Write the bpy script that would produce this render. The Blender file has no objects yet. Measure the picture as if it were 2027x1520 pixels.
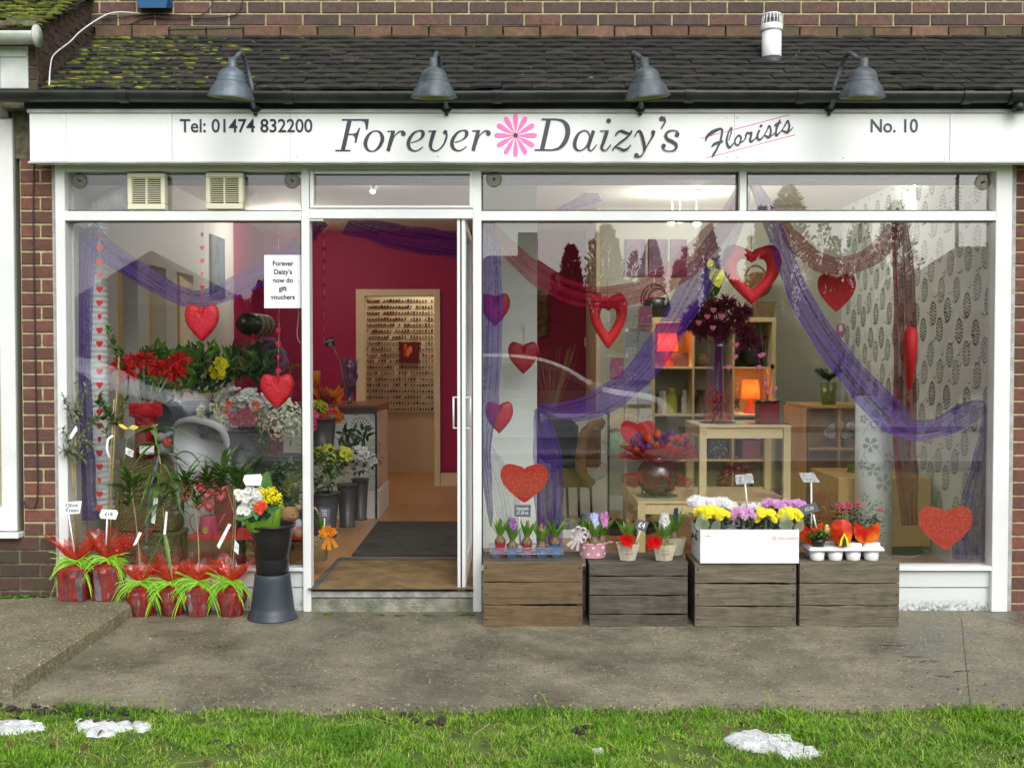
import bpy, bmesh, math, random
from mathutils import Vector, Matrix, noise as mnoise
R = math.radians
rnd = random.Random(7)
sc = bpy.context.scene
# ---------------------------------------------------------------- camera, sky, sun, exposure
F, D0, CZ, PT = 2130.0, 5.95, 1.42, R(1.53)
cam = bpy.data.cameras.new("camera"); camo = bpy.data.objects.new("camera", cam); sc.collection.objects.link(camo)
camo.location = (0, -D0, CZ); camo.rotation_euler = (math.pi/2-PT, 0, 0)
cam.sensor_width = 36; cam.lens = F/2027*36; cam.clip_end = 1000; cam.clip_start = .05
sc.camera = camo
w = bpy.data.worlds.new("World"); sc.world = w; w.use_nodes = True
nt = w.node_tree; nt.nodes.clear()
sky = nt.nodes.new('ShaderNodeTexSky'); sky.sky_type = 'NISHITA'; sky.sun_disc = False
sky.sun_elevation = R(42); sky.sun_rotation = R(160); sky.air_density = 1.0; sky.dust_density = 4.0; sky.ozone_density = 1.0
hs = nt.nodes.new('ShaderNodeHueSaturation'); hs.inputs['Saturation'].default_value = .22
bg = nt.nodes.new('ShaderNodeBackground'); bg.inputs['Strength'].default_value = .15
wo = nt.nodes.new('ShaderNodeOutputWorld')
nt.links.new(sky.outputs[0], hs.inputs['Color']); nt.links.new(hs.outputs[0], bg.inputs[0]); nt.links.new(bg.outputs[0], wo.inputs[0])
sl = bpy.data.lights.new("sun", 'SUN'); sl.energy = .55; sl.angle = R(60); sl.color = (1, .99, .96)
so = bpy.data.objects.new("sun", sl); sc.collection.objects.link(so); so.location = (0, -10, 20)
so.rotation_euler = (R(48), 0, R(20))
sc.view_settings.view_transform = 'Standard'; sc.view_settings.look = 'None'; sc.view_settings.gamma = 1
sc.view_settings.exposure = .52
sc.cycles.transparent_max_bounces = 24; sc.cycles.max_bounces = 8; sc.cycles.diffuse_bounces = 4
sc.cycles.caustics_reflective = False; sc.cycles.caustics_refractive = False; sc.cycles.sample_clamp_indirect = 4

# ---------------------------------------------------------------- placement from the photograph
_c, _s = math.cos(PT), math.sin(PT)
def ray(u, v):
    a = (u-1013.5)/F; b = (760-v)/F
    return Vector((a, _c+b*_s, -_s+b*_c))
def P(u, v, y):
    d = ray(u, v); t = (y+D0)/d.y
    return Vector((d.x*t, y, CZ+d.z*t))
def G(u, v, z):
    d = ray(u, v); t = (z-CZ)/d.z
    return Vector((d.x*t, -D0+d.y*t, z))
def S(y): return F/(y+D0)          # pixels per metre at depth y
def X(u, y): return (u-1013.5)/S(y)
def Z(v, y): return P(1013, v, y).z
V = Vector

# ---------------------------------------------------------------- mesh builder
class MB:
    def __init__(s): s.v = []; s.f = []; s.m = []; s.sm = []
    def add(s, vs, fs, m=0, smooth=False):
        b = len(s.v); s.v += [tuple(p) for p in vs]
        for f in fs: s.f.append([b+i for i in f]); s.m.append(m); s.sm.append(smooth)
    def box(s, x0, x1, y0, y1, z0, z1, m=0, bev=0):
        if x0 > x1: x0, x1 = x1, x0
        if y0 > y1: y0, y1 = y1, y0
        if z0 > z1: z0, z1 = z1, z0
        if not bev:
            vs = [(x, y, z) for x in (x0, x1) for y in (y0, y1) for z in (z0, z1)]
            s.add(vs, [(0,1,3,2),(4,6,7,5),(0,4,5,1),(2,3,7,6),(0,2,6,4),(1,5,7,3)], m); return
        b = min(bev, (x1-x0)*.45, (y1-y0)*.45, (z1-z0)*.45); vs = []; idx = {}
        for ix, x in enumerate((x0, x1)):
            for iy, y in enumerate((y0, y1)):
                for iz, z in enumerate((z0, z1)):
                    sx, sy, sz = (1-2*ix)*b, (1-2*iy)*b, (1-2*iz)*b
                    idx[ix,iy,iz] = len(vs); vs += [(x, y+sy, z+sz), (x+sx, y, z+sz), (x+sx, y+sy, z)]
        I = lambda a, b_, c, k: idx[a,b_,c]+k
        fs = []
        for i in (0, 1):
            q = [(0,0),(0,1),(1,1),(1,0)]
            fs += [[I(i,a,b_,0) for a, b_ in q], [I(a,i,b_,1) for a, b_ in q], [I(a,b_,i,2) for a, b_ in q]]
        for a in (0, 1):
            for c in (0, 1):
                fs += [[I(0,a,c,1),I(1,a,c,1),I(1,a,c,2),I(0,a,c,2)], [I(a,0,c,0),I(a,1,c,0),I(a,1,c,2),I(a,0,c,2)], [I(a,c,0,0),I(a,c,1,0),I(a,c,1,1),I(a,c,0,1)]]
                for e in (0, 1): fs.append([I(a,c,e,0),I(a,c,e,1),I(a,c,e,2)])
        s.add(vs, fs, m)
    def pbox(s, u0, v0, u1, v1, y, dy, m=0, bev=0):        # box whose front face fills those photo pixels at depth y
        a = P(u0, v0, y); b = P(u1, v1, y); s.box(a.x, b.x, y, y+dy, b.z, a.z, m, bev)
    def xf(s, M, start=0):
        for i in range(start, len(s.v)): s.v[i] = tuple(M @ V(s.v[i]))
    def obox(s, c, ax, ay, az, m=0, bev=0):                 # oriented box: centre, three half-axis vectors
        n = len(s.v); lx, ly, lz = ax.length, ay.length, az.length
        s.box(-lx, lx, -ly, ly, -lz, lz, m, bev)
        M = Matrix((ax.normalized(), ay.normalized(), az.normalized())).transposed().to_4x4(); M.translation = V(c); s.xf(M, n)
    def tube(s, path, r, n=8, m=0, cap=True, closed=False):
        path = [V(p) for p in path]; k = len(path); rs = r if isinstance(r, (list, tuple)) else [r]*k
        vs = []; up = None
        for i, p in enumerate(path):
            a = path[i-1] if (i > 0 or closed) else p; b = path[(i+1) % k] if (i < k-1 or closed) else p
            t = (b-a); t = t.normalized() if t.length > 1e-9 else V((0, 0, 1))
            if up is None: up = t.orthogonal().normalized()
            up = (up - t*up.dot(t)); up = up.normalized() if up.length > 1e-6 else t.orthogonal().normalized()
            q = t.cross(up)
            for j in range(n):
                A = 2*math.pi*j/n; vs.append(p+(up*math.cos(A)+q*math.sin(A))*rs[i])
        fs = []
        for i in range(k if closed else k-1):
            i2 = (i+1) % k
            for j in range(n): fs.append((i*n+j, i*n+(j+1) % n, i2*n+(j+1) % n, i2*n+j))
        if cap and not closed: fs += [tuple(range(n))[::-1], tuple((k-1)*n+j for j in range(n))]
        s.add(vs, fs, m, n > 4)
    def lathe(s, prof, c=(0,0,0), n=24, m=0, sx=1, sy=1, smooth=True, rot=0):     # prof: (radius, z)
        vs = []; c = V(c)
        for r, z in prof:
            for j in range(n):
                A = 2*math.pi*j/n+rot; vs.append((c.x+r*sx*math.cos(A), c.y+r*sy*math.sin(A), c.z+z))
        fs = [(i*n+j, i*n+(j+1) % n, (i+1)*n+(j+1) % n, (i+1)*n+j) for i in range(len(prof)-1) for j in range(n)]
        if prof[0][0] > 1e-4: fs.append(tuple(range(n))[::-1])
        if prof[-1][0] > 1e-4: fs.append(tuple((len(prof)-1)*n+j for j in range(n)))
        s.add(vs, fs, m, smooth)
    def ball(s, c, r, m=0, n=8, k=5, sz=1, sx=1, sy=1):
        s.lathe([(r*math.sin(math.pi*i/k), -r*sz*math.cos(math.pi*i/k)) for i in range(k+1)], c, n, m, sx, sy)
    def ribbon(s, path, w, nrm=None, m=0, smooth=True):     # flat strip along path, width list, side = dir x nrm
        path = [V(p) for p in path]; k = len(path); ws = w if isinstance(w, (list, tuple)) else [w]*k
        vs = []
        for i, p in enumerate(path):
            t = path[min(i+1, k-1)]-path[max(i-1, 0)]; t = t.normalized() if t.length > 0 else V((0,0,1))
            N = V(nrm[i]) if isinstance(nrm, list) else (V(nrm) if nrm is not None else V((0, -1, 0)))
            q = t.cross(N); q = q.normalized() if q.length > 1e-6 else t.orthogonal().normalized()
            vs += [p-q*ws[i]/2, p+q*ws[i]/2]
        s.add(vs, [(2*i, 2*i+1, 2*i+3, 2*i+2) for i in range(k-1)], m, smooth)
    def leaf(s, p, d, n, L, W, m=0, curl=.2, fold=.25, sh=.4):
        p = V(p); d = V(d).normalized(); n = V(n); q = d.cross(n)
        q = q.normalized() if q.length > 1e-5 else d.orthogonal().normalized(); n = q.cross(d).normalized()
        ts = (0, .25, sh+.05, .75, 1); wd = (.12, .75, 1, .62, 0); vs = []
        for t, ww in zip(ts, wd):
            c = p+d*L*t*(1-.25*curl*t)-n*L*curl*t*t; h = W*ww/2
            if ww == 0: vs.append(c)
            else: vs += [c-q*h+n*h*fold, c, c+q*h+n*h*fold]
        fs = [(3*i+j, 3*i+j+1, 3*i+j+4, 3*i+j+3) for i in range(3) for j in (0, 1)]+[(9, 10, 12), (10, 11, 12)]
        s.add(vs, fs, m, True)
    def strap(s, p, d, L, W, m=0, bend=.2, side=None, k=6, tip=.5):      # long leaf
        p = V(p); d = V(d).normalized(); q = V(side) if side is not None else V((d.y, -d.x, 0))
        if q.length < 1e-3: q = V((1, 0, 0))
        q.normalize(); out = V((d.x, d.y, 0)); out = out.normalized() if out.length > 1e-4 else V((1, 0, 0)); n = d.cross(q).normalized()
        if n.z < 0: n = -n
        vs = []
        for i in range(k+1):
            t = i/k; c = p+d*L*t+(out*.5-V((0, 0, 1)))*bend*L*t*t
            ww = W/2*(.55+.45*math.sin(math.pi*min(1, t*1.2)))*(1 if t < tip else max(0, 1-((t-tip)/(1-tip))**1.7))
            vs += [c-q*ww, c-n*ww*.35, c+q*ww]
        s.add(vs, [(3*i+j, 3*i+j+1, 3*i+j+4, 3*i+j+3) for i in range(k) for j in (0, 1)], m, True)
    def daisy(s, c, n, r, k=12, mp=0, mc=1, cup=.15, cr=.22, pw=1.0, ct=True):
        c = V(c); n = V(n).normalized(); a = n.orthogonal().normalized(); b = n.cross(a); o = rnd.random()*6
        for i in range(k):
            A = o+2*math.pi*i/k+rnd.uniform(-.1, .1); d = a*math.cos(A)+b*math.sin(A); q = n.cross(d)
            L = r*rnd.uniform(.88, 1.06); W = 2*math.pi*r/k*.5*pw; h = n*(cup*L+rnd.uniform(-.1, .15)*L)
            s.add([c+d*L*.15, c+d*L*.65-q*W+h*.6, c+d*L+h*.8, c+d*L*.65+q*W+h*.6], [(0, 1, 2, 3)], mp)
        if ct:
            vs = [c+n*r*.16]+[c+(a*math.cos(t)+b*math.sin(t))*r*cr+n*r*.04 for t in [i*math.pi/3 for i in range(6)]]
            s.add(vs, [(0, 1+i, 1+(i+1) % 6) for i in range(6)], mc)
    def pompon(s, c, n, r, m=0, k=60, L=.55, W=.3, hemi=True):      # many petals over a ball
        c = V(c); n = V(n).normalized()
        for i in range(k):
            d = V((rnd.gauss(0, 1), rnd.gauss(0, 1), rnd.gauss(0, 1))).normalized()
            if hemi and d.dot(n) < -.2: d = -d
            t = (d.orthogonal()).normalized(); t = Matrix.Rotation(rnd.random()*6.28, 3, d) @ t
            q = d.cross(t); p = c+d*r*rnd.uniform(.35, .75); e = (d*1.0+t*rnd.uniform(-.5, .5)).normalized()
            s.add([p, p+e*r*L*.6-q*r*W*.5, p+e*r*L+t*r*.08, p+e*r*L*.6+q*r*W*.5], [(0, 1, 2, 3)], m)
    def poly(s, pts, m=0): s.add(pts, [tuple(range(len(pts)))], m)
def parts(o): return [c for c in bpy.data.objects if c.parent == o]

def props(o, label=None, cat=None, group=None, kind=None):
    for k, v in (('label', label), ('category', cat), ('group', group), ('kind', kind)):
        if v: o[k] = v
    return o
def thing(name, label, cat, loc=(0, 0, 0), group=None, rz=0):
    o = bpy.data.objects.new(name, None); sc.collection.objects.link(o); o.empty_display_size = .05
    o.location = loc; o.rotation_euler.z = rz; return props(o, label, cat, group)
def build(mb, name, mats, parent=None, label=None, cat=None, group=None, kind=None, local=False, loc=None):
    me = bpy.data.meshes.new(name)
    off = V((0, 0, 0)); ploc = V((0, 0, 0)); q = parent
    while q is not None: ploc += V(q.location); q = q.parent
    if not mb.v: mb.add([(0,0,0),(.001,0,0),(0,.001,0)], [(0,1,2)])
    if not local:
        if parent is not None: off = ploc
        elif kind is None:
            xs = [p[0] for p in mb.v]; ys = [p[1] for p in mb.v]; zs = [p[2] for p in mb.v]
            off = V(((min(xs)+max(xs))/2, (min(ys)+max(ys))/2, min(zs)))
    me.from_pydata([tuple(V(p)-off) for p in mb.v], [], mb.f)
    for m in (mats if isinstance(mats, (list, tuple)) else [mats]): me.materials.append(m)
    me.polygons.foreach_set('material_index', mb.m); me.polygons.foreach_set('use_smooth', mb.sm); me.update()
    o = bpy.data.objects.new(name, me); sc.collection.objects.link(o)
    if parent is not None: o.parent = parent
    elif not local: o.location = off
    if loc is not None: o.location = loc
    return props(o, label, cat, group, kind)
def dup(o, loc=None, rz=None, parent=None, label=None, scale=None, mats=None):
    c = o.copy(); sc.collection.objects.link(c)
    if parent is not None: c.parent = parent
    if loc is not None: c.location = loc
    if rz is not None: c.rotation_euler.z = rz
    if scale is not None: c.scale = (scale,)*3 if isinstance(scale, (int, float)) else scale
    if label: c['label'] = label
    for ch in parts(o): dup(ch, parent=c)
    return c
def smoothpath(pts, n=6, closed=False):
    pts = [tuple(p) for p in pts]; k = len(pts); out = []
    for i in range(k if closed else k-1):
        g = lambda j: pts[j % k] if closed else pts[max(0, min(k-1, j))]
        a, b, c, d = g(i-1), g(i), g(i+1), g(i+2)
        for s_ in range(n):
            t = s_/n
            out.append(tuple(.5*((2*q)+(-p+r)*t+(2*p-5*q+4*r-s2)*t*t+(-p+3*q-3*r+s2)*t**3) for p, q, r, s2 in zip(a, b, c, d)))
    if not closed: out.append(pts[-1])
    return out

# ---------------------------------------------------------------- materials
def srgb(r, g, b):
    f = lambda c: (c/255/12.92 if c/255 < .04045 else ((c/255+.055)/1.055)**2.4)
    return (f(r), f(g), f(b))
class NT:
    def __init__(s, name):
        s.mat = bpy.data.materials.new(name); s.mat.use_nodes = True; s.t = s.mat.node_tree; s.t.nodes.clear()
        s.out = s.t.nodes.new('ShaderNodeOutputMaterial')
    def n(s, typ, **kw):
        nd = s.t.nodes.new('ShaderNode'+typ)
        for k, v in kw.items():
            if k in nd.inputs: nd.inputs[k].default_value = v
            else: setattr(nd, k, v)
        return nd
    def l(s, a, b): s.t.links.new(a, b)
    def coords(s, scale=(1, 1, 1), src='Object', shear=None):
        tc = s.n('TexCoord'); mp = s.n('Mapping'); mp.inputs['Scale'].default_value = scale; s.l(tc.outputs[src], mp.inputs[0]); return mp.outputs[0]
    def noise(s, vec, scale, detail=4, rough=.55, lo=.35, hi=.65):
        t = s.n('TexNoise'); t.inputs['Scale'].default_value = scale; t.inputs['Detail'].default_value = detail; t.inputs['Roughness'].default_value = rough
        s.l(vec, t.inputs['Vector']); r = s.n('MapRange'); r.inputs[1].default_value = lo; r.inputs[2].default_value = hi; s.l(t.outputs[0], r.inputs[0]); return r.outputs[0]
    def mix(s, f, a, b, mode='MIX'):
        m = s.n('MixRGB', blend_type=mode)
        for i, x in zip((0, 1, 2), (f, a, b)):
            if isinstance(x, (int, float)): m.inputs[i].default_value = x
            elif isinstance(x, (tuple, list)): m.inputs[i].default_value = tuple(x)[:3]+(1,)
            else: s.l(x, m.inputs[i])
        return m.outputs[0]
    def math(s, op, a, b=0):
        m = s.n('Math', operation=op)
        for i, x in enumerate((a, b)):
            if isinstance(x, (int, float)): m.inputs[i].default_value = x
            else: s.l(x, m.inputs[i])
        return m.outputs[0]
    def bsdf(s, col, rough=.6, metal=0, spec=.5, bump=None, bstr=.3, bdist=.01, **kw):
        b = s.n('BsdfPrincipled')
        for k, x in (('Base Color', col), ('Roughness', rough), ('Metallic', metal)):
            if isinstance(x, (int, float)): b.inputs[k].default_value = x
            elif isinstance(x, (tuple, list)): b.inputs[k].default_value = tuple(x)[:3]+(1,)
            else: s.l(x, b.inputs[k])
        b.inputs['Specular IOR Level'].default_value = spec
        for k, x in kw.items(): b.inputs[k.replace('_', ' ')].default_value = x
        if bump is not None:
            bm = s.n('Bump'); bm.inputs['Strength'].default_value = bstr; bm.inputs['Distance'].default_value = bdist; s.l(bump, bm.inputs['Height']); s.l(bm.outputs[0], b.inputs['Normal'])
        return b.outputs[0]
    def done(s, sh): s.l(sh, s.out.inputs[0]); return s.mat
def dark(c, k): return tuple(x*k for x in c)
def mat(name, col, rough=.6, col2=None, ns=8, bump=0, bs=60, isl=0, metal=0, spec=.5, transl=0, stretch=(1, 1, 1), emit=0, lo=.35, hi=.65, bd=.004):
    t = NT(name); vec = t.coords(stretch); c = col
    if col2 is not None: c = t.mix(t.noise(vec, ns, lo=lo, hi=hi), col, col2)
    if isl:
        g = t.n('NewGeometry'); mr = t.n('MapRange'); mr.inputs[3].default_value = 1-isl; mr.inputs[4].default_value = 1+isl; t.l(g.outputs['Random Per Island'], mr.inputs[0])
        cc = t.n('CombineColor'); [t.l(mr.outputs[0], cc.inputs[i]) for i in range(3)]; c = t.mix(1.0, c, cc.outputs[0], 'MULTIPLY')
    b = t.bsdf(c, rough, metal, spec, t.noise(vec, bs, 3, lo=0, hi=1) if bump else None, bump, bd)
    if emit:
        bb = b.node; bb.inputs['Emission Strength'].default_value = emit
        if isinstance(c, tuple): bb.inputs['Emission Color'].default_value = c+(1,)
        else: t.l(c, bb.inputs['Emission Color'])
    if transl:
        tr = t.n('BsdfTranslucent')
        if isinstance(c, tuple): tr.inputs[0].default_value = c+(1,)
        else: t.l(c, tr.inputs[0])
        mx = t.n('MixShader'); mx.inputs[0].default_value = transl; t.l(b, mx.inputs[1]); t.l(tr.outputs[0], mx.inputs[2]); b = mx.outputs[0]
    return t.done(b)
def sheer(name, col, dens=.55, gloss=0.0, tint=None, na=.14, ns=40, st=(1, 1, 1), gr=.18):        # net or film: part see-through, denser where it turns edge-on
    t = NT(name); tr = t.n('BsdfTransparent'); tr.inputs[0].default_value = (tint or (1, 1, 1))+(1,)
    d = t.n('BsdfDiffuse'); d.inputs[0].default_value = col+(1,); tl = t.n('BsdfTranslucent'); tl.inputs[0].default_value = col+(1,)
    m1 = t.n('MixShader'); m1.inputs[0].default_value = .5; t.l(d.outputs[0], m1.inputs[1]); t.l(tl.outputs[0], m1.inputs[2])
    lw = t.n('LayerWeight'); lw.inputs[0].default_value = .35
    wv = t.noise(t.coords(st), ns, 2, lo=.2 if na < .2 else .38, hi=.8 if na < .2 else .62)
    f = t.math('ADD', t.math('MULTIPLY', lw.outputs['Facing'], .32), dens-.08); f = t.math('ADD', f, t.math('MULTIPLY', wv, na)); f = t.math('MINIMUM', f, .97)
    m2 = t.n('MixShader'); t.l(f, m2.inputs[0]); t.l(tr.outputs[0], m2.inputs[1]); t.l(m1.outputs[0], m2.inputs[2]); o = m2.outputs[0]
    if gloss:
        gl = t.n('BsdfGlossy'); gl.inputs['Roughness'].default_value = gr; m3 = t.n('MixShader'); m3.inputs[0].default_value = gloss
        t.l(o, m3.inputs[1]); t.l(gl.outputs[0], m3.inputs[2]); o = m3.outputs[0]
    return t.done(o)
def glassmat(name, base=.05, tint=(.97, .985, .98), rough=0):
    t = NT(name); tr = t.n('BsdfTransparent'); tr.inputs[0].default_value = tint+(1,); gl = t.n('BsdfGlossy'); gl.inputs['Roughness'].default_value = rough
    lw = t.n('LayerWeight'); lw.inputs[0].default_value = .5
    f = t.math('ADD', t.math('MULTIPLY', t.math('POWER', lw.outputs['Facing'], 5), .9), base)
    m = t.n('MixShader'); t.l(f, m.inputs[0]); t.l(tr.outputs[0], m.inputs[1]); t.l(gl.outputs[0], m.inputs[2]); return t.done(m.outputs[0])

GLASS = glassmat("window_glass", .092)
CLEAR = glassmat("clear_glass", .08, (.93, .95, .95))
WHITE_AL = mat("white_painted_aluminium", (.78, .8, .8), .35, (.66, .69, .69), 3, lo=.45, hi=.8)
MASTIC = mat("mastic", (.45, .45, .43), .8, (.3, .3, .28), 20)
SIGNW = mat("sign_white", (.82, .84, .84), .35)
TRIM = mat("sign_trim", (.5, .53, .5), .5, (.35, .38, .34), 6)
BLACKP = mat("black_paint", (.012, .014, .015), .45, (.03, .035, .033), 9, bump=.2)
GUT = mat("gutter_black", (.01, .012, .012), .45, (.026, .034, .03), 7, bump=.25, bs=30)
INK = mat("sign_ink", srgb(54, 61, 73), .4, srgb(34, 36, 48), 2)
PINK = mat("sign_pink", srgb(255, 120, 190), .4)
PLINE = mat("sign_pink_line", srgb(215, 100, 165), .4)
BOXW = mat("card_white", (.8, .82, .85), .5)
PLASTW = mat("white_plastic", (.82, .82, .84), .3)
CREAM = mat("cream_plastic", srgb(226, 222, 196), .4)
DARK = mat("dark_void", (.02, .02, .02), .8)
GREYM = mat("grey_metal", srgb(105, 118, 128), .4, srgb(75, 86, 95), 12, metal=.25, bump=.1)
GREYM2 = mat("weathered_grey_metal", srgb(88, 98, 103), .5, srgb(60, 68, 74), 22, metal=.1, bump=.15)
# bricks: per-brick tone
def brickmat(name, a, b, c, moss=0):
    t = NT(name); vec = t.coords(); g = t.n('NewGeometry'); cr = t.n('ValToRGB'); t.l(g.outputs['Random Per Island'], cr.inputs[0]); e = cr.color_ramp
    e.elements[0].color = a+(1,); e.elements[1].color = c+(1,); x = e.elements.new(.5); x.color = b+(1,)
    n1 = t.noise(vec, 30, 6); n2 = t.noise(vec, 160, 3, lo=.3, hi=.8)
    col = t.mix(t.math('MULTIPLY', n1, .55), cr.outputs[0], dark(a, .55)); col = t.mix(t.math('MULTIPLY', n2, .18), col, (.3, .25, .2))
    if moss: col = t.mix(t.math('MULTIPLY', t.noise(vec, 5, 5, lo=.5, hi=.7), moss), col, (.06, .07, .03))
    return t.done(t.bsdf(col, .85, 0, .3, n2, .5, .004))
BRICK = brickmat("brown_brick", srgb(78, 64, 62), srgb(92, 74, 69), srgb(118, 82, 72))
BRICKL = brickmat("red_brown_brick", srgb(92, 62, 56), srgb(112, 70, 62), srgb(132, 80, 68))
BRICKD = brickmat("damp_brick", srgb(62, 48, 44), srgb(76, 56, 50), srgb(92, 62, 54), .7)
FLASH = brickmat("red_flashing_tile", srgb(88, 80, 60), srgb(118, 84, 66), srgb(138, 104, 84), .8)
MORTAR = mat("mortar", srgb(190, 180, 138), .95, srgb(150, 142, 108), 25, bump=.5, bs=120)
MORTARD = mat("mortar_dark", srgb(120, 115, 92), .95, srgb(80, 78, 62), 25, bump=.5, bs=120)
def tilemat():
    t = NT("clay_roof_tile"); vec = t.coords(); g = t.n('NewGeometry'); cr = t.n('ValToRGB'); t.l(g.outputs['Random Per Island'], cr.inputs[0]); e = cr.color_ramp
    e.elements[0].color = srgb(36, 37, 37)+(1,); e.elements[1].color = srgb(64, 60, 55)+(1,); x = e.elements.new(.7); x.color = srgb(49, 48, 46)+(1,)
    n1 = t.noise(vec, 45, 6); col = t.mix(t.math('MULTIPLY', n1, .6), cr.outputs[0], (.018, .018, .016))
    # green algae film, yellow lichen (stronger to the left end), pale lichen spots
    sx = t.n('SeparateXYZ'); tc = t.n('TexCoord'); t.l(tc.outputs['Object'], sx.inputs[0])
    left = t.n('MapRange'); left.inputs[1].default_value = -1.25; left.inputs[2].default_value = -2.35; t.l(sx.outputs[0], left.inputs[0])
    col = t.mix(t.math('MULTIPLY', t.noise(vec, 3.5, 6, lo=.45, hi=.7), .45), col, srgb(50, 54, 34))
    ml = t.n('Mapping'); ml.inputs['Scale'].default_value = (1, 2.2, 2.2); t.l(tc.outputs['Object'], ml.inputs[0])
    col = t.mix(t.math('MULTIPLY', t.noise(ml.outputs[0], 9, 8, .7, lo=.6, hi=.64), left.outputs[0]), col, srgb(176, 168, 66))
    col = t.mix(t.noise(ml.outputs[0], 26, 4, .6, lo=.7, hi=.73), col, srgb(170, 175, 158))
    return t.done(t.bsdf(col, .7, 0, .35, n1, .6, .006))
TILE = tilemat()
MOSS = mat("moss", srgb(66, 80, 26), .95, srgb(128, 128, 38), 14, bump=1, bs=200, isl=.35, lo=.45, hi=.7)
def concmat(name, a, b, wet=True):
    t = NT(name); vec = t.coords()
    big = t.noise(vec, 1.7, 7, .65, lo=.38, hi=.64); med = t.noise(vec, 9, 6, .65); fine = t.noise(vec, 95, 4, .75, lo=.38, hi=.62); pit = t.noise(vec, 38, 5, .7, lo=.55, hi=.66)
    col = t.mix(big, a, b); col = t.mix(t.math('MULTIPLY', med, .35), col, dark(a, .5))
    col = t.mix(t.math('MULTIPLY', fine, .48), col, dark(b, .36)); col = t.mix(t.math('MULTIPLY', pit, .42), col, dark(a, .3)); lt = t.noise(vec, 60, 4, .7, lo=.58, hi=.68); col = t.mix(t.math('MULTIPLY', lt, .45), col, srgb(186, 180, 156))
    vo = t.n('TexVoronoi'); vo.inputs['Scale'].default_value = 62; t.l(vec, vo.inputs[0])
    sep = t.n('SeparateColor'); t.l(vo.outputs['Color'], sep.inputs[0])
    dot = t.math('LESS_THAN', vo.outputs['Distance'], .36)
    pick = t.math('GREATER_THAN', sep.outputs[0], .72 if wet else .55)
    stone = t.mix(sep.outputs[1], srgb(190, 175, 150), srgb(150, 110, 80)); col = t.mix(t.math('MULTIPLY', t.math('MULTIPLY', dot, pick), .9), col, stone)
    pk2 = t.math('LESS_THAN', sep.outputs[0], .25); col = t.mix(t.math('MULTIPLY', t.math('MULTIPLY', dot, pk2), .6), col, dark(a, .3))
    vo2 = t.n('TexVoronoi'); vo2.inputs['Scale'].default_value = 14; t.l(vec, vo2.inputs[0]); col = t.mix(t.math('LESS_THAN', vo2.outputs['Distance'], .045 if wet else .07), col, srgb(225, 222, 210))
    r = t.n('MapRange'); r.inputs[3].default_value = .24 if wet else .6; r.inputs[4].default_value = .8; t.l(big, r.inputs[0])
    h = t.math('ADD', t.math('MULTIPLY', vo.outputs['Distance'], -1), fine)
    return t.done(t.bsdf(col, r.outputs[0], 0, .5, h, .55, .006))
CONC = concmat("wet_exposed_aggregate", srgb(98, 97, 84), srgb(170, 163, 138))
CONC2 = concmat("rough_aggregate", srgb(104, 104, 80), srgb(158, 152, 122), False)
def woodmat(name, a, b, scale=(1.2, 14, 14), spots=.5, rough=.8, fine=7):
    t = NT(name); vec = t.coords(scale); g = t.n('NewGeometry')
    of = t.n('Vector' 'Math', operation='ADD'); cc = t.n('CombineXYZ'); t.l(t.math('MULTIPLY', g.outputs['Random Per Island'], 37), cc.inputs[0]); t.l(t.math('MULTIPLY', g.outputs['Random Per Island'], 91), cc.inputs[2]); t.l(vec, of.inputs[0]); t.l(cc.outputs[0], of.inputs[1])
    vec = of.outputs[0]
    gr = t.noise(vec, fine, 8, .7, lo=.3, hi=.7); st = t.noise(vec, 2.2, 4, .6, lo=.4, hi=.7)
    col = t.mix(gr, a, b); col = t.mix(t.math('MULTIPLY', st, spots), col, dark(a, .45)); blot = t.noise(t.coords((1, 1, 1)), 5, 6, .7, lo=.5, hi=.72); col = t.mix(t.math('MULTIPLY', blot, spots*1.1), col, dark(a, .35))
    rr = t.n('MapRange'); rr.inputs[3].default_value = .8; rr.inputs[4].default_value = 1.2; t.l(g.outputs['Random Per Island'], rr.inputs[0])
    c3 = t.n('CombineColor'); [t.l(rr.outputs[0], c3.inputs[i]) for i in range(3)]; col = t.mix(1.0, col, c3.outputs[0], 'MULTIPLY')
    return t.done(t.bsdf(col, rough, 0, .3, gr, .4, .003))
CRATEB = woodmat("brown_crate_wood", srgb(92, 76, 54), srgb(124, 104, 78))
CRATEG = woodmat("grey_crate_wood", srgb(84, 78, 66), srgb(132, 124, 104))
CRATED = woodmat("dark_crate_wood", srgb(72, 68, 60), srgb(108, 102, 90), spots=.7)
BIRCH = woodmat("birch_wood", srgb(206, 184, 136), srgb(216, 196, 152), (.8, 6, 6), .08, .5, 4)
PINE = woodmat("pine_wood", srgb(196, 152, 92), srgb(212, 172, 114), (5, 5, .8), .2, .5, 3)
FLOORW = woodmat("laminate_floor", srgb(164, 118, 76), srgb(184, 138, 96), (5, .8, 5), .15, .28, 3)
OAKT = mat("cream_gloss_paint", srgb(222, 200, 160), .4)
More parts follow.
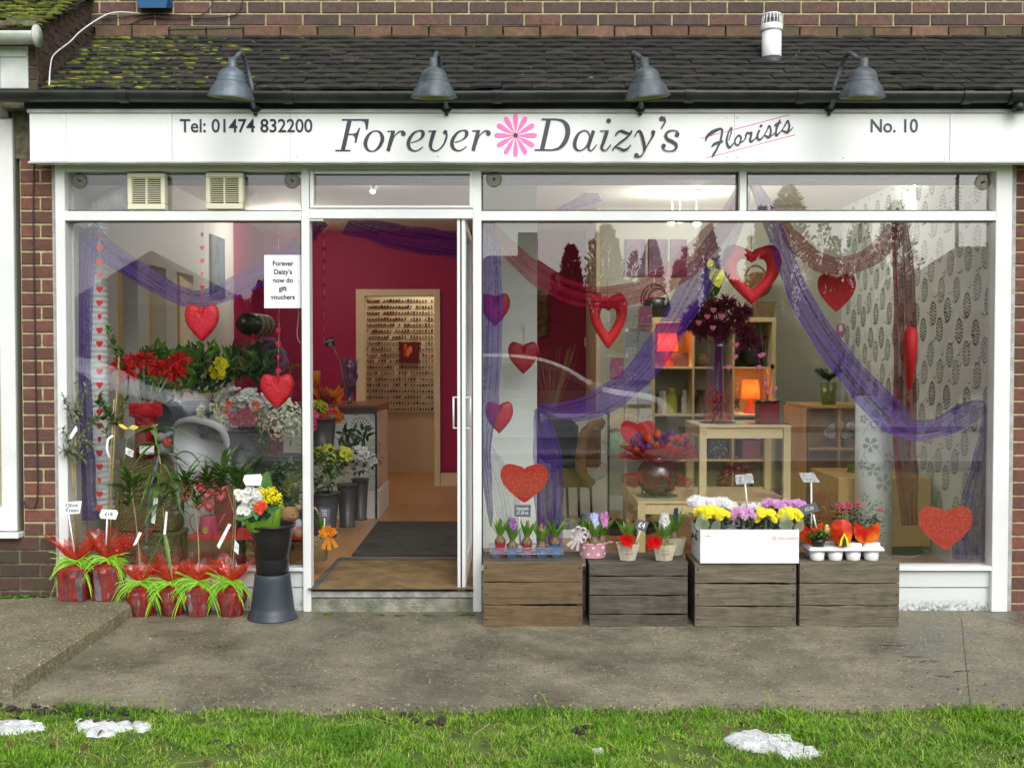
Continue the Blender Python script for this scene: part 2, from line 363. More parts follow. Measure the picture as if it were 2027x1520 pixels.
def wicker(name, a, b, sc_=1.0):
    t = NT(name); tc = t.n('TexCoord'); sp = t.n('SeparateXYZ'); t.l(tc.outputs['Object'], sp.inputs[0])
    h = t.math('ADD', sp.outputs[0], sp.outputs[1]); k = 2*math.pi/(.022*sc_); kz = 2*math.pi/(.012*sc_)
    s1 = t.math('SINE', t.math('MULTIPLY', h, k)); s2 = t.math('SINE', t.math('MULTIPLY', sp.outputs[2], kz)); pr = t.math('MULTIPLY', s1, s2)
    r = t.n('MapRange'); r.inputs[1].default_value = -.6; r.inputs[2].default_value = .8; t.l(pr, r.inputs[0])
    r2 = t.math('MULTIPLY', r.outputs[0], t.noise(tc.outputs['Object'], 50, 3, lo=.1, hi=.6)); col = t.mix(r2, a, b)
    return t.done(t.bsdf(col, .7, 0, .3, pr, .9, .006))
WICK = wicker("grey_wicker", srgb(92, 74, 46), srgb(190, 168, 122), 1.15); WICKB = wicker("brown_wicker", srgb(110, 76, 40), srgb(190, 146, 92)); WICKP = wicker("pale_wicker", srgb(130, 104, 60), srgb(232, 216, 172), 1.3)
GREEN = mat("leaf_green", srgb(62, 100, 38), .45, srgb(96, 130, 56), 14, isl=.35, transl=.25)
GREEND = mat("leaf_dark_green", srgb(34, 58, 32), .4, srgb(58, 86, 48), 14, isl=.35, transl=.15)
GREENB = mat("leaf_bright_green", srgb(82, 140, 34), .4, srgb(118, 165, 60), 20, isl=.3, transl=.3)
OLIVE = mat("olive_leaf", srgb(104, 124, 92), .5, srgb(134, 150, 122), 14, isl=.3, transl=.2)
VARIEG = mat("variegated_leaf", srgb(70, 104, 66), .45, srgb(180, 196, 146), 60, isl=.3, transl=.15, lo=.5, hi=.62)
LIME = mat("raffia_lime", srgb(128, 196, 26), .5, srgb(160, 214, 60), 30, isl=.3, transl=.3)
STEM = mat("cane_stem", srgb(170, 150, 108), .7, srgb(130, 118, 78), 30, bump=.3)
STEMG = mat("green_stem", srgb(96, 128, 62), .6)
WHITEP = mat("white_petal", (.8, .8, .8), .6, isl=.12, transl=.3)
CREAMP = mat("cream_petal", srgb(226, 226, 196), .6, isl=.15, transl=.3)
YELP = mat("yellow_petal", srgb(250, 240, 50), .6, isl=.15, transl=.3)
YGP = mat("lime_yellow_petal", srgb(205, 210, 84), .6, isl=.2, transl=.3)
LILP = mat("lilac_petal", srgb(205, 140, 205), .6, srgb(226, 176, 222), 60, isl=.2, transl=.3)
LILD = mat("mauve_petal", srgb(134, 98, 132), .6, isl=.3, transl=.3)
PNKP = mat("pink_petal", srgb(236, 96, 150), .6, isl=.2, transl=.3)
MAGP = mat("deep_pink_petal", srgb(205, 50, 96), .6, isl=.25, transl=.3)
CORP = mat("coral_petal", srgb(250, 120, 96), .6, isl=.2, transl=.3)
ORGP = mat("orange_petal", srgb(232, 130, 36), .6, isl=.2, transl=.3)
TULO = mat("orange_tulip", srgb(230, 98, 58), .5, isl=.25, transl=.3)
TULP = mat("purple_tulip", srgb(128, 62, 140), .5, isl=.25, transl=.3)
NAVYP = mat("dark_blue_floret", srgb(46, 50, 78), .6, isl=.35)
BUDB = mat("brown_bud", srgb(138, 108, 78), .7, isl=.35)
BULB = mat("bulb_skin", srgb(120, 98, 70), .55, srgb(74, 52, 48), 40, stretch=(3, 3, .5), bump=.3)
SOIL = mat("soil", (.03, .022, .016), .95, (.06, .045, .03), 60, bump=1, bs=150)
MOSSG = mat("sphagnum", srgb(106, 112, 44), .95, srgb(150, 152, 84), 50, bump=1, bs=200, isl=.3)
RED = mat("red_foil", srgb(200, 18, 38), .42, srgb(222, 36, 54), 40, bump=.8, bs=70, bd=.006)
REDD = mat("dark_red_foil", srgb(160, 16, 42), .42, srgb(178, 18, 40), 40, bump=.6, bs=45, bd=.006)
REDH = mat("red_fabric", srgb(200, 16, 30), .6, srgb(214, 34, 40), 60, bump=.4, bs=150)
REDNET = mat("red_sisal", srgb(206, 40, 36), .8, srgb(236, 96, 80), 90, bump=1, bs=120, transl=.3, lo=.5, hi=.7)
REDF = mat("red_feather", srgb(196, 12, 20), .7, isl=.4, transl=.3)
BURG = mat("burgundy_feather", srgb(112, 24, 58), .7, isl=.5, transl=.3)
REDPL = mat("red_plastic", srgb(190, 18, 34), .35, isl=.2)
PURP = sheer("purple_organza", srgb(98, 54, 170), .56)
PURPD = sheer("purple_organza_fold", srgb(84, 46, 136), .7)
REDO = sheer("red_organza", srgb(156, 26, 60), .58)
REDC = sheer("dark_red_net", srgb(128, 22, 44), .72, .02)
CELLO = sheer("red_cellophane", srgb(250, 98, 74), .13, .08, (1, .68, .63), .24, 22)
CELLD = sheer("red_cellophane_tight", srgb(206, 56, 46), .14, .1, (1, .66, .64), .6, 26, (1, 1, .28), .26)
CELLC = glassmat("clear_film", .1, (.97, .97, .97), .08)
BLKPL = mat("black_plastic", (.012, .012, .013), .32)
GRYPL = mat("slate_plastic", srgb(44, 52, 62), .42, srgb(54, 62, 72), 8)
GRYBK = mat("dark_grey_bucket", srgb(66, 66, 68), .4)
SILV = mat("silver_plastic", srgb(214, 220, 222), .35, metal=.1)
STEELW = mat("white_wire", (.6, .62, .6), .4)
CHALK = mat("chalk_card", srgb(84, 90, 100), .6)
BLKCARD = mat("black_card", (.015, .015, .015), .6)
WTEXT = mat("white_chalk_text", (.85, .85, .85), .6)
BTEXT = mat("dark_text", (.05, .05, .07), .6)
PAPER = mat("white_paper", (.84, .85, .87), .5)
SCRIM = mat("string_white", (.75, .75, .7), .6)

# flat text lettering as a mesh (built-in font), laid on a plane facing the camera
def textmesh(mb, txt, p, h, m=0, align='CENTER', bold=0, ax=V((1, 0, 0)), up=V((0, 0, 1)), sx=1.0, shear=0):
    cu = bpy.data.curves.new('t', 'FONT'); cu.body = txt; cu.size = h/.72; cu.align_x = align; cu.align_y = 'CENTER'; cu.offset = bold; cu.shear = shear
    o = bpy.data.objects.new('t', cu); sc.collection.objects.link(o); dg = bpy.context.evaluated_depsgraph_get(); dg.update()
    me = bpy.data.meshes.new_from_object(o.evaluated_get(dg)); n = len(mb.v)
    mb.add([V(p)+ax*v.co.x*sx+up*v.co.y for v in me.vertices], [tuple(f.vertices) for f in me.polygons], m)
    bpy.data.objects.remove(o); bpy.data.meshes.remove(me); bpy.data.curves.remove(cu)
def heart_outline(n=40):
    out = []
    for i in range(n):
        t = 2*math.pi*i/n; st = math.sin(t); x = 16*math.copysign(abs(st)**(2.0 if math.cos(t) > 0 else 1.72), st); z = 13*math.cos(t)-5*math.cos(2*t)-2*math.cos(3*t)-math.cos(4*t)+(3.2*math.exp(-(x/4)**2) if math.cos(t) > 0 else 0)
        out.append((x/32, (z-(-3))/29+.03))
    return out       # about 1 wide, 1 high, centred
def heart(mb, c, w, h, th, m=0, puff=True, hole=0, ax=V((1, 0, 0)), n=44, twist=0):
    c = V(c); ol = heart_outline(n); ny = ax.cross(V((0, 0, 1))); rings = []
    c0 = (0, .08)
    if hole:      # hollow heart: torus-like ring
        K = 10; vs = []
        for (x, z) in ol:
            for k in range(K):
                A = 2*math.pi*k/K; f = 1-(1-hole)/2+(1-hole)/2*math.cos(A); tz = .45+.55*min(1, max(0, z+.55))
                px = c0[0]+(x-c0[0])*f; pz = c0[1]-.02+(z-c0[1]+.02)*f; vs.append(c+ax*px*w+V((0, 0, 1))*pz*h+ny*math.sin(A)*tz*th/2)
        mb.add(vs, [(i*K+k, i*K+(k+1) % K, ((i+1) % n)*K+(k+1) % K, ((i+1) % n)*K+k) for i in range(n) for k in range(K)], m, True); return
    fr = [1, .985, .95, .88, .76, .5] if puff else [1]
    vs = []
    for sgn in (1, -1):
        for f in fr:
            d = th/2*(1-f**9)**.5 if puff else th/2
            if f == 1 and puff: d = 0
            for (x, z) in ol:
                notch = max(0, 1-abs(x)*7)*max(0, z-.2)*1.5*th if puff else 0
                vs.append(c+ax*(c0[0]+(x-c0[0])*f)*w+V((0, 0, 1))*(c0[1]+(z-c0[1])*f)*h+ny*sgn*max(0, d-notch*(f > .4)))
        vs.append(c+ax*c0[0]*w+V((0, 0, 1))*c0[1]*h+ny*sgn*th/2)
    N = len(fr)*n+1; fs = []
    for s_ in (0, 1):
        b = s_*N
        for r_ in range(len(fr)-1):
            for i in range(n): fs.append((b+r_*n+i, b+r_*n+(i+1) % n, b+(r_+1)*n+(i+1) % n, b+(r_+1)*n+i))
        for i in range(n): fs.append((b+(len(fr)-1)*n+i, b+(len(fr)-1)*n+(i+1) % n, b+N-1))
    for i in range(n): fs.append((i, (i+1) % n, N+(i+1) % n, N+i))
    mb.add(vs, fs, m, puff)
# ================================================================ SETTING: ground
def ground():
    m = MB(); m.box(-2.08, 14, -1.62, 3, -.25, 0); nx = 60                       # pavement slab
    pv = MB()
    # pavement top sheet with irregular front edge
    vs = []; 
    for i in range(161):
        x = -2.6+i*(14.6/160); e = -1.60+.02*mnoise.noise(V((x*3, 0, 0)))+.012*mnoise.noise(V((x*14, 3, 0)))
        if x < -1.6: e += .10*min(1, (-1.6-x)/.9)
        vs += [V((x, e, 0)), V((x, e, -.12)), V((x, .1, 0))]
    fs = []
    for i in range(160): a = 3*i; fs += [(a, a+3, a+5, a+2), (a+1, a+4, a+3, a)]
    pv.add(vs, fs); build(pv, "pavement", CONC, kind='structure', local=True)
    # joint and cracks
    cr = MB(); x0 = X(1921, -.4)
    pts = [(x0-.04+.012*rnd.uniform(-1, 1), -.02-1.6*i/24) for i in range(25)]
    ja, jb = G(1903, 1222, .002), G(1921, 1398, .002); cr.ribbon([ja.lerp(jb, i/24)+V((.002*rnd.uniform(-1, 1), 0, 0)) for i in range(25)], .0022, (0, 0, 1), 0)
    for (u, v) in ((1785, 1297), (1740, 1275), (1820, 1310), (1850, 1335), (1885, 1330)):
        p = G(u, v, .002); q = [p+V((0, 0, 0))]
        for k in range(5): q.append(q[-1]+V((rnd.uniform(.01, .04), rnd.uniform(-.03, .02), 0)))
        cr.ribbon(q, [.002, .012, .006, .01, .004, .001], (0, 0, 1), 0)
    build(cr, "pavement_crack", DARK, kind='structure', local=True)
    # raised neighbouring slab
    s_ = MB(); n = 40; vs = []
    for i in range(n+1):
        y = .12-1.66*i/n; jx = .012*mnoise.noise(V((y*6, 1, 0)))+.006*mnoise.noise(V((y*30, 1, 0)))
        vs += [V((-9, y, .078)), V((-2.085+jx-.012, y, .078)), V((-2.068+jx, y, .06)), V((-2.06+jx*1.4, y, -.02))]
    s_.add(vs, [(4*i+k, 4*i+k+1, 4*i+5+k, 4*i+4+k) for i in range(n) for k in range(3)]); e = 4*n
    q_ = [V(p) for p in vs[-4:]]; s_.add(q_+[V((-2.06, q_[3].y, -.2)), V((-9, q_[0].y, -.2))], [(0, 1, 2, 3, 4, 5)])
    build(s_, "raised_pavement", CONC2, kind='structure', local=True)
    # lawn soil, road, far paving
    lw = MB(); N = 90; vs = []; M_ = 40
    for i in range(N+1):
        for j in range(M_+1):
            x = -4.5+9*i/N; y = -1.5-2.6*j/M_; z = -.035+.012*mnoise.noise(V((x*2, y*2, 0)))+.006*mnoise.noise(V((x*9, y*9, 0)))
            vs.append(V((x, y, z)))
    lw.add(vs, [(i*(M_+1)+j, (i+1)*(M_+1)+j, (i+1)*(M_+1)+j+1, i*(M_+1)+j+1) for i in range(N) for j in range(M_)], 0, True)
    LAWN = mat("lawn_soil", srgb(70, 84, 34), .95, srgb(92, 116, 40), 6, bump=1, bs=80)
    build(lw, "lawn_soil", LAWN, kind='structure', local=True)
    g2 = MB(); g2.poly([V((-300, -4, -.06)), V((300, -4, -.06)), V((300, 300, -.06)), V((-300, 300, -.06))][::1]); g2.poly([V((-300, -300, -.06)), V((300, -300, -.06)), V((300, -4, -.06)), V((-300, -4, -.06))])
    build(g2, "lawn_far", mat("far_grass", srgb(84, 104, 44), .95, srgb(104, 124, 56), 3), kind='structure', local=True)
    rd = MB(); rd.poly([V((-80, -14.5, -.05)), V((80, -14.5, -.05)), V((80, -8, -.05)), V((-80, -8, -.05))])
    build(rd, "road", mat("asphalt", (.06, .06, .062), .7, (.09, .09, .09), 20, bump=.4), kind='structure', local=True)
    fp = MB(); fp.poly([V((-80, -33, -.045)), V((80, -33, -.045)), V((80, -14.7, -.045)), V((-80, -14.7, -.045))])
    build(fp, "far_paving", mat("tarmac_forecourt", (.13, .13, .125), .7, (.18, .18, .17), 3), kind='structure', local=True)
    kb = MB(); kb.box(-80, 80, -14.75, -14.5, -.06, .06); kb.box(-80, 80, -8, -7.85, -.06, .06); build(kb, "kerb", mat("kerb_concrete", (.35, .35, .33), .8), kind='structure', local=True)
ground()

def inpoly(p, poly):
    c = False; n = len(poly)
    for i in range(n):
        a, b = poly[i], poly[i-1]
        if (a[1] > p[1]) != (b[1] > p[1]) and p[0] < (b[0]-a[0])*(p[1]-a[1])/(b[1]-a[1])+a[0]: c = not c
    return c
SNOWS = []
def snow(us, label, grp, k=1.0):
    poly = [G(u, v, -.02) for u, v in us]; cx = sum(p.x for p in poly)/len(poly); cy = sum(p.y for p in poly)/len(poly); SNOWS.append([(p.x, p.y) for p in poly])
    q = smoothpath([(p.x, p.y) for p in poly], 8, True); m = MB(); rings = (1.03, .98, .9, .75, .5, .25); zz = (-.03, .004, .012, .016, .017, .017); vs = []; n = len(q)
    for f, z in zip(rings, zz):
        for i, (x, y) in enumerate(q):
            jj = 1+.13*mnoise.noise(V((i*.9, cx*9, 0)))+.08*mnoise.noise(V((i*2.7, cx*9, 0))); nz = .013*mnoise.noise(V((cx+(x-cx)*f, cy+(y-cy)*f, 0))*26)+.006*mnoise.noise(V((cx+(x-cx)*f, cy+(y-cy)*f, 3))*70)
            vs.append(V((cx+(x-cx)*f*jj, cy+(y-cy)*f*jj, -.037+z*k+(nz if f < 1 else 0))))
    vs.append(V((cx, cy, -.03+.017*k))); fs = [(r*n+i, r*n+(i+1) % n, (r+1)*n+(i+1) % n, (r+1)*n+i) for r in range(5) for i in range(n)]+[(5*n+i, 5*n+(i+1) % n, 6*n) for i in range(n)]
    m.add(vs, fs, 0, True); build(m, "snow_patch", SNOW, label=label, cat="snow patch", group=grp)
SNOW = mat("old_snow", (.82, .84, .86), .6, (.6, .62, .62), 34, bump=1, bs=110, bd=.01)
snow([(0-40, 1425), (40, 1422), (80, 1427), (92, 1434), (70, 1440), (30, 1446), (-40, 1444)], "flat strip of old snow cut by the left edge of the photo", "snow patches on the grass")
snow([(145, 1425), (165, 1421), (190, 1426), (215, 1421), (240, 1425), (262, 1424), (264, 1436), (235, 1444), (215, 1452), (170, 1450), (150, 1438)], "lumpy patch of snow on the grass below the raised slab", "snow patches on the grass")
snow([(262, 1426), (285, 1424), (301, 1432), (292, 1440), (272, 1442)], "small rounded lump of snow beside the lumpy left patch", "snow patches on the grass")
snow([(1432, 1452), (1470, 1441), (1520, 1444), (1565, 1450), (1572, 1458), (1632, 1488), (1560, 1496), (1530, 1484), (1480, 1477), (1450, 1468)], "largest snow patch with a pointed tail on the right grass", "snow patches on the grass", 1.1)
snow([(1170, 1474), (1192, 1474), (1194, 1484), (1174, 1484)], "tiny fleck of snow in the middle of the lawn", "snow patches on the grass", .5)
def grass():
    m = MB(); MUD = [(G(u, v, 0).x, G(u, v, 0).y, r) for u, v, r in ((60, 1400, .12), (205, 1412, .14), (230, 1425, .08), (780, 1440, .05), (860, 1400, .05), (780, 1400, .05), (1250, 1430, .05), (235, 1480, .05), (1180, 1470, .04))]
    r = random.Random(3); cnt = 0
    for i in range(125000):
        y = -1.5-r.random()**1.0*1.05; hw = (y+D0)*.5+.25
        x = r.uniform(-hw, hw); e = -1.585+.02*mnoise.noise(V((x*3, 0, 0)))
        if x < -1.6: e += .10*min(1, (-1.6-x)/.9)
        if y > e+.0: continue
        if any(inpoly((x, y), q) for q in SNOWS) and r.random() < .62: continue
        if any((x-a)**2+(y-b)**2 < c*c*(.6+.6*mnoise.noise(V((x*20, y*20, 5)))) for a, b, c in MUD) and r.random() < .8: continue
        cl = mnoise.noise(V((x*4, y*4, 1))); c2 = mnoise.noise(V((x*13, y*13, 2)))
        if r.random() > .62+1.0*c2+.5*cl: continue
        h = r.uniform(.008, .023)*(1+1.0*cl+.8*c2); 
        if y > e-.06: h *= 1.4
        if r.random() < .012: h *= 2.3
        a = r.random()*6.283; ln = r.uniform(.2, 2.2)*h; dx, dy = math.cos(a), math.sin(a); w_ = r.uniform(.0014, .0026)
        z = -.037+.012*mnoise.noise(V((x*2, y*2, 0))); sx, sy = -dy*w_, dx*w_
        c = 0 if r.random() < .55+cl*.9 else (1 if r.random() < .8 else 2)
        m.add([(x-sx, y-sy, z), (x+sx, y+sy, z), (x+dx*ln*.45+sx*.8, y+dy*ln*.45+sy*.8, z+h*.65), (x+dx*ln*.45-sx*.8, y+dy*ln*.45-sy*.8, z+h*.65), (x+dx*ln, y+dy*ln, z+h)], [(0, 1, 2, 3), (3, 2, 4)], c)
    ms = [mat("grass_blade", srgb(96, 146, 34), .5, srgb(132, 178, 44), 2.2, isl=.35, transl=.35), mat("grass_blade_pale", srgb(160, 196, 80), .5, srgb(140, 176, 60), 3, isl=.3, transl=.35), mat("grass_blade_dry", srgb(170, 164, 100), .6, isl=.3, transl=.3)]
    build(m, "grass", ms, kind='stuff', label="short green lawn grass in front of the pavement", cat="grass", local=True)
grass()

# ================================================================ SHOP BUILDING
shop = thing("shop_building", "brown brick shop unit with tiled lean-to roof and interior", "building")
def bricks(m, x0, x1, z0, z1, y, depth=.1, mb_=0, mo=1, L=.225, H=.075, J=.011, off=0, ends=True):
    row = 0; z = z1
    m.box(x0, x1, y+.006, y+depth, z0, z1, mo)
    while z > z0+.02:
        zb = max(z-H, z0); x = x0-(L/2 if (row+off) % 2 else 0); 
        while x < x1-.01:
            a, b = max(x, x0), min(x+L, x1)
            if b-a > .03: j = rnd.uniform(-.0015, .0015); m.box(a+J/2, b-J/2, y+j, y+.03, zb+J/2+rnd.uniform(-.001, .001), z-J/2, mb_, .003)
            x += L
        z -= H; row += 1
YU = .66
zt = Z(-25, YU); zf = Z(52, YU)
m = MB(); bricks(m, -4.2, 4.6, zf, zf+.075*18, YU, .2, off=1)
build(m, "upper_wall", [BRICK, MORTAR], shop)
m = MB(); x = -2.53
while x < 4.6:                                          # flashing row of coloured tiles against the wall
    m.box(x+.004, x+.221, YU-.035+rnd.uniform(-.004, .004), YU+.02, Z(79, YU)-.05, zf-.006+rnd.uniform(-.004, .002), 0, .004); x += .225
build(m, "abutment_tiles", [FLASH, MORTAR], shop)
# piers: left
m = MB(); bricks(m, P(34, 0, 0).x, P(114, 0, 0).x, Z(1063, 0), Z(200, 0), 0, .22); build(m, "brick_pier", [BRICKL, MORTAR], shop)
m = MB(); bricks(m, P(2004, 0, 0).x, P(2110, 0, 0).x, -.05, Z(200, 0), 0, .22, off=1); build(m, "brick_pier", [BRICKL, MORTAR], shop)
m = MB(); bricks(m, -4.2, P(118, 0, 0).x, .02, Z(1063, 0), 0, .22); build(m, "plinth_wall", [BRICKD, MORTARD], shop)
# roof tiles
m = MB(); A = V((0, -.15, Z(181, -.15))); B = V((0, YU-.01, Z(76, YU))); sd = (B-A); SL = sd.length; sd.normalize(); up = V((1, 0, 0)).cross(sd); rows = 12; g = SL/rows
for i in range(rows+1):
    x = -2.53-(.0825 if i % 2 else 0)
    while x < 4.4:
        a = max(x, -2.53)+.0015; b = x+.1635
        if b-a > .04:
            sag = rnd.uniform(-.003, .003); n0 = A+sd*(g*i+rnd.uniform(-.004,.004))+up*(.02+sag+rnd.uniform(0, .004)); tl = rnd.uniform(-.004, .004)
            vs = []; K = 4
            for k in range(K+1):
                t = k/K; xx = a+(b-a)*t; cam_ = .0035*(1-(2*t-1)**2)
                for (l, h) in ((0, 0), (.19, -.02)):
                    p = n0+sd*(l-.002*abs(2*t-1))+up*(cam_+h+tl*(t-.5)); vs += [V((xx, p.y, p.z)), V((xx, p.y, p.z))-up*.013]
            fs = []
            for k in range(K): q = 4*k; fs += [(q, q+4, q+6, q+2), (q+1, q+3, q+7, q+5), (q, q+1, q+5, q+4)]
            fs += [(0, 2, 3, 1), (4*K, 4*K+1, 4*K+3, 4*K+2)]; m.add(vs, fs, 0)
        x += .165
m.add([V((-2.53, A.y, A.z-.02)), V((4.6, A.y, A.z-.02)), V((4.6, B.y, B.z-.02)), V((-2.53, B.y, B.z-.02))], [(0, 1, 2, 3)], 1)
build(m, "tiled_roof", [TILE, DARK], shop)
m = MB()                                                 # moss cushions on the roof
for i in range(420):
    t = rnd.random(); x = -2.5+abs(rnd.gauss(0, .42)) if rnd.random() < .8 else rnd.uniform(-2.4, 3.4); k = int(rnd.random()*rows); q = A+sd*(g*(k+.02+rnd.random()*.15))+up*.016
    if x > -1.0 and rnd.random() < .7: continue
    r = rnd.uniform(.008, .024)*(1 if x < -1.2 else .6); m.ball((x, q.y, q.z), r, 0, 7, 4, .55, rnd.uniform(1, 2.2), .9)
build(m, "moss", [MOSS], shop, kind='stuff')
# left verge: upstand wall face between the two roofs
m = MB(); xw = -2.56
ze = Z(181, -.1); zt2 = Z(66, -.1)
m.box(xw-.22, xw, .0, YU+.3, 2.5, ze-.03, 1)
n = 12
for i in range(n):
    y0 = -.1+(YU+.2)*i/n; y1 = -.1+(YU+.2)*(i+1)/n; t = (i+.5)/n; zr = A.z+(B.z-A.z)*t; ztop = zt2+.42*t+.05
    z = zr-.05; k = 0
    while z < ztop:
        m.box(xw-.2, xw+rnd.uniform(-.002, .002), y0+.005, y1-.005 if (k+i) % 3 else y1+.002, z+.005, min(z+.07, ztop), 0); z += .075; k += 1
    m.box(xw-.2, xw-.006, y0, y1, zr-.1, ztop, 1)
zz = ze-.02
while zz < zt2: m.box(xw-.2, xw-.005, -.112, -.1, zz+.005, zz+.07, 0); zz += .075
m.box(xw-.2, xw-.004, -.105, -.05, ze-.02, zt2, 1)
build(m, "party_upstand", [BRICKD, MORTARD], shop)
# gutter, brackets, fascia
m = MB(); yg = -.21; rg = .052; zg = Z(184, yg); xs = [-4.3+.35*i for i in range(26)]
def gutter(m, x0, x1, yc, zc, r, mi=0):
    K = 10; vs = []; n = int((x1-x0)/.4)+1
    for i in range(n+1):
        x = x0+(x1-x0)*i/n
        for rr in (r, r-.005):
            for k in range(K+1): a = math.pi*k/K; vs.append(V((x, yc-math.cos(a)*rr, zc-math.sin(a)*rr+.003*math.sin(x*2))))
    W_ = 2*(K+1); fs = []
    for i in range(n):
        for k in range(K): fs += [(i*W_+k, i*W_+k+1, (i+1)*W_+k+1, (i+1)*W_+k), (i*W_+K+1+k, (i+1)*W_+K+1+k, (i+1)*W_+K+2+k, i*W_+K+2+k)]
        fs += [(i*W_, (i+1)*W_, (i+1)*W_+K+1, i*W_+K+1), (i*W_+K, i*W_+2*K+1, (i+1)*W_+2*K+1, (i+1)*W_+K)]
    m.add(vs, fs, mi, True)
gutter(m, -4.3, 4.4, yg, zg, rg)
for u in (252, 575, 985, 1360, 1580, 1905):
    xx = X(u, yg); gutter(m, xx-.025, xx+.025, yg, zg+.001, rg+.007); m.box(xx-.012, xx+.012, yg+.03, yg+.12, zg-.03, zg+.005, 0)
xx = X(2010, yg); gutter(m, xx-.06, xx+.05, yg, zg+.004, rg+.012); m.tube([(xx, yg, zg-.05), (xx, yg, zg-.1)], .03, 12)
build(m, "gutter", GUT, shop)
m = MB(); m.box(-2.62, 4.4, -.135, -.06, Z(219, -.135), zg+.02, 0); m.box(-2.62, 4.4, -.1, .62, Z(219, -.135)-.03, Z(219, -.135)+.01, 0)
m.box(-2.62, 4.4, .1, .3, 2.4, 2.75, 0); build(m, "fascia_board", BLACKP, shop)
# ---------------- interior shell
XL, XR, ZF, ZC = -2.44, 2.735, .13, 2.64
MAG = mat("magenta_wall_paint", srgb(160, 5, 72), .6, srgb(150, 4, 66), 3); CRM = mat("cream_wall_paint", srgb(214, 198, 164), .7)
GREIGE = mat("pale_wall_paint", srgb(184, 184, 170), .7); CEIL = mat("ceiling_paint", srgb(226, 222, 208), .8); WHITEW = mat("white_wall_paint", srgb(226, 232, 228), .6)
m = MB(); m.box(XL-1.5, XR+.3, .06, 6.2, ZF-.1, ZF); build(m, "shop_floor", FLOORW, shop)
m = MB(); m.box(XL-1.6, XR+.3, .06, 6.2, ZC, ZC+.1); build(m, "ceiling", CEIL, shop)
# front bulkhead above frame inside
m = MB(); m.box(-2.6, 2.95, .08, .2, 2.44, 2.75); build(m, "lintel", CEIL, shop)
dx0, dx1, dzt = P(703, 0, 4.66).x, P(870, 0, 4.66).x, Z(573, 4.66)
m = MB(); m.box(XL, dx0+.02, 4.66, 4.78, ZF, ZC); m.box(dx1-.02, .9, 4.66, 4.78, ZF, ZC); m.box(dx0+.02, dx1-.02, 4.66, 4.78, dzt-.02, ZC); build(m, "magenta_wall", MAG, shop)
m = MB(); m.box(dx0-.02+.02, dx0+.085, 4.63, 4.8, ZF, dzt); m.box(dx1-.055, dx1, 4.63, 4.8, ZF, dzt); m.box(dx0+.085, dx1-.055, 4.63, 4.8, dzt-.065, dzt)
build(m, "door_casing", OAKT, shop)
m = MB(); m.box(dx1+.004, .9, 4.635, 4.66, ZF, ZF+.13, 0); build(m, "skirting_board", OAKT, shop); m = MB(); m.box(XL, dx0-.004, 4.635, 4.66, ZF, ZF+.13, 0); build(m, "skirting_board", OAKT, shop)
m = MB(); m.box(-2.4, .9, 5.95, 6.1, ZF, ZC); m.box(-2.5, -2.4, 4.78, 6.1, ZF, ZC); m.box(.9, 1, 4.5, 6.1, ZF, ZC); build(m, "storeroom_wall", CRM, shop)
m = MB(); m.box(.73, XR+.1, 3.0, 3.1, ZF, ZC); build(m, "pale_back_wall", GREIGE, shop)
m = MB(); m.box(.73, .83, 3.1, 4.66, ZF, ZC); m.box(.70, .729, 3.0, 3.1, ZF, ZC); build(m, "return_wall", CRM, shop)
m = MB(); m.box(XR, XR+.12, .06, 3.1, ZF, ZC); build(m, "wallpapered_wall", WHITEW, shop)
m = MB(); m.box(XR-.02, XR-.001, .06, 3.0, ZF, ZF+.12); m.box(.75, XR-.021, 2.98, 2.999, ZF, ZF+.12); build(m, "skirting_board", WHITE_AL, shop)
# wallpaper motifs (thin raised print)
INKW = mat("wallpaper_ink", (.05, .06, .065), .6); INKG = mat("wallpaper_grey_ink", (.24, .27, .27), .6)
def medallion(m, c, ax, up_, w_, h_, mi, dense=1, n_=None):
    nn = V(ax).cross(V(up_)).normalized() if n_ is None else V(n_)
    for ring, cnt, L in ((.25, 9, .2), (.5, 14, .22), (.78, 20, .24)):
        for i in range(cnt):
            a = 2*math.pi*(i+.5*(ring > .3))/cnt; d = V(ax)*math.cos(a)*w_+V(up_)*math.sin(a)*h_; q = V(ax)*-math.sin(a)*w_+V(up_)*math.cos(a)*h_; k = (.066 if dense else .03)*(ring+.35)*1.6
            p = V(c)+nn*rnd.uniform(.0008, .0016); m.poly([p+d*(ring-L*.4), p+d*ring+q*k, p+d*(ring+L*.75), p+d*ring-q*k], mi)
def tendril(m, c, ax, up_, s_, mi, nn, flip=1):
    pts = []
    for i in range(9): t = i/8; a = t*3.6; pts.append(V(c)+nn*.001+V(ax)*flip*s_*(t*1.1-.3*math.sin(a))+V(up_)*s_*(.6*t+.45*math.cos(a)))
    m.ribbon(pts, [.002, .005, .005, .004, .004, .004, .004, .006, .002], nn, mi)
m = MB(); nn = V((-1, 0, 0)); ax = V((0, 1, 0)); uz = V((0, 0, 1)); j = 0; y = .12
while y < 2.95:
    z = .22+(.14 if j % 2 else 0); k = j
    while z < 2.6:
        c = V((XR, y+.022*math.sin(k*2.1+z*3), z+.02*math.sin(j*1.7+k))); medallion(m, c, ax, uz, .06, .088, 0 if (k*7+j*3) % 5 < 2 else 1, 1, nn)
        tendril(m, c+ax*.07-uz*.08, ax, uz, .05, 0, nn, 1 if k % 2 else -1); tendril(m, c-ax*.06+uz*.1, ax, uz, .04, 0, nn, -1 if k % 2 else 1); z += .27; k += 1
    y += .135; j += 1
build(m, "wallpaper_print", [INKW, INKG], shop, kind='stuff')
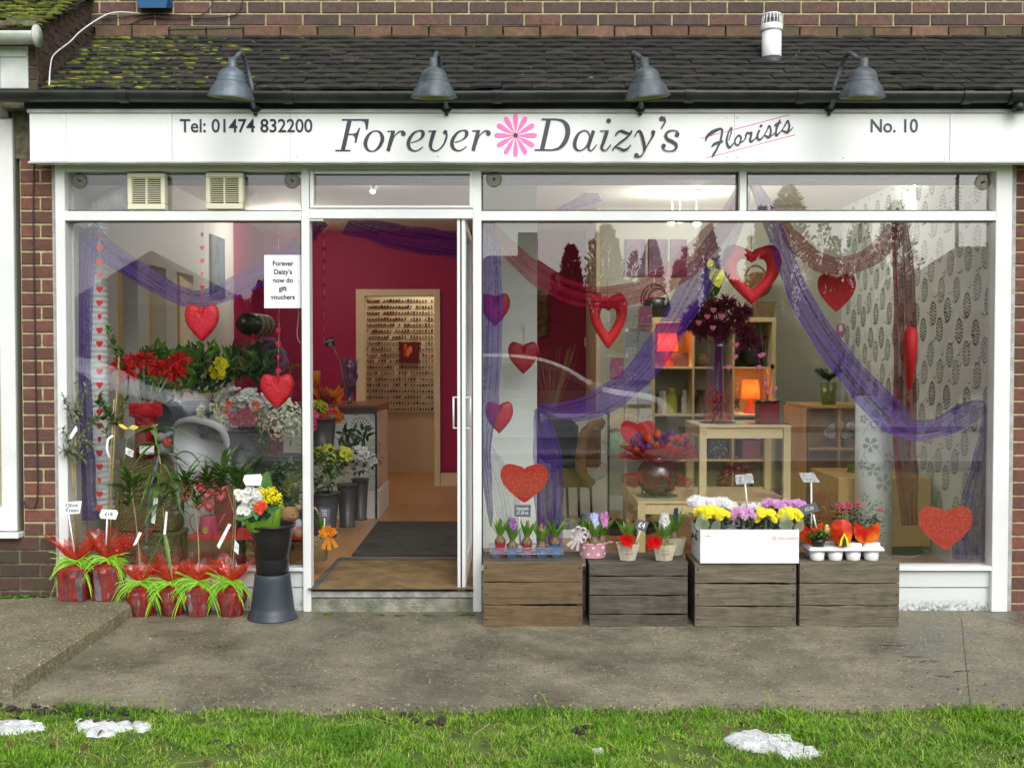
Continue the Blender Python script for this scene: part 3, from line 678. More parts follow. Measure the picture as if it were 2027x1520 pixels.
# left wall with three openings into a warm lit side room
m = MB(); ops = [(.72, 1.08), (1.3, 1.66), (1.9, 2.3)]; zo = 2.03; yy = .06
for a, b in ops:
    m.box(XL-.1, XL, yy, a, ZF, ZC); m.box(XL-.1, XL, a, b, zo, ZC); m.box(XL-.1, XL, a, b, ZF, ZF+.75); yy = b
m.box(XL-.1, XL, yy, 3.5, ZF, ZC); build(m, "left_wall", [mat("grey_white_wall", srgb(200, 196, 190), .7)], shop)
m = MB(); m.box(XL-.1, XL, 3.5, 4.78, ZF, ZC); build(m, "left_magenta_wall", MAG, shop)
m = MB(); m.box(XL-1.5, XL-1.4, .06, 4, ZF, 1.86, 0); m.box(XL-1.5, XL-1.4, .06, 4, 1.86, ZC, 1); m.box(XL-1.5, XL-.1, .06, .1, ZF, ZC, 0); m.box(XL-1.5, XL-.1, 3.9, 4, ZF, ZC, 0)
build(m, "side_room_wall", [CRM, MAG], shop)
# white pillar in the window
m = MB(); m.box(X(946, 1.2), X(1063, 1.2), 1.2, 1.62, ZF, ZC, 0, .003); build(m, "pillar", mat("pillar_white", srgb(232, 240, 236), .6), shop)
# rows of cards on the storeroom wall
m = MB(); yb = 5.94; cols = [mat("ribbon_"+n_, c, .6) for n_, c in (("brown", (.022, .018, .016)), ("red", srgb(104, 24, 30)), ("grey", (.07, .07, .065)), ("blue", (.02, .025, .045)))]
rack = MB()
v = 592
while v < 815:
    z = Z(v, yb); rack.box(X(715, yb), X(862, yb), yb-.012, yb-.008, z-.045, z-.041, 0)
    u = 722
    while u < 860: 
        if rnd.random() < .93: wd = rnd.uniform(.004, .011); hh = rnd.uniform(.009, .018); c = rnd.choice((0, 0, 2, 2, 3, 1)) if int(v) % 3 else rnd.choice((1, 0, 2)); x = X(u, yb); m.box(x-wd, x+wd, yb-.03, yb-.012, z-.03, z-.03+hh*1.6, c)
        u += 5.8
    v += 11.9
rack.box(X(712, yb), X(866, yb), yb-.008, yb, Z(816, yb), Z(584, yb), 1)
CARDR = thing("card_rack", "rows of tiny coloured ribbon cards covering the storeroom wall", "display rack", (X(790, yb), yb, Z(816, yb)))
build(rack, "rack_board", [mat("rack_shelf", srgb(214, 202, 164), .6), mat("rack_back", srgb(232, 220, 184), .7)], CARDR); build(m, "cards", cols, CARDR, kind='stuff')
m = MB(); z0, z1 = .95, 1.85
y = .5
rk = MB()
while z0 < z1:
    yq = .6
    while yq < 3.6: rk.box(XL-1.4, XL-1.385, yq, yq+.02, z0, z0+.03, rnd.randint(0, 3)); yq += .045
    z0 += .075
build(rk, "side_card_rack", cols, label="rows of dark ribbon cards in the side room seen through the left openings", cat="display rack")
pm = MB(); pm.box(X(792, 5.9), X(830, 5.9), 5.895, 5.905, Z(718, 5.9), Z(677, 5.9), 0)
for i in range(5): c = P(rnd.uniform(800, 824), rnd.uniform(686, 710), 5.893); pm.ball(c, .035, 1+i % 2, 10, 6, 1.3, .7, .08)
build(pm, "tulip_poster", [mat("poster_dark_red", srgb(110, 24, 16), .5), TULO, mat("poster_pink", srgb(236, 130, 100), .5)], label="square tulip poster pinned over the card rows in the storeroom", cat="poster")

# ================================================================ SHOPFRONT (frames, panes, door)
sf = thing("shopfront", "white aluminium shopfront with large panes and open door", "shopfront", (0, 0, 0))
yf = -.03
m = MB()
def fr(u0, v0, u1, v1, y=yf, dy=.09, mm=None, mi=0): (mm or m).pbox(u0, v0, u1, v1, y, dy, mi, .003)
def vbar(u, w_, v0, v1, dy=.09, y=yf): a = X(u-w_/2, y); b = X(u+w_/2, y); m.box(a, b, y, y+dy, Z(v1, y), Z(v0, y), 0, .003)
JB = 1211
for (u, w_) in ((122, 19), (605.5, 16), (944.5, 17), (1984, 32)): vbar(u, w_, 325, JB)
def hbar(u0, u1, v0, v1, dy=.088, y=yf+.002): m.box(X(u0, y), X(u1, y), y, y+dy, Z(v1, y), Z(v0, y), 0, .003)
hbar(131, 598, 325, 339); hbar(613, 937, 325, 337); hbar(952, 1969, 325, 338)
hbar(131, 598, 418, 437); hbar(613, 937, 413, 433); hbar(952, 1969, 418, 437)
vbar(1469, 14, 338, 418, .086, yf+.004)
hbar(131, 598, 1124, 1131); hbar(952, 1969, 1121, 1130)
# inner fixed frames: thin returns
for (u0, u1, v0, v1) in ((132, 598, 339, 418), (132, 598, 437, 1124), (953, 1462, 338, 418), (1476, 1968, 338, 418), (953, 1968, 437, 1121)):
    pass
build(m, "window_frame", WHITE_AL, sf)
m = MB()                                                # top light casement in door bay
for (u0, v0, u1, v1) in ((613, 338, 621, 412), (929, 338, 937, 412), (621, 338, 929, 344), (621, 407, 929, 412)): m.pbox(u0, v0, u1, v1, yf-.006, .03, 0, .002)
build(m, "fanlight_frame", WHITE_AL, sf)
m = MB()                                                # stall-riser boards below the panes
for (u0, u1) in ((131, 598), (952, 1969)):
    a, b = X(u0, 0), X(u1, 0)
    m.box(a, b, .0, .05, Z(1162, 0), Z(1131, 0), 0, .002); m.box(a, b, .006, .05, -.02, Z(1164, 0), 0, .002)
RIS = NT("riser_board"); vec = RIS.coords(); sp = RIS.n('SeparateXYZ'); RIS.l(vec, sp.inputs[0]); lowz = RIS.n('MapRange'); lowz.inputs[1].default_value = .07; lowz.inputs[2].default_value = 0; RIS.l(sp.outputs[2], lowz.inputs[0])
spl = RIS.noise(vec, 60, 6, .7, lo=.45, hi=.6); cc_ = RIS.mix(RIS.math('MULTIPLY', lowz.outputs[0], spl), (.66, .7, .7), (.05, .06, .04)); RISM = RIS.done(RIS.bsdf(cc_, .45))
build(m, "riser_panel", RISM, sf)
panes = MB()
def pane(u0, v0, u1, v1, y=.03): 
    q = MB(); q.box(X(u0, y), X(u1, y), y, y+.004, Z(v1, y), Z(v0, y)); build(q, "glass_pane", GLASS, sf)
pane(130, 337, 600, 420); pane(130, 435, 600, 1126); pane(612, 336, 938, 415, .0); pane(951, 337, 1464, 420); pane(1474, 337, 1971, 420); pane(951, 435, 1971, 1124)
m = MB()
for (u0, v0, u1, v1) in ((131, 339, 598, 418), (131, 437, 598, 1124), (952, 338, 1462, 418), (1476, 338, 1969, 418), (952, 437, 1969, 1121)):   # black gaskets
    m.pbox(u0, v0, u1, v0+3, .018, .012); m.pbox(u0, v1-2, u1, v1, .018, .012); m.pbox(u0, v0+3, u0+4, v1-2, .018, .012); m.pbox(u1-3, v0+3, u1, v1-2, .018, .012)
build(m, "gasket", BLACKP, sf)
m = MB(); xx = X(115, -.01)
for (u0, u1) in ((107, 114), (1999, 2007)): m = MB(); m.box(X(u0, -.004), X(u1, -.004), -.006, .05, 0, Z(330, 0)); build(m, "mastic_seal", MASTIC, sf)
# open door leaf seen on edge
dr = MB(); x0 = X(905, -.01)
dr.box(x0, X(911, -.01), -.01, .03, Z(1169, -.01), Z(433, -.01), 0, .002); dr.box(X(914, -.01), X(921, -.01), -.01, .03, Z(1169, -.01), Z(433, -.01), 0, .002); dr.box(X(911, .0), X(914, .0), .0, .03, Z(1169, 0), Z(433, 0), 1)
xl = X(916, .03)
dr.box(xl-.018, xl+.018, .03, .12, ZF, Z(433, 0), 0); dr.box(xl-.018, xl+.018, .86, .94, ZF, Z(433, 0), 0); dr.box(xl-.018, xl+.018, .12, .86, ZF, ZF+.12, 0); dr.box(xl-.018, xl+.018, .12, .86, Z(450, 0), Z(433, 0), 0)
door = build(dr, "door_leaf", [WHITE_AL, BLACKP], sf)
q = MB(); q.box(xl-.003, xl+.003, .12, .86, ZF+.12, Z(450, 0)); build(q, "door_glass", GLASS, sf)
q = MB()
for s_, u in ((-1, 897.5), (1, 931)):
    xa = X(u, .0); z0, z1 = Z(848, 0), Z(785, 0); xb = X(905 if s_ < 0 else 921, 0)
    q.tube([(xa, -.0, z0), (xa, 0, z1)], .0055, 10); q.box(min(xa, xb), max(xa, xb), -.008, .008, z1-.006, z1); q.box(min(xa, xb), max(xa, xb), -.008, .008, z0, z0+.006)
build(q, "door_handle", SILV, sf)
q = MB(); q.pbox(613, 433, 640, 437, -.02, .05); build(q, "door_closer", WHITE_AL, sf)
# threshold
m = MB(); m.box(X(611, -.02), X(939, -.02), -.02, .3, -.03, Z(1183, -.02), 0, .008); build(m, "concrete_step", mat("step_concrete", srgb(160, 160, 144), .85, srgb(110, 112, 96), 12, bump=1, bs=90, bd=.012), sf)
m = MB(); m.box(X(614, -.025), X(936, -.025), -.03, .05, Z(1181, -.02)-.002, Z(1170, -.025), 0, .003); build(m, "threshold_strip", mat("worn_aluminium", (.55, .56, .55), .35, (.3, .3, .28), 25, metal=.4), sf)
# extractor vents
def vent(u0, v0, u1, v1, lab):
    y = -.035; a = P(u0, v1, y); b = P(u1, v0, y); t = thing("extractor_vent", lab, "vent", (a.x, y, a.z), "square extractor vents in the top left pane")
    m = MB(); w_ = b.x-a.x; h = b.z-a.z; fw = w_*.12
    for (x0, x1, z0, z1) in ((a.x, b.x, a.z, a.z+h*.16), (a.x, b.x, b.z-fw, b.z), (a.x, a.x+fw, a.z+h*.16, b.z-fw), (b.x-fw, b.x, a.z+h*.16, b.z-fw)): m.box(x0, x1, y, y+.06, z0, z1, 0, .004)
    m.box(a.x+w_*.48, a.x+w_*.52, y+.004, y+.03, a.z+h*.16, b.z-fw, 0)
    build(m, "surround", CREAM, t); m = MB(); n = 12
    for i in range(n):
        z = a.z+h*.18+(h*.70)*i/n; c = V(((a.x+b.x)/2, y+.014, z+.008)); m.obox(c, V((w_*.38, 0, 0)), V((0, .008, .002)), V((0, -.0005, .0021)), 0)
    build(m, "louvre", CREAM, t); m = MB(); m.box(a.x+fw, b.x-fw, y+.045, y+.058, a.z+h*.16, b.z-fw, 0); m.ball(((a.x+b.x)/2, y+.04, (a.z+b.z)/2), .02, 0, 10, 5); build(m, "backing", DARK, t)
vent(252, 343, 326, 415, "cream louvred extractor vent nearer the brick pier"); vent(407, 342, 480, 414, "cream louvred extractor vent nearer the door")
AMB = sheer("amber_plastic", srgb(150, 138, 86), .5, .05)
def glassvent(u, v, lab):
    y = .026; c = P(u, v, y); r = 15/S(y); m = MB(); n = 36
    t = thing("glass_ventilator", lab, "ventilator", tuple(c), "round ventilators in the top panes")
    for i in range(n):
        a = 2*math.pi*i/n; d = V((math.cos(a), 0, math.sin(a))); q = V((-d.z, 0, d.x))*r*.055
        m.add([c+d*r*.35-q*.5, c+d*r*.35+q*.5, c+d*r*.92+q, c+d*r*.92-q], [(0, 1, 2, 3)], 0)
    build(m, "blades", AMB, t); m = MB(); m.tube([c+V((math.cos(i*.3)*r, 0, math.sin(i*.3)*r)) for i in range(21)], .002, 6, 0, closed=True); m.tube([c+V((0, -.008, 0)), c+V((0, .02, 0))], r*.2, 14, 1)
    m.tube([c+V((0, .006, 0)), c+V((0, .0065, 0))], r*.98, 24, 0); build(m, "ring", [AMB, mat("ventilator_hub", srgb(90, 92, 74), .4)], t)
for u, v, l_ in ((157, 358, "round amber ventilator in the corner by the left brick pier"), (578, 358, "round amber ventilator just left of the door mullion"), (978, 355, "round amber ventilator just right of the doorway"), (1946, 361, "round amber ventilator in the corner by the right brick pier")): glassvent(u, v, l_)
# ================================================================ SIGN
ys = -.15
sg = thing("shop_sign", "long white fascia sign with grey lettering and pink daisy", "sign", (0, ys, Z(322, ys)))
m = MB(); m.box(X(64, ys), 4.4, ys, -.05, Z(321, ys), Z(224, ys), 0, .002); build(m, "sign_board", SIGNW, sg)
m = MB(); m.box(X(62, ys)-.004, 4.4, ys-.012, ys+.02, Z(224, ys)-.002, Z(217, ys), 0, .003); m.box(X(62, ys)-.004, 4.4, ys-.008, ys+.02, Z(324, ys), Z(320, ys), 0, .002)
build(m, "sign_trim", TRIM, sg)
m = MB(); GAP = mat("panel_seam", (.42, .44, .45), .6)
for u in (136, 345, 577, 1451, 1881): m = MB(); m.box(X(u, ys)-.001, X(u, ys)+.001, ys-.0012, ys, Z(320, ys), Z(225, ys), 0); build(m, "panel_seam", GAP, sg)
for u in (129, 337, 1875): m = MB(); m.box(X(u, ys), X(u+7, ys), ys-.006, ys, Z(320, ys), Z(226, ys), 0, .002); build(m, "cover_strip", SIGNW, sg)
m = MB()
for u, v in ((349, 236), (566, 231), (588, 232), (867, 230), (868, 309), (1156, 231), (1155, 310), (566, 310), (588, 310), (346, 312), (1439, 233), (1459, 233), (1440, 311), (1460, 311), (1667, 231), (1670, 312), (1870, 233), (1870, 313)): c = P(u, v, ys); m = MB(); m.ball(c+V((0, -.001, 0)), .0055, 0, 8, 5, 1, 1, .6); build(m, "screw_cap", SIGNW, sg)
ly = [ys-.0025]
def gpt(ox, x, y): return P(ox+x/10.135, 220+y/10.135, ys)
def strokes(m, ox, L):
    for st in L:
        ly[0] -= .00012
        if st[0] == 'c': _, x, y, r = st; c = gpt(ox, x, y); k = r/10.135/S(ys); m.poly([V((c.x+k*math.cos(i*.3927), ly[0], c.z+k*math.sin(i*.3927))) for i in range(16)])
        elif st[0] == 'p': m.poly([V((p.x, ly[0], p.z)) for p in [gpt(ox, x, y) for x, y in st[1]]])
        else:
            cl = st[0] == 'o'; pts = st[1] if cl else st; q = smoothpath(pts, 8, cl) if len(pts) > 2 else pts
            if cl: q = q+[q[0], q[1]]
            path = []; ws = []
            for x, y, w_ in q: p = gpt(ox, x, y); path.append(V((p.x, ly[0], p.z))); ws.append(max(.001, w_/10.135/S(ys)))
            m.ribbon(path, ws, (0, -1, 0), 0, False)
# stroke widths in the tables are horizontal stem widths
E = [[(1555,640,18),(1680,602,20),(1765,545,40),(1800,470,72),(1785,415,55),(1720,400,24),(1620,440,42),(1535,550,66),(1505,650,72),(1530,750,60),(1620,805,30),(1710,785,24),(1795,722,22)]]
RR = [[(1205,400,74),(1155,580,74),(1098,806,74)],[(1085,413,24),(1238,405,20)],[(1150,700,34),(1190,580,24),(1240,490,20),(1310,428,26),(1370,410,28),(1420,425,44)],('c',1405,458,48)]
sh = lambda L, dx, dy: [((st[0], st[1]+dx, st[2]+dy, st[3]) if st[0] == 'c' else [(x+dx, y+dy, w_) for x, y, w_ in st]) for st in L]
m = MB()
strokes(m, 660, [[(330,178,84),(188,800,84)],[(172,182,34),(712,182,34)],[(40,797,30),(342,797,30)],('p',[(560,196),(716,170),(685,378),(652,378),(648,290),(625,225)]),[(310,472,26),(425,472,26)],('p',[(540,342),(460,640),(427,640),(436,560),(420,515),(390,485),(390,460),(440,450),(480,410),(512,342)]),
  ('o',[(850,402,22),(940,440,50),(985,550,76),(945,680,66),(860,780,38),(775,812,22),(685,775,48),(642,660,76),(675,540,66),(750,440,38)])]+RR+E)
strokes(m, 830, [[(185,412,24),(342,400,20)],[(300,408,78),(240,610,72),(226,700,66),(250,770,46),(320,805,30),(400,775,26),(480,690,32),(532,580,40),(552,490,38),(545,440,34)],('c',522,428,42)]+sh(E,-847,-6)+sh(RR,-17,-8))
build(m, "lettering", INK, sg); m = MB()
strokes(m, 1040, [[(470,172,88),(332,790,88)],[(325,173,32),(640,171,30)],[(185,785,28),(545,786,28)],[(610,172,26),(740,200,50),(825,290,88),(852,410,96),(822,560,92),(750,680,78),(660,755,46),(530,786,26)],
  ('o',[(1180,397,22),(1250,425,28),(1287,500,24),(1270,600,28),(1210,730,28),(1100,798,24),(1015,760,52),(988,660,74),(1015,550,66),(1080,445,40)]),[(1366,398,70),(1305,600,58),(1268,720,54),(1275,775,40),(1315,797,26),(1360,765,22),(1432,675,20)],
  [(1500,411,22),(1672,399,18)],[(1636,410,76),(1562,640,66),(1528,730,60),(1552,785,42),(1605,795,24),(1650,760,24),(1712,682,24)],('c',1670,200,46)])
strokes(m, 1180, [[(382,505,26),(430,435,30),(500,405,42),(570,430,56),(640,455,42),(690,440,24),(712,395,28)],[(714,400,30),(690,460,26),(600,550,38),(480,640,40),(380,720,26),(340,770,30),(330,800,34)],[(375,735,18),(450,745,42),(540,788,56),(610,775,46),(660,730,28),(692,685,24)],
  [(770,525,22),(820,432,26),(870,405,42),(908,470,58),(948,610,62),(973,740,60),(962,815,40)],[(1145,430,76),(1138,500,48),(1080,600,30),(1000,740,26),(940,860,26),(890,915,30),(835,925,40)],('c',1145,430,40),('c',808,896,46),
  ('c',1315,158,48),[(1345,135,60),(1380,190,36),(1365,260,32),(1305,355,26)],[(1650,470,44),(1630,425,28),(1590,403,24),(1520,395,26),(1430,430,44),(1396,500,56),(1440,575,62),(1530,620,66),(1603,680,62),(1600,755,48),(1540,800,30),(1450,810,24),(1380,795,26),(1335,740,34)],('c',1625,480,45),('c',1352,706,45)])
build(m, "lettering", INK, sg)
m = MB(); ly[0] = ys-.004
strokes(m, 1380, [[(168,610,22),(195,520,50),(300,430,74),(430,368,50),(500,360,36)],[(498,360,40),(500,430,40),(470,590,44),(430,690,42),(380,790,42),(330,870,46),(300,925,26)],[(290,725,24),(340,668,50),(430,635,58),(490,622,46),(518,595,16)],
  [(625,600,16),(670,480,22),(692,370,26),(680,335,20),(640,400,28),(602,520,34),(590,620,42),(620,710,50),(650,735,42),(700,690,30),(735,640,24)],
  ('o',[(840,490,32),(877,530,34),(870,600,36),(840,670,36),(800,690,34),(762,650,30),(760,590,30),(795,525,32)]),[(860,640,22),(920,610,24),(960,560,26),(985,500,28)],
  [(965,505,30),(1000,440,34),(1040,450,42),(1090,438,36),(1075,510,42),(1060,580,46),(1080,620,42),(1130,585,28),(1190,530,22)],[(1250,385,44),(1212,470,42),(1210,550,44),(1245,580,42),(1300,545,26),(1350,480,20)],('c',1280,305,28),
  [(1340,490,20),(1400,390,24),(1440,300,30),(1475,370,34),(1475,450,38),(1430,530,46),(1390,510,36),(1345,490,22)],[(1430,540,36),(1490,500,24),(1560,440,20)],
  [(1665,175,26),(1620,270,50),(1590,360,38),(1577,440,38),(1588,495,42),(1640,450,26),(1700,390,20)],[(1545,300,26),(1600,265,48),(1685,233,24)],[(1700,390,20),(1760,290,26),(1810,200,32),(1845,280,34),(1840,350,38),(1800,430,46),(1750,415,36),(1705,395,22)],[(1800,450,32),(1860,400,24),(1925,325,14)]])
build(m, "script_lettering", INK, sg)
m = MB(); ly[0] = ys-.0012
strokes(m, 1380, [[(60,553,12),(1855,78,15)],[(165,950,13),(1965,478,13)]]); build(m, "pink_rule", PLINE, sg)
m = MB(); c = P(1020.6, 268.6, ys); k = 1/S(ys)
for i in range(12):
    a = R(90+30*i); d = V((math.cos(a), 0, math.sin(a))); q = V((-d.z, 0, d.x)); pr = [(4, .6), (12, 1.8), (22, 3.9), (32, 4.8), (38, 4.5), (41, 2.9), (42.2, 0)]
    m.poly([V((c.x, ys-.003, c.z))+(d*r+q*w_)*k for r, w_ in pr]+[V((c.x, ys-.003, c.z))+(d*r-q*w_)*k for r, w_ in pr[-2::-1]], 0)
m.poly([V((c.x+4.5*k*math.cos(i*.4), ys-.0036, c.z+4.5*k*math.sin(i*.4))) for i in range(16)], 1)
build(m, "daisy_emblem", [PINK, INK], sg)
def sgtext(txt, u0, u1, v0, v1, name, bold=.0015):
    m = MB(); textmesh(m, txt, P((u0+u1)/2, (v0+v1)/2, ys-.0025), (v1-v0)/S(ys), 0, bold=bold); xs = [p[0] for p in m.v]; zs = [p[2] for p in m.v]
    a, b = X(u0, ys), X(u1, ys); za, zb = Z(v1, ys), Z(v0, ys)
    m.v = [(a+(x-min(xs))/(max(xs)-min(xs))*(b-a), y, za+(z-min(zs))/(max(zs)-min(zs))*(zb-za)) for x, y, z in m.v]; build(m, name, INK, sg)
sgtext("Tel: 01474 832200", 360, 621, 236, 263, "phone_lettering"); sgtext("No. 10", 1719, 1812, 236, 263, "number_lettering")
# ================================================================ SIGN LAMPS
def lamp(ub, us_, ua, tilt, lab, mt):
    b = P(ub, 212, -.16); t = thing("sign_lamp", lab, "lamp", tuple(b), "gooseneck lamps above the sign")
    yS = -.47; bot = P(us_, 196, yS); r0 = 45.5/S(yS); ax = V((math.sin(tilt), -.12, math.cos(tilt))).normalized()
    prof = [(r0*.99, 0), (r0, .006), (r0*.96, .016), (r0*.9, .035), (r0*.81, .055), (r0*.71, .073), (r0*.655, .083), (r0*.665, .086), (r0*.655, .089), (r0*.6, .092), (r0*.61, .105), (r0*.55, .125), (r0*.42, .142), (r0*.22, .153), (r0*.18, .16), (r0*.17, .195)]
    m = MB(); m.lathe(prof+[(.0001, .196)], (0, 0, 0), 36); m.lathe([(r0*.93, .003), (r0*.84, .035), (r0*.6, .08), (r0*.5, .11), (.0001, .14)], (0, 0, 0), 36, 0)
    rot = V((0, 0, 1)).rotation_difference(ax).to_matrix().to_4x4(); rot.translation = bot; m.xf(rot); m.f, m.m, m.sm = (list(z) for z in zip(*[(f, 0, True) for f in m.f if len(f) == 4]))
    n1 = 36*(len(prof)+1); m.m = [0 if max(f) < n1 else 1 for f in m.f]
    build(m, "lamp_shade", [mt, mat("reflector_cream", srgb(170, 170, 130), .4)], t)
    top = bot+ax*.19; ap = P(ua, 106, (yS-.22)/2); pts = [b+V((0, .0, 0)), b+V((0, -.06, .0)), P(ub-.25*(ub-ua), 175, -.24), P(ua+.35*(ub-ua), 130, -.26), ap, P(us_+.35*(ua-us_)+math.sin(tilt)*20, 116, -.43), top]
    m = MB(); m.tube(smoothpath(pts, 8), .0115, 10); m.tube([bot+ax*.165, bot+ax*.2], .019, 12); build(m, "arm", mt, t)
    m = MB(); m.tube([b+V((0, .02, 0)), b+V((0, -.005, 0))], .032, 18); m.tube([b+V((0, -.005, 0)), b+V((0, -.03, 0))], .018, 12); m.tube([b+V((0, .0, -.02)), b+V((0, .0, -.045))], .01, 8); build(m, "wall_plate", BLACKP, t)
lamp(506, 457, 478, .08, "blue-grey gooseneck lamp above the phone number", GREYM); lamp(884, 859, 865, 0, "grey gooseneck lamp above the word before the daisy", GREYM2)
lamp(1267, 1282, 1253, -.1, "grey gooseneck lamp above the word after the daisy", GREYM2); lamp(1641, 1706, 1680, .02, "gooseneck lamp with mottled shade above the house number end", GREYM2)
# ================================================================ FLUE, ALARM, CABLES
y = .28; b = P(1527, 146, y); k = 1/S(y); t = thing("flue_pipe", "white plastic flue pipe with slotted cap on the tiled roof", "flue pipe", tuple(b))
m = MB(); m.lathe([(19*k, 0), (19*k, (145-62)*k)], b+V((0, 0, 0)), 24); m.lathe([(21*k, (145-63)*k), (21.5*k, (145-61)*k), (21.5*k, (145-53)*k), (20*k, (145-50)*k)], b, 24); build(m, "pipe", PLASTW, t)
m = MB(); m.lathe([(18*k, (145-33)*k), (18*k, (145-30)*k)], b, 24)
for i in range(16): a = i*math.pi/8; d = V((math.cos(a), math.sin(a), 0)); m.tube([b+d*20*k+V((0, 0, 94*k)), b+d*17*k+V((0, 0, 114*k))], .0028, 5)
build(m, "slotted_cap", PLASTW, t)
m = MB(); m.lathe([(36*k, -6*k), (33*k, 0), (25*k, 10*k), (21*k, 18*k), (20*k, 31*k)], b, 24); m.box(b.x-.1, b.x+.1, b.y-.07, b.y+.05, b.z-.035, b.z-.015); build(m, "rubber_collar", mat("lead_grey", srgb(62, 66, 70), .5), t)
y = YU-.01; a = P(277, 24, y); b = P(342, -22, y); t = thing("alarm_box", "blue and white alarm box fixed to the upper brick wall", "alarm box", (a.x, y, a.z))
m = MB(); m.add([(a.x, y, a.z+.02), (a.x+.02, y-.075, a.z), (b.x-.02, y-.075, a.z), (b.x, y, a.z+.02), (a.x, y, a.z+.075), (a.x, y-.08, a.z+.07), (b.x, y-.08, a.z+.07), (b.x, y, a.z+.075)], [(0,1,2,3),(1,5,6,2),(0,4,5,1),(3,2,6,7),(4,7,6,5)]); build(m, "blue_base", mat("alarm_blue", srgb(20, 84, 130), .35), t)
m = MB(); m.box(a.x-.002, b.x+.002, y-.085, y, a.z+.076, a.z+.2, 0, .006); build(m, "white_cover", PLASTW, t)
def cable(pts, r, mt, lab, n=6): m = MB(); m.tube(smoothpath(pts, n), r, 6); build(m, "cable", mt, label=lab, cat="cable")
WC = mat("white_cable", (.7, .7, .68), .5); BC = mat("black_cable", (.02, .02, .02), .5)
yc = YU-.012
cable([P(278, 27, yc), P(230, 25, yc), P(200, 35, .6), P(160, 62, .4), P(140, 82, .3), P(108, 108, .1), P(100, 130, .0), P(97, 178, -.14)], .0042, WC, "white cable running from the alarm box down beside the roof")
cable([P(205, 50, yc), P(225, 55, yc), P(260, 48, yc), P(290, 36, yc), P(350, 38, yc), P(450, 34, yc), P(475, 20, yc), P(481, -10, yc)], .0035, BC, "black cable clipped along the upper bricks, upper run")
cable([P(200, 40, yc), P(300, 29, yc), P(380, 32, yc), P(405, 27, yc), P(418, 12, yc), P(420, -10, yc)], .003, BC, "black cable turning up the upper bricks right of the alarm box")
cable([P(215, 55, yc), P(300, 60, yc-.02), P(600, 54, yc-.02), P(1000, 53, yc-.02), P(1400, 52, yc-.02), P(1700, 55, yc-.02), P(2060, 53, yc-.02)], .003, BC, "long thin black cable along the top of the flashing tiles")
cable([P(67, 324, -.01), P(66, 420, -.01), P(68, 560, -.01), P(71, 760, -.01), P(74, 900, -.01), P(74, 985, -.015), P(64, 1006, -.02), P(50, 1000, -.02), P(44, 985, -.01)], .0042, BC, "black cable hanging down the left brick pier and looping at its foot")
# ================================================================ NEIGHBOUR
nb = thing("neighbour_building", "neighbouring shop with mossy tiled roof and white window frame", "building", (-3.2, 0, 0))
m = MB(); A2 = V((0, -.14, Z(60, -.14))); B2 = V((0, .98, A2.z+.62)); d2 = (B2-A2); L2 = d2.length; d2.normalize(); u2 = V((1, 0, 0)).cross(d2); xr = X(82, -.14)
for i in range(14):
    x = -4.6-(.08 if i % 2 else 0)
    while x < xr-.02:
        b_ = min(x+.163, xr); p0 = A2+d2*(.095*i)+u2*rnd.uniform(.008, .016); vs = []
        for xx in (x+.001, b_):
            for l, h in ((0, 0), (.17, -.014)): p = p0+d2*l+u2*h; vs += [V((xx, p.y, p.z)), V((xx, p.y, p.z))-u2*.013]
        m.add(vs, [(0, 4, 6, 2), (0, 1, 5, 4), (1, 3, 7, 5), (4, 5, 7, 6), (0, 2, 3, 1)], 0); x += .165
m.box(-4.6, xr-.02, -.1, .98, A2.z-.08, A2.z-.02, 1)
build(m, "mossy_roof", [TILE, DARK], nb)
m = MB()
for i in range(1500):
    x = rnd.uniform(-4, xr); t_ = rnd.random()*L2; k_ = round(t_/.095)*.095+rnd.random()*.05; q = A2+d2*k_+u2*.02; m.ball((x, q.y, q.z), rnd.uniform(.008, .026), 0, 6, 4, .5, rnd.uniform(1, 2.4), 1)
build(m, "moss", [MOSS], nb, kind='stuff')
m = MB(); yk = -.2; r_ = .055; gutter(m, -4.6, X(80, yk), yk, Z(68, yk), r_); c = P(82, 72, yk); m.tube([V((X(79, yk), yk, c.z)), V((X(84, yk), yk, c.z))], .058, 16); build(m, "white_gutter", mat("dirty_white_plastic", (.62, .66, .62), .5, (.4, .46, .38), 8), nb)
m = MB(); m.box(-4.6, X(62, -.12), -.12, .3, Z(176, -.12), Z(92, -.12), 0, .004); m.box(-4.6, X(59, -.13), -.13, .0, Z(113, -.13), Z(92, -.13), 0, .004); m.box(X(5, -.13), X(7, -.13), -.124, -.1, Z(176, -.12), Z(92, -.12), 1); build(m, "white_fascia_box", [mat("dirty_white_board", (.66, .7, .68), .5, (.5, .55, .5), 6), GAP], nb)
m = MB(); m.box(-4.6, X(28, 0), -.03, .08, Z(236, 0), Z(206, 0), 1); m.box(X(3, 0), X(33, 0), -.02, .08, Z(1050, 0), Z(236, 0), 0, .004); m.box(-4.6, X(3, 0), -.02, .08, Z(1050, 0), Z(1004, 0), 0, .004); m.box(-4.6, X(40, 0), -.05, .1, Z(1063, 0), Z(1052, 0), 0, .003)
m.box(X(29, 0), X(36, 0), -.006, .1, Z(1050, 0), Z(206, 0), 1)
build(m, "window_frame", [WHITE_AL, mat("grey_trim", srgb(110, 110, 100), .6)], nb)
m = MB(); m.box(-4.6, X(4, .03), .03, .036, Z(1006, .03), Z(236, .03)); build(m, "window_pane", GLASS, nb)
m = MB(); m.box(-4.6, -2.66, 1.2, 1.3, 0, 3); m.box(-4.6, -2.66, .04, 1.3, 0, .1); build(m, "interior_wall", mat("neighbour_interior", srgb(170, 168, 150), .7), nb)
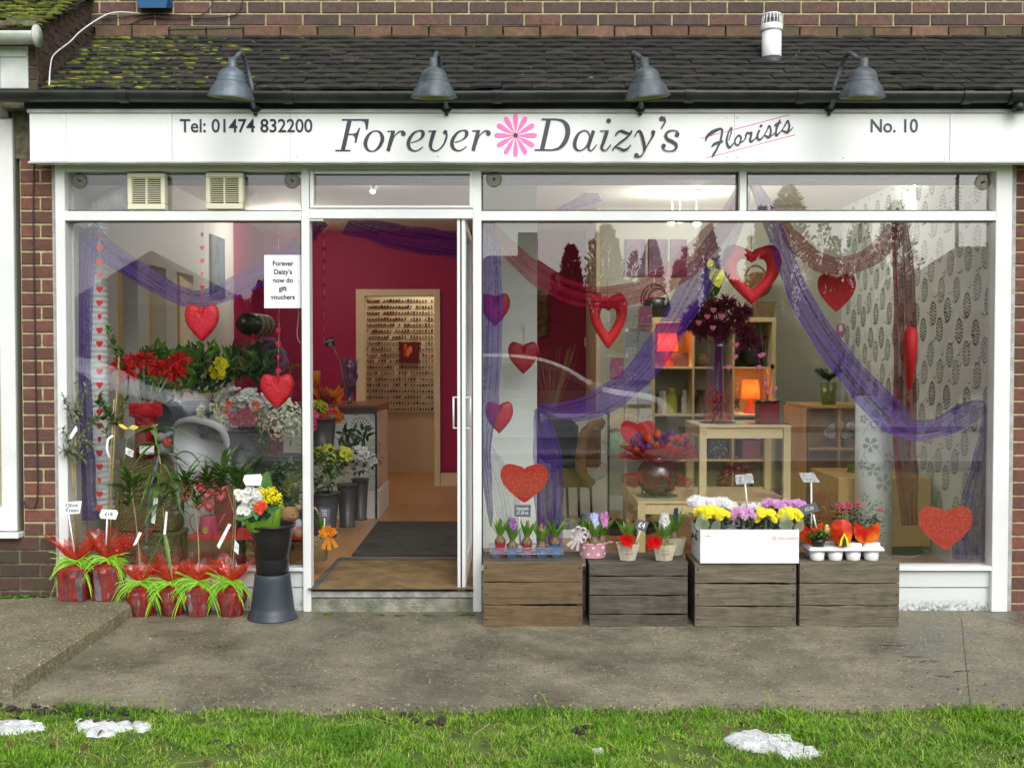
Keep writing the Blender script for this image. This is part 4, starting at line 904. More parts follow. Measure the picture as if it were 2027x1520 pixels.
m = MB(); m.box(-3.98, -3.94, .04, 6.2, 0, 2.7); m.box(-4.6, 4.6, 6.2, 6.3, 0, 3.4); m.box(2.87, 2.95, .22, 6.2, 0, 2.7); m.box(-4.6, 4.6, YU+.3, 6.3, 2.76, 2.8); build(m, "outer_wall", BLACKP, shop)
# weeds at the foot of the walls
def weed(u, v, z, s_, lab, n=26):
    c = G(u, v, z); m = MB()
    for i in range(n): a = rnd.random()*6.28; d = V((math.cos(a), math.sin(a), rnd.uniform(.2, 1.4))); o = V((rnd.gauss(0, s_*.5), rnd.gauss(0, s_*.15), 0)); m.leaf(c+o, d, V((0, 0, 1)), s_*rnd.uniform(.4, .9), s_*.28, 0, .5)
    build(m, "weed", GREENB, label=lab, cat="weed", group="weeds growing in the paving joints")
for u, v, z, s_, l_ in ((650, 1216, 0, .035, "small weed under the left end of the door step"), (752, 1218, 0, .03, "low weed below the middle left of the door step"), (790, 1218, 0, .028, "tiny weed below the centre of the door step"), (848, 1218, 0, .03, "round weed below the door step right of centre"), (925, 1217, 0, .045, "straggling weed at the right end of the door step"),
    (40, 1183, .078, .05, "flat green weed at the foot of the left brick wall"), (85, 1181, .078, .05, "leafy weed on the raised slab beside the wrapped pots"), (12, 1184, .078, .04, "weed at the left edge under the brick wall"), (112, 1302, 0, .05, "tuft of weed at the foot of the raised slab, nearest the lawn"), (215, 1243, 0, .03, "tiny weed against the raised slab near the pots")): weed(u, v, z, s_, l_)

def litter():
    q = random.Random(9); m = MB()
    for i in range(46):                                   # dead leaves and straw
        u, v = q.uniform(0, 2027), q.uniform(1415, 1515); p = G(u, v, -.012); a = q.random()*6.28; d = V((math.cos(a), math.sin(a), q.uniform(-.1, .2)))
        if i % 2: m.leaf(p, d, V((0, 0, 1)), q.uniform(.025, .055), q.uniform(.012, .03), 0, .5, .5)
        else: m.ribbon([p, p+d*.04, p+d*.09+V((0, .01, 0))], .0025, (0, 0, 1), 1)
    for cu, cv, n, s_ in ((55, 1402, 26, .1), (100, 1408, 14, .06), (232, 1410, 30, .06), (205, 1428, 12, .05), (790, 1422, 10, .03), (870, 1430, 8, .03), (1160, 1445, 8, .05), (450, 1470, 8, .05)):
        c = G(cu, cv, -.03)
        for i in range(n): m.ball(c+V((q.gauss(0, s_), q.gauss(0, s_*.5), q.uniform(-.005, .012))), q.uniform(.006, .02), 2, 6, 4, .6)
    build(m, "leaf_litter", [mat("dead_leaf", srgb(96, 64, 40), .8, isl=.4), mat("dead_straw", srgb(190, 176, 120), .8, isl=.3), mat("dark_mud", (.035, .026, .02), .7, bump=.6)], kind='stuff', label="dead leaves, straw and crumbs of mud lying in the grass", cat="leaf litter", local=True)
    m = MB()
    for i in range(240):                                  # grit on the paving
        u, v = q.uniform(0, 2027), q.uniform(1225, 1392); p = G(u, v, .001); 
        if p.x < -2.1: p.z = .079
        if abs(p.x+2.08) < .05: continue
        m.ball(p, q.uniform(.0015, .0045)*(1.6 if q.random() < .06 else 1), q.randrange(2), 5, 3, .6)
    build(m, "paving_grit", [mat("grit_pale", srgb(200, 190, 165), .8), mat("grit_dark", srgb(60, 50, 40), .8)], kind='stuff', label="loose grit scattered over the wet paving", cat="grit", local=True)
litter()
# ================================================================ GOODS OUTSIDE
UZ = V((0, 0, 1))
def card(m, pts, y, mi=0, th=.002):          # flat card from photo corner points, at depth y
    q = [P(u, v, y) for u, v in pts]; n = len(q); m.add(q+[p+V((0, th, 0)) for p in q], [tuple(range(n)), tuple(range(2*n-1, n-1, -1))]+[(i, (i+1) % n, n+(i+1) % n, n+i) for i in range(n)], mi)
def tcard(m, txts, uc, vc, y, h, mi, rot=0, sx=.8, bold=0):
    ax = V((math.cos(rot), 0, math.sin(rot))); up_ = V((-math.sin(rot), 0, math.cos(rot))); hh = h/S(y)
    for i, t in enumerate(txts): textmesh(m, t, P(uc, vc, y-.003)-up_*hh*1.35*(i-(len(txts)-1)/2), hh, mi, ax=ax, up=up_, sx=sx, bold=bold)
def signthing(name, lab, pts, y, stake, mats, txts=(), h=6, rot=0, sx=.8, group=None, bold=0, cat="price sign"):
    u = sum(p[0] for p in pts)/len(pts); v = sum(p[1] for p in pts)/len(pts)
    b = P(stake[-1][0], stake[-1][1], y) if stake else P(u, v, y)
    t = thing(name, lab, cat, tuple(b), group); m = MB(); card(m, pts, y); build(m, "card", mats[0], t)
    if txts: m = MB(); tcard(m, txts, u, v, y, h, 0, rot, sx, bold); build(m, "writing", mats[1], t)
    if stake: m = MB(); q = [P(a, c, y+.006) for a, c in stake]; m.tube(q, .0045, 6); build(m, "stake", mats[2] if len(mats) > 2 else PLASTW, t)
    return t
TERRA = mat("dusty_pot", srgb(128, 112, 118), .4, srgb(84, 70, 76), 14)
def wrapped(u, vb, z0, wt, wb, vtop, vneck, fl, lab, seed, sq=False):
    r = random.Random(seed); c = G(u, vb-3, z0); y = c.y+wb/2/S(c.y)*.8; c = V((X(u, y), y, z0)); k = 1/S(y); hb = Z(vtop, y)-z0; hn = Z(vneck, y)-z0
    t = thing("wrapped_plant_pot", lab, "potted plant", tuple(c), "plant pots wrapped in red cellophane")
    m = MB(); n = 4 if sq else 24; f = 1.18 if sq else .93
    m.lathe([(wb*k/2*f, .004), (wt*k/2*f, hb-.006), (wt*k/2*f*.9, hb-.006), (wt*k/2*f*.85, hb-.02), (.0001, hb-.02)], c, n, 0, smooth=not sq, rot=math.pi/4+r.uniform(-.2, .2) if sq else 0); build(m, "pot", TERRA, t)
    m = MB(); K = 64; lv = []; ph = r.random()*6; folds = [r.uniform(-1, 1) for _ in range(K)]
    prof = [(wb/2*1.04, .002), (wb/2*1.08, hb*.12), (wb*.46+wt*.06, hb*.28), (wb*.36+wt*.16, hb*.45), (wb*.2+wt*.32, hb*.6), (wb*.1+wt*.42, hb*.78), (wt/2*1.04, hb*.9), (wt/2*1.04, hb), (wt*.33, hb+(hn-hb)*.45), (wt*.12, hn-.008), (wt*.11, hn)]
    for i, (rr, z) in enumerate(prof):
        for j in range(K):
            a = 2*math.pi*j/K; sqf = 1
            if sq and z < hb+.01: sqf = 1.0/max(abs(math.cos(a)), abs(math.sin(a)))**.55*.93
            w_ = 1+.05*math.sin(a*7+ph+z*16)+.05*folds[j//2]*(1 if z > 0.01 else .4)+.09*mnoise.noise(V((math.cos(a)*3.5, math.sin(a)*3.5, z*26+seed))); lv.append(c+V((math.cos(a)*rr*k*w_*sqf, math.sin(a)*rr*k*w_*sqf, z)))
    m.add(lv, [(i*K+j, i*K+(j+1) % K, (i+1)*K+(j+1) % K, (i+1)*K+j) for i in range(len(prof)-1) for j in range(K)], 0, False); build(m, "cellophane_wrap", CELLD, t)
    m = MB(); top = c+V((0, 0, hn)); K = 72                                                # crumpled collar: gathered sheets with loose corners
    for L in range(3):
        lv = []; o = r.random()*6; RR = (.03, .2, .4, .62, .82, 1.0); cor = [(r.random()*6.28, r.uniform(.35, .8), r.uniform(.15, 1.15), r.uniform(-.3, .5)) for _ in range(r.choice((3, 4)))]; sd_ = r.random()*50
        for i, q in enumerate(RR):
            for j in range(K):
                a = 2*math.pi*j/K; ca, sa = math.cos(a), math.sin(a); ext, hz_ = .34, .42
                for ang, wd_, ex, up_ in cor:
                    dl = abs((a-ang+math.pi) % (2*math.pi)-math.pi); g_ = max(0, 1-dl/wd_)**1.6; ext += .5*ex*g_; hz_ += (.35+.35*up_)*g_*ex
                nz = mnoise.noise(V((ca*2.2, sa*2.2, sd_+q*1.5))); n2 = mnoise.noise(V((ca*6, sa*6, sd_+q*4)))
                rad = fl*k*1.25*ext*(q**.7)*(1+.35*nz+.22*n2)+wt*.1*k; z = fl*k*1.5*(hz_*q*(1.2-.35*q)+q*(.2*nz+.15*n2))*(1-.12*L)
                lv.append(top+V((ca*rad, sa*rad*.6, max(z, -.01))))
        m.add(lv, [(i*K+j, i*K+(j+1) % K, (i+1)*K+(j+1) % K, (i+1)*K+j) for i in range(5) for j in range(K)], 0, True)
    build(m, "cellophane_collar", CELLO, t)
    m = MB()                                                                               # raffia
    for i in range(80):
        sgn = 1 if r.random() < .5+.2*math.sin(seed) else -1; a = r.uniform(-.8, .8); L = r.uniform(.35, 1.25)*56*k; d = V((sgn*math.cos(a), -abs(math.sin(a))*.5-.2, 0)).normalized(); lift = r.uniform(-.2, .75); sagk = r.uniform(.15, 1.0)
        p = top+V((r.uniform(-.1, .1)*wt*k, -wt*.14*k+r.uniform(-.003, .003), r.uniform(-.006, .006))); pts = []
        for s_ in range(7): q = s_/6; pts.append(p+d*L*q*(1-.25*q)+UZ*(lift*L*q-sagk*L*q*q))
        m.ribbon(pts, [r.uniform(.003, .006)]*6+[.001], V((r.uniform(-.5, .5), -1, r.uniform(0, .8))), 0)
    m.tube([top+V((math.cos(a*.6)*wt*.135*k, math.sin(a*.6)*wt*.135*k, .002*math.sin(a*3))) for a in range(10)], .006, 6, closed=True); m.ball(top+V((0, -wt*.15*k, 0)), .011)
    build(m, "raffia_bow", LIME, t)
    return t, c, y, top
def whorl(m, c, L, n, W, r, mi=0, down=0, spread=1):
    for i in range(n):
        a = r.random()*6.283; e = r.uniform(.1, 1.5)*spread; d = V((math.cos(a)*e, math.sin(a)*e*.7, r.uniform(.4, 1)-down)); s_ = L*r.uniform(.6, 1.1)
        m.leaf(V(c)-d.normalized()*0+V((0, 0, -r.random()*L*.5)), d, UZ, s_, W*r.uniform(.8, 1.2), mi, .35+down*.3, .3)
def tag(t, pts, y, txts=(), h=5, rot=0, name="label_tag"):
    m = MB(); card(m, pts, y); q = build(m, name, PAPER, t)
    if txts: m = MB(); u = sum(p[0] for p in pts)/len(pts); v = sum(p[1] for p in pts)/len(pts); tcard(m, txts, u, v, y, h, 0, rot, .7); build(m, "writing", BTEXT, q)
r = random.Random(11)
# --- olive trees in the two tall pots
t, c, y, top = wrapped(148, 1193, .078, 68, 58, 1124, 1111, 72, "left tall wrapped pot holding the staked olive tree nearest the brick pier", 1, True)
m = MB(); m.tube([top, P(146, 1000, y), P(148, 900, y), P(150, 850, y), P(158, 790, y)], [.006, .005, .005, .004, .002], 7); m.tube([top+V((.012, 0, 0)), P(144, 950, y), P(141, 860, y)], .0045, 6)
for v in (1032, 1048, 960): m.tube([P(146, v, y)+V((-.009, -.002, 0)), P(146, v, y)+V((.009, -.002, .001))], .0035, 5)
tw = [((150, 850), (170, 770)), ((150, 850), (135, 790)), ((150, 880), (180, 830)), ((148, 900), (128, 850)), ((150, 860), (160, 760)), ((148, 880), (178, 880)), ((146, 900), (128, 890)), ((146, 900), (170, 905))]
lf = MB()
for a, b in tw:
    pa, pb = P(a[0], a[1], y), P(b[0], b[1], y)+V((0, r.uniform(-.06, .06), 0)); m.tube([pa, (pa+pb)/2+UZ*.01, pb], .0022, 5)
    for i in range(56): q = pa.lerp(pb, r.uniform(.2, 1.1)); d = V((r.uniform(-1, 1), r.uniform(-.8, .8), r.uniform(-.5, .9))); lf.leaf(q, d, UZ, r.uniform(.03, .055), .010, 0, .2)
build(m, "trunk", STEM, t); build(lf, "foliage", OLIVE, t)
tag(t, [(130, 872), (140, 858), (150, 842), (154, 850), (142, 868)], y-.02)
t, c, y, top = wrapped(213, 1193, .078, 62, 54, 1122, 1107, 74, "right tall wrapped pot holding the taller staked olive tree", 2, True)
m = MB(); m.tube([top, P(222, 960, y), P(228, 830, y), P(236, 700, y), P(218, 655, y)], [.006, .006, .005, .004, .0015], 7); m.tube([top+V((-.012, 0, 0)), P(216, 960, y), P(226, 790, y)], .005, 6)
for v in (985, 920): m.tube([P(219, v, y)+V((-.012, -.004, 0)), P(219, v, y)+V((.012, -.004, .001))], .0035, 5)
tw = [((236, 720), (216, 650), 40), ((236, 740), (232, 690), 24), ((230, 850), (255, 790), 26), ((228, 830), (195, 800), 36), ((228, 840), (200, 785), 30), ((228, 830), (180, 830), 20), ((228, 850), (210, 810), 30), ((225, 900), (200, 840), 14)]
lf = MB()
for a, b, n in tw:
    pa, pb = P(a[0], a[1], y), P(b[0], b[1], y)+V((0, r.uniform(-.06, .06), 0)); m.tube([pa, (pa+pb)/2+UZ*.01, pb], .002, 5)
    for i in range(int(n*1.7)): q = pa.lerp(pb, r.uniform(.1, 1.05)); d = V((r.uniform(-1, 1), r.uniform(-.8, .8), r.uniform(-.2, .9))); lf.leaf(q, d, UZ, r.uniform(.03, .052), .018, 0, .2)
build(m, "trunk", STEM, t); build(lf, "foliage", GREEN, t)
m = MB(); m.ribbon(smoothpath([P(224, 862, y-.02), P(214, 870, y-.03), P(212, 890, y-.03), P(217, 905, y-.02)], 5), [.012]*15+[.006], (0, -1, 0)); build(m, "label_tag", PAPER, t)
signthing("price_sign", "white card reading Olive Trees on a stake in the left tall pot", [(126, 994), (162, 991), (158, 1016), (122, 1019)], -.2, [(136, 1018), (147, 1090)], [PAPER, BTEXT], ("Olive", "Trees"), 7.5, .05, 1.1)
signthing("price_sign", "rounded white £18 sign on a stake in the right tall pot", [(201, 1008), (230, 1009), (234, 1014), (229, 1028), (199, 1026), (197, 1019)], -.22, [(212, 1027), (210, 1078)], [PAPER, BTEXT], ("£18",), 7, -.03, 1.1)
# --- four low pots
t, c, y, top = wrapped(277, 1224, 0, 56, 44, 1168, 1152, 56, "wrapped pot with a short palm-like leaf tuft, leftmost of the four low pots", 3)
m = MB(); m.tube(smoothpath([top, P(270, 1040, y), P(262, 980, y), P(256, 945, y)], 5), .0042, 6); build(m, "stem", STEM, t)
lf = MB(); whorl(lf, P(258, 950, y), .18, 34, .03, r); whorl(lf, P(255, 985, y), .12, 14, .022, r, spread=1.4); build(lf, "foliage", GREEN, t); tag(t, [(275, 1052), (281, 1055), (270, 1077), (263, 1080)], y-.02)
tag(t, [(249, 885), (265, 892), (263, 906), (248, 898)], y-.02, ("Garden", "Plant"), 3.2, -.3)
t, c, y, top = wrapped(336, 1223, 0, 48, 38, 1166, 1153, 58, "wrapped pot with long drooping leaves, second of the four low pots", 4)
m = MB(); m.tube(smoothpath([top, P(322, 1000, y), P(318, 920, y), P(306, 855, y), P(312, 840, y)], 5), .004, 6); build(m, "stem", STEM, t)
lf = MB()
for (u, v) in ((312, 850), (310, 880), (316, 920), (318, 960), (320, 1000), (306, 848), (314, 900), (318, 940)):
    for i in range(8 if v < 1000 else 5): a = r.random()*6.28; d = V((math.cos(a), math.sin(a)*.6, r.uniform(.1, .7))); lf.strap(P(u, v, y), d, r.uniform(.1, .2), .022, 0, r.uniform(.6, 1.3), k=7)
for (u, v) in ((300, 960), (338, 1000), (345, 960), (325, 1080)):
    for i in range(3): lf.strap(P(u, v-30, y-.02), V((r.uniform(-.4, .4), -.1, -.3)), r.uniform(.12, .2), .024, 0, .6, k=6)
build(lf, "foliage", GREEN, t); tag(t, [(305, 984), (313, 986), (306, 1037), (299, 1034)], y-.04); tag(t, [(328, 1012), (332, 1013), (328, 1058), (323, 1058)], y-.03)
t, c, y, top = wrapped(391, 1224, 0, 52, 38, 1166, 1152, 56, "wrapped pot with two spiky narrow-leaved heads, third of the four low pots", 5, True)
m = MB(); m.tube(smoothpath([top, P(392, 1060, y), P(383, 990, y), P(378, 960, y)], 5), .0042, 6); m.tube(smoothpath([P(385, 1000, y), P(396, 960, y), P(402, 940, y)], 5), .003, 6); build(m, "stem", STEM, t)
lf = MB(); whorl(lf, P(366, 950, y), .18, 36, .024, r, spread=1.2); whorl(lf, P(410, 945, y), .17, 32, .022, r, spread=1.1); whorl(lf, P(388, 980, y), .15, 22, .022, r, spread=1.8); build(lf, "foliage", GREEN, t)
t, c, y, top = wrapped(456, 1224, 0, 56, 42, 1168, 1152, 58, "wrapped pot with tall forked leafy stems beside the black bucket", 6)
m = MB(); m.tube(smoothpath([top, P(466, 1040, y), P(465, 960, y), P(466, 930, y)], 5), .0042, 6); m.tube(smoothpath([P(464, 1020, y), P(448, 960, y), P(440, 930, y)], 5), .003, 6); m.tube([top+V((-.01, 0, 0)), P(463, 1020, y), P(462, 950, y)], .003, 6); build(m, "stem", STEM, t)
lf = MB(); whorl(lf, P(438, 925, y), .19, 36, .026, r); whorl(lf, P(438, 955, y), .15, 20, .022, r, spread=1.5); whorl(lf, P(471, 945, y), .2, 36, .027, r, spread=.8); build(lf, "foliage", GREEN, t)
tag(t, [(452, 1036), (458, 1038), (434, 1086), (429, 1080)], y-.03); tag(t, [(465, 1068), (473, 1078), (472, 1098), (463, 1090)], y-.03, ("£14",), 4.5, -.3)
m = MB()                                                  # butterfly on a green stick
yb = -.1; t = thing("butterfly_pick", "yellow butterfly on a thin green stick among the plants", "garden pick", tuple(P(222, 1060, yb)))
m.tube([P(222, 1062, yb), P(254, 850, yb)], .0015, 5); build(m, "stick", STEMG, t); m = MB()
m.poly([P(u, v, yb-.01) for u, v in ((254, 848), (243, 840), (234, 839), (238, 845), (248, 850))]); m.poly([P(u, v, yb-.02) for u, v in ((254, 848), (262, 841), (271, 843), (274, 847), (264, 851))]); build(m, "wings", mat("butterfly_yellow", srgb(225, 205, 90), .5), t)
# --- buckets and bouquet
cb = G(537, 1234, 0); yb = cb.y+.13; k = 1/S(yb); c = V((X(537, yb), yb, 0)); zz = lambda v: Z(v, yb)
t = thing("flower_bucket", "upturned slate-grey bucket serving as a stand under the black one", "bucket", tuple(c), "stacked plastic flower buckets")
m = MB(); m.lathe([(49*k, 0), (49.5*k, .006), (48.5*k, .008), (48*k, .018), (47*k, .02), (46.5*k, .03), (44*k, .034), (42*k, zz(1180)*.6), (35.5*k, zz(1145)), (35*k, zz(1136)), (34*k, zz(1134)), (.0001, zz(1134))], c, 40); build(m, "bucket_body", GRYPL, t)
t = thing("flower_bucket", "tall black bucket with flared rim holding the mixed bouquet", "bucket", (c.x, c.y, zz(1134)), "stacked plastic flower buckets")
m = MB(); m.lathe([(.0001, zz(1134)+.001), (30*k, zz(1134)+.001), (32*k, zz(1132)), (33*k, zz(1110)), (37*k, zz(1070)), (41*k, zz(1044)), (43*k, zz(1043)), (45.5*k, zz(1042)), (46*k, zz(1038)), (45*k, zz(1036)), (43*k, zz(1037)), (39*k, zz(1060)), (31*k, zz(1125)), (.0001, zz(1125))], c, 40); build(m, "bucket_body", BLKPL, t)
t = thing("bouquet", "mixed bouquet of white daisies, yellow buttons and a coral carnation", "bouquet", tuple(P(515, 1060, yb)))
m = MB()
for i in range(38): uu, vv = r.uniform(470, 518), r.uniform(968, 1018); vv += max(0, (uu-500))*-.4; m.daisy(P(uu, vv, yb-.03+r.uniform(-.05, .03)), V((r.uniform(-.6, .4), -1, r.uniform(0, .7))), .026, 13, 0, 1, pw=1.1)
build(m, "white_daisies", [WHITEP, YGP], t)
m = MB()
for i in range(44): uu, vv = r.uniform(512, 553), r.uniform(968, 998); m.pompon(P(uu, vv, yb+r.uniform(-.05, .04)), V((0, -1, .7)), .014, 0, 24, .8, .6)
build(m, "yellow_buttons", YELP, t)
m = MB(); m.pompon(P(516, 1004, yb-.08), V((0, -1, .3)), .032, 0, 130, .6, .5); m.ball(P(516, 1004, yb-.07), .022, 0); build(m, "coral_carnation", CORP, t)
m = MB(); m.leaf(P(522, 985, yb+.03), V((.12, 0, 1)), V((0, -1, 0)), .15, .085, 0, .1)
for (u, v, d, L) in ((512, 1010, (-.6, -.3, -.4), .15), (500, 1030, (-1, -.2, .05), .14), (530, 1010, (.4, -.4, -.3), .1), (520, 1030, (.2, -.5, -.6), .1), (508, 1005, (.1, -.6, -.8), .12), (540, 1010, (.5, -.3, -.1), .09), (490, 1022, (-.3, -.4, -.8), .1)): m.leaf(P(u, v-6, yb-.05), V(d), V((0, -1, .5)), L*.75, L*.34, 0, .15)
for i in range(60): m.leaf(P(r.uniform(500, 550), r.uniform(995, 1040), yb+r.uniform(-.03, .05)), V((r.uniform(-1, 1), -.6, r.uniform(-.4, .8))), V((0, -1, .5)), .05, .02, 0)
build(m, "leaves", mat("bouquet_leaf", srgb(52, 104, 40), .4, srgb(84, 130, 60), 12, isl=.3, transl=.2), t)
m = MB(); sh_ = []
for i in range(14): a = math.pi*(1.02+.98*i/13); w_ = 1+.1*math.sin(i*2.3); sh_ += [P(523+30*math.cos(a), 1050, yb-.03)+V((0, math.sin(a)*.07, 0)), P(524+38*math.cos(a)*w_, (1028 if i < 8 else 1028-(i-7)*7)+4*math.sin(i*1.9), yb-.03)+V((0, math.sin(a)*.10*w_, 0))]
m.add(sh_, [(2*i, 2*i+2, 2*i+3, 2*i+1) for i in range(13)], 0); build(m, "green_wrap", mat("lime_wrap", srgb(140, 188, 62), .4, srgb(110, 160, 50), 9, transl=.4), t)
m = MB(); card(m, [(484, 940), (516, 938), (519, 945), (516, 961), (486, 961), (481, 950)], yb-.06); build(m, "price_card", PAPER, t)
m = MB(); m.tube([P(500, 960, yb-.05), P(515, 1050, yb)], .003, 5); build(m, "card_stem", PLASTW, t)

# --- crates
def crate(u0, u1, vt, vb, gaps, mt, lab, topm=None, topb=1093):
    yF = -.345; a = X(u0, yF); b = X(u1, yF); zt_ = Z(vt, yF); z0 = .0; yB = -.04
    t = thing("wooden_crate", lab, "crate", ((a+b)/2, (yF+yB)/2, 0), "wooden crates in front of the window")
    def plank(x0, x1, y0, y1, zz0, zz1, name="plank", mm=mt):
        m = MB(); m.box(x0, x1, y0, y1, zz0, zz1, 0, .004)
        if x1-x0 > .3:
            m = MB(); n = 22; o_ = rnd.random()*90; vs = []; hz = abs(zz1-zz0) > .03
            for i in range(n+1):
                x = x0+(x1-x0)*i/n; e1 = .0045*mnoise.noise(V((x*7, o_, 0)))+.002*mnoise.noise(V((x*40, o_, 3))); e2 = .0045*mnoise.noise(V((x*7, o_+9, 0)))+.002*mnoise.noise(V((x*40, o_, 6)))
                for yy, zz_ in (((y0, zz0+e1), (y0, zz1-.003+e2), (y0+.003, zz1+e2), (y1, zz1+e2), (y1, zz0+e1)) if hz else ((y0+e1, zz0), (y0+e1, zz1-.002), (y0+.003+e1, zz1), (y1+e2, zz1), (y1+e2, zz0))): vs.append(V((x, yy, zz_)))
            m.add(vs, [(5*i+k, 5*i+5+k, 5*i+5+(k+1) % 5, 5*i+(k+1) % 5) for i in range(n) for k in range(5)]+[tuple(range(5)), tuple(range(5*n, 5*n+5))[::-1]], 0)
        m.xf(Matrix.Translation(V((x0, 0, zz0))) @ Matrix.Rotation(rnd.uniform(-.006, .006), 4, 'Y') @ Matrix.Translation(V((-x0, 0, -zz0)))); build(m, name, mm, t)
    ed = [vt]+gaps+[vb]; pr = vt
    for i, v in enumerate(ed[1:]):
        zt1 = Z(pr, yF)-(0 if i == 0 else .0035); zb1 = Z(v, yF)+.0035 if v != vb else .002
        plank(a, b, yF+rnd.uniform(-.002, .002), yF+.013, zb1, zt1); pr = v
    for x0, x1 in ((a+.003, a+.028), (b-.028, b-.003)): plank(x0, x1, yF+.016, yF+.05, .004, zt_-.006, "corner_post"); plank(x0, x1, yB-.04, yB-.014, .004, zt_-.006, "corner_post")
    n = len(ed)-1; hh = zt_/n
    for sx0, sx1 in ((a-.001, a+.002), (b-.002, b+.001)):
        for i in range(3): plank(sx0-.0, sx1, yF+.0145, yB-.012, zt_/3*i+.004, zt_/3*(i+1)-.004, "end_board")
    ty = [yF+.001, yF+.001+(yB-yF)*.5, yB]
    for i in range(2): plank(a-.004, b+.004, ty[i]+(0 if i else .014), ty[i+1]-.005, zt_-.012, zt_, "top_board", topm or mt)
    plank(a, b, yB-.012, yB-.001, .004, zt_-.014, "back_board")
    m = MB()
    for z in (zt_-.03, .04, zt_*.5):
        for x in (a+.014, b-.014): m.tube([(x, yF-.0035, z), (x, yF, z)], .004, 8)
    build(m, "nail_heads", DARK, t)
crate(957, 1154, 1112, 1243, [1152, 1197], CRATEB, "brown wooden crate with three boards under the hyacinth tray", CRATED)
crate(1168, 1363, 1114, 1242, [1140, 1178, 1215], CRATED, "darkest wooden crate, faced with four boards, under the pink tub")
crate(1378, 1579, 1115, 1243, [1155, 1199], CRATEG, "grey wooden crate under the white chrysanthemum box")
crate(1586, 1784, 1113, 1242, [1154, 1198], CRATEG, "grey wooden crate under the white rose tray, rightmost of the four")
# --- hyacinths
def hyacinth(m_l, m_f, m_b, c, k, kind, r, hgt=1.0, lean=0):
    if m_b is not None: m_b.lathe([(3*k, 0), (9*k, 3*k), (11.5*k, 8*k), (10.5*k, 13*k), (6.5*k, 18*k), (4*k, 22*k)], c, 14)
    b = c+V((0, 0, 18*k)); n = 7
    for i in range(n): a = 2*math.pi*i/n+r.uniform(-.3, .3); d = V((math.cos(a)*r.uniform(.3, .62)+lean, math.sin(a)*.4, 1)); m_l.strap(b+V((math.cos(a), math.sin(a), 0))*2*k, d, r.uniform(40, 58)*k*hgt, 9.5*k, 0, .12, side=V((-math.sin(a), math.cos(a), 0)), k=6, tip=.35)
    s0 = b+V((lean*12*k, 0, 18*k*hgt)); H = (16 if kind in ('bud', 'leafy') else 24)*k*hgt
    nf = 70 if kind != 'leafy' else 20; rad = {'bud': 4.5, 'leafy': 4, 'dark': 6.5}.get(kind, 10)*k
    for i in range(nf):
        q = r.random(); a = r.random()*6.28; p = s0+V((lean*H*q, 0, H*q)); e = V((math.cos(a), math.sin(a), r.uniform(-.1, .6))).normalized(); rr = rad*(1-.6*abs(q-.35)**1.3*1.4)
        if kind in ('bud', 'leafy', 'dark'): m_f.ball(p+e*rr*.6, (1.9 if kind == 'bud' else 2.4)*k, 0, 6, 4, 1.3)
        elif i < 44: m_f.daisy(p+e*rr*1.0, e, 7*k, 6, 0, 0, .05, pw=.42, ct=False); m_f.tube([p+e*rr*.2, p+e*rr*.95], 1.3*k, 5, cap=False)
    m_f.tube([b, s0+UZ*H], 2.2*k, 6)
PBLUE = mat("blue_pot", srgb(40, 96, 170), .4); PRED = mat("red_pot", srgb(150, 22, 40), .4); HYP = mat("mauve_floret", srgb(150, 96, 168), .6, isl=.35, transl=.2); HPK = mat("lilac_pink_floret", srgb(216, 148, 206), .6, isl=.2, transl=.2); HWB = mat("pale_blue_floret", srgb(180, 190, 230), .6, isl=.2)
yh = -.2; k = 1/S(yh); zt1 = Z(1112, -.345); TRZ = zt1
t = thing("plant_tray", "clear plastic tray holding five small hyacinth pots", "tray", (X(1042, yh), yh, TRZ)); m = MB()
x0, x1 = X(968, yh-.05), X(1117, yh-.05); zt2 = TRZ+.058
for (r0, z) in ((0, 0),): pass
m.add([V((x, y_, z)) for z, g_ in ((zt2, 0), (zt2-.03, .004)) for x, y_ in ((x0+g_, -.27+g_), (x1-g_, -.27+g_), (x1-g_, -.13-g_), (x0+g_, -.13-g_))], [(0, 1, 5, 4), (1, 2, 6, 5), (2, 3, 7, 6), (3, 0, 4, 7)]); m.tube([V((x0, -.27, zt2)), V((x1, -.27, zt2)), V((x1, -.13, zt2)), V((x0, -.13, zt2))], .003, 6, closed=True)
for i in range(5):
    for yy in (-.235, -.165): m.lathe([(.022, .001), (.026, .03), (.028, .034)], (x0+.04+(x1-x0-.08)*i/4, yy, TRZ), 14)
m.tube([V((x0+.004, -.27, zt2-.03)), V((x1-.004, -.27, zt2-.03))], .0025, 6); build(m, "tray_shell", mat("milky_plastic", srgb(190, 206, 226), .2, transl=.4) if False else sheer("milky_plastic", srgb(178, 196, 222), .34, .12), t)
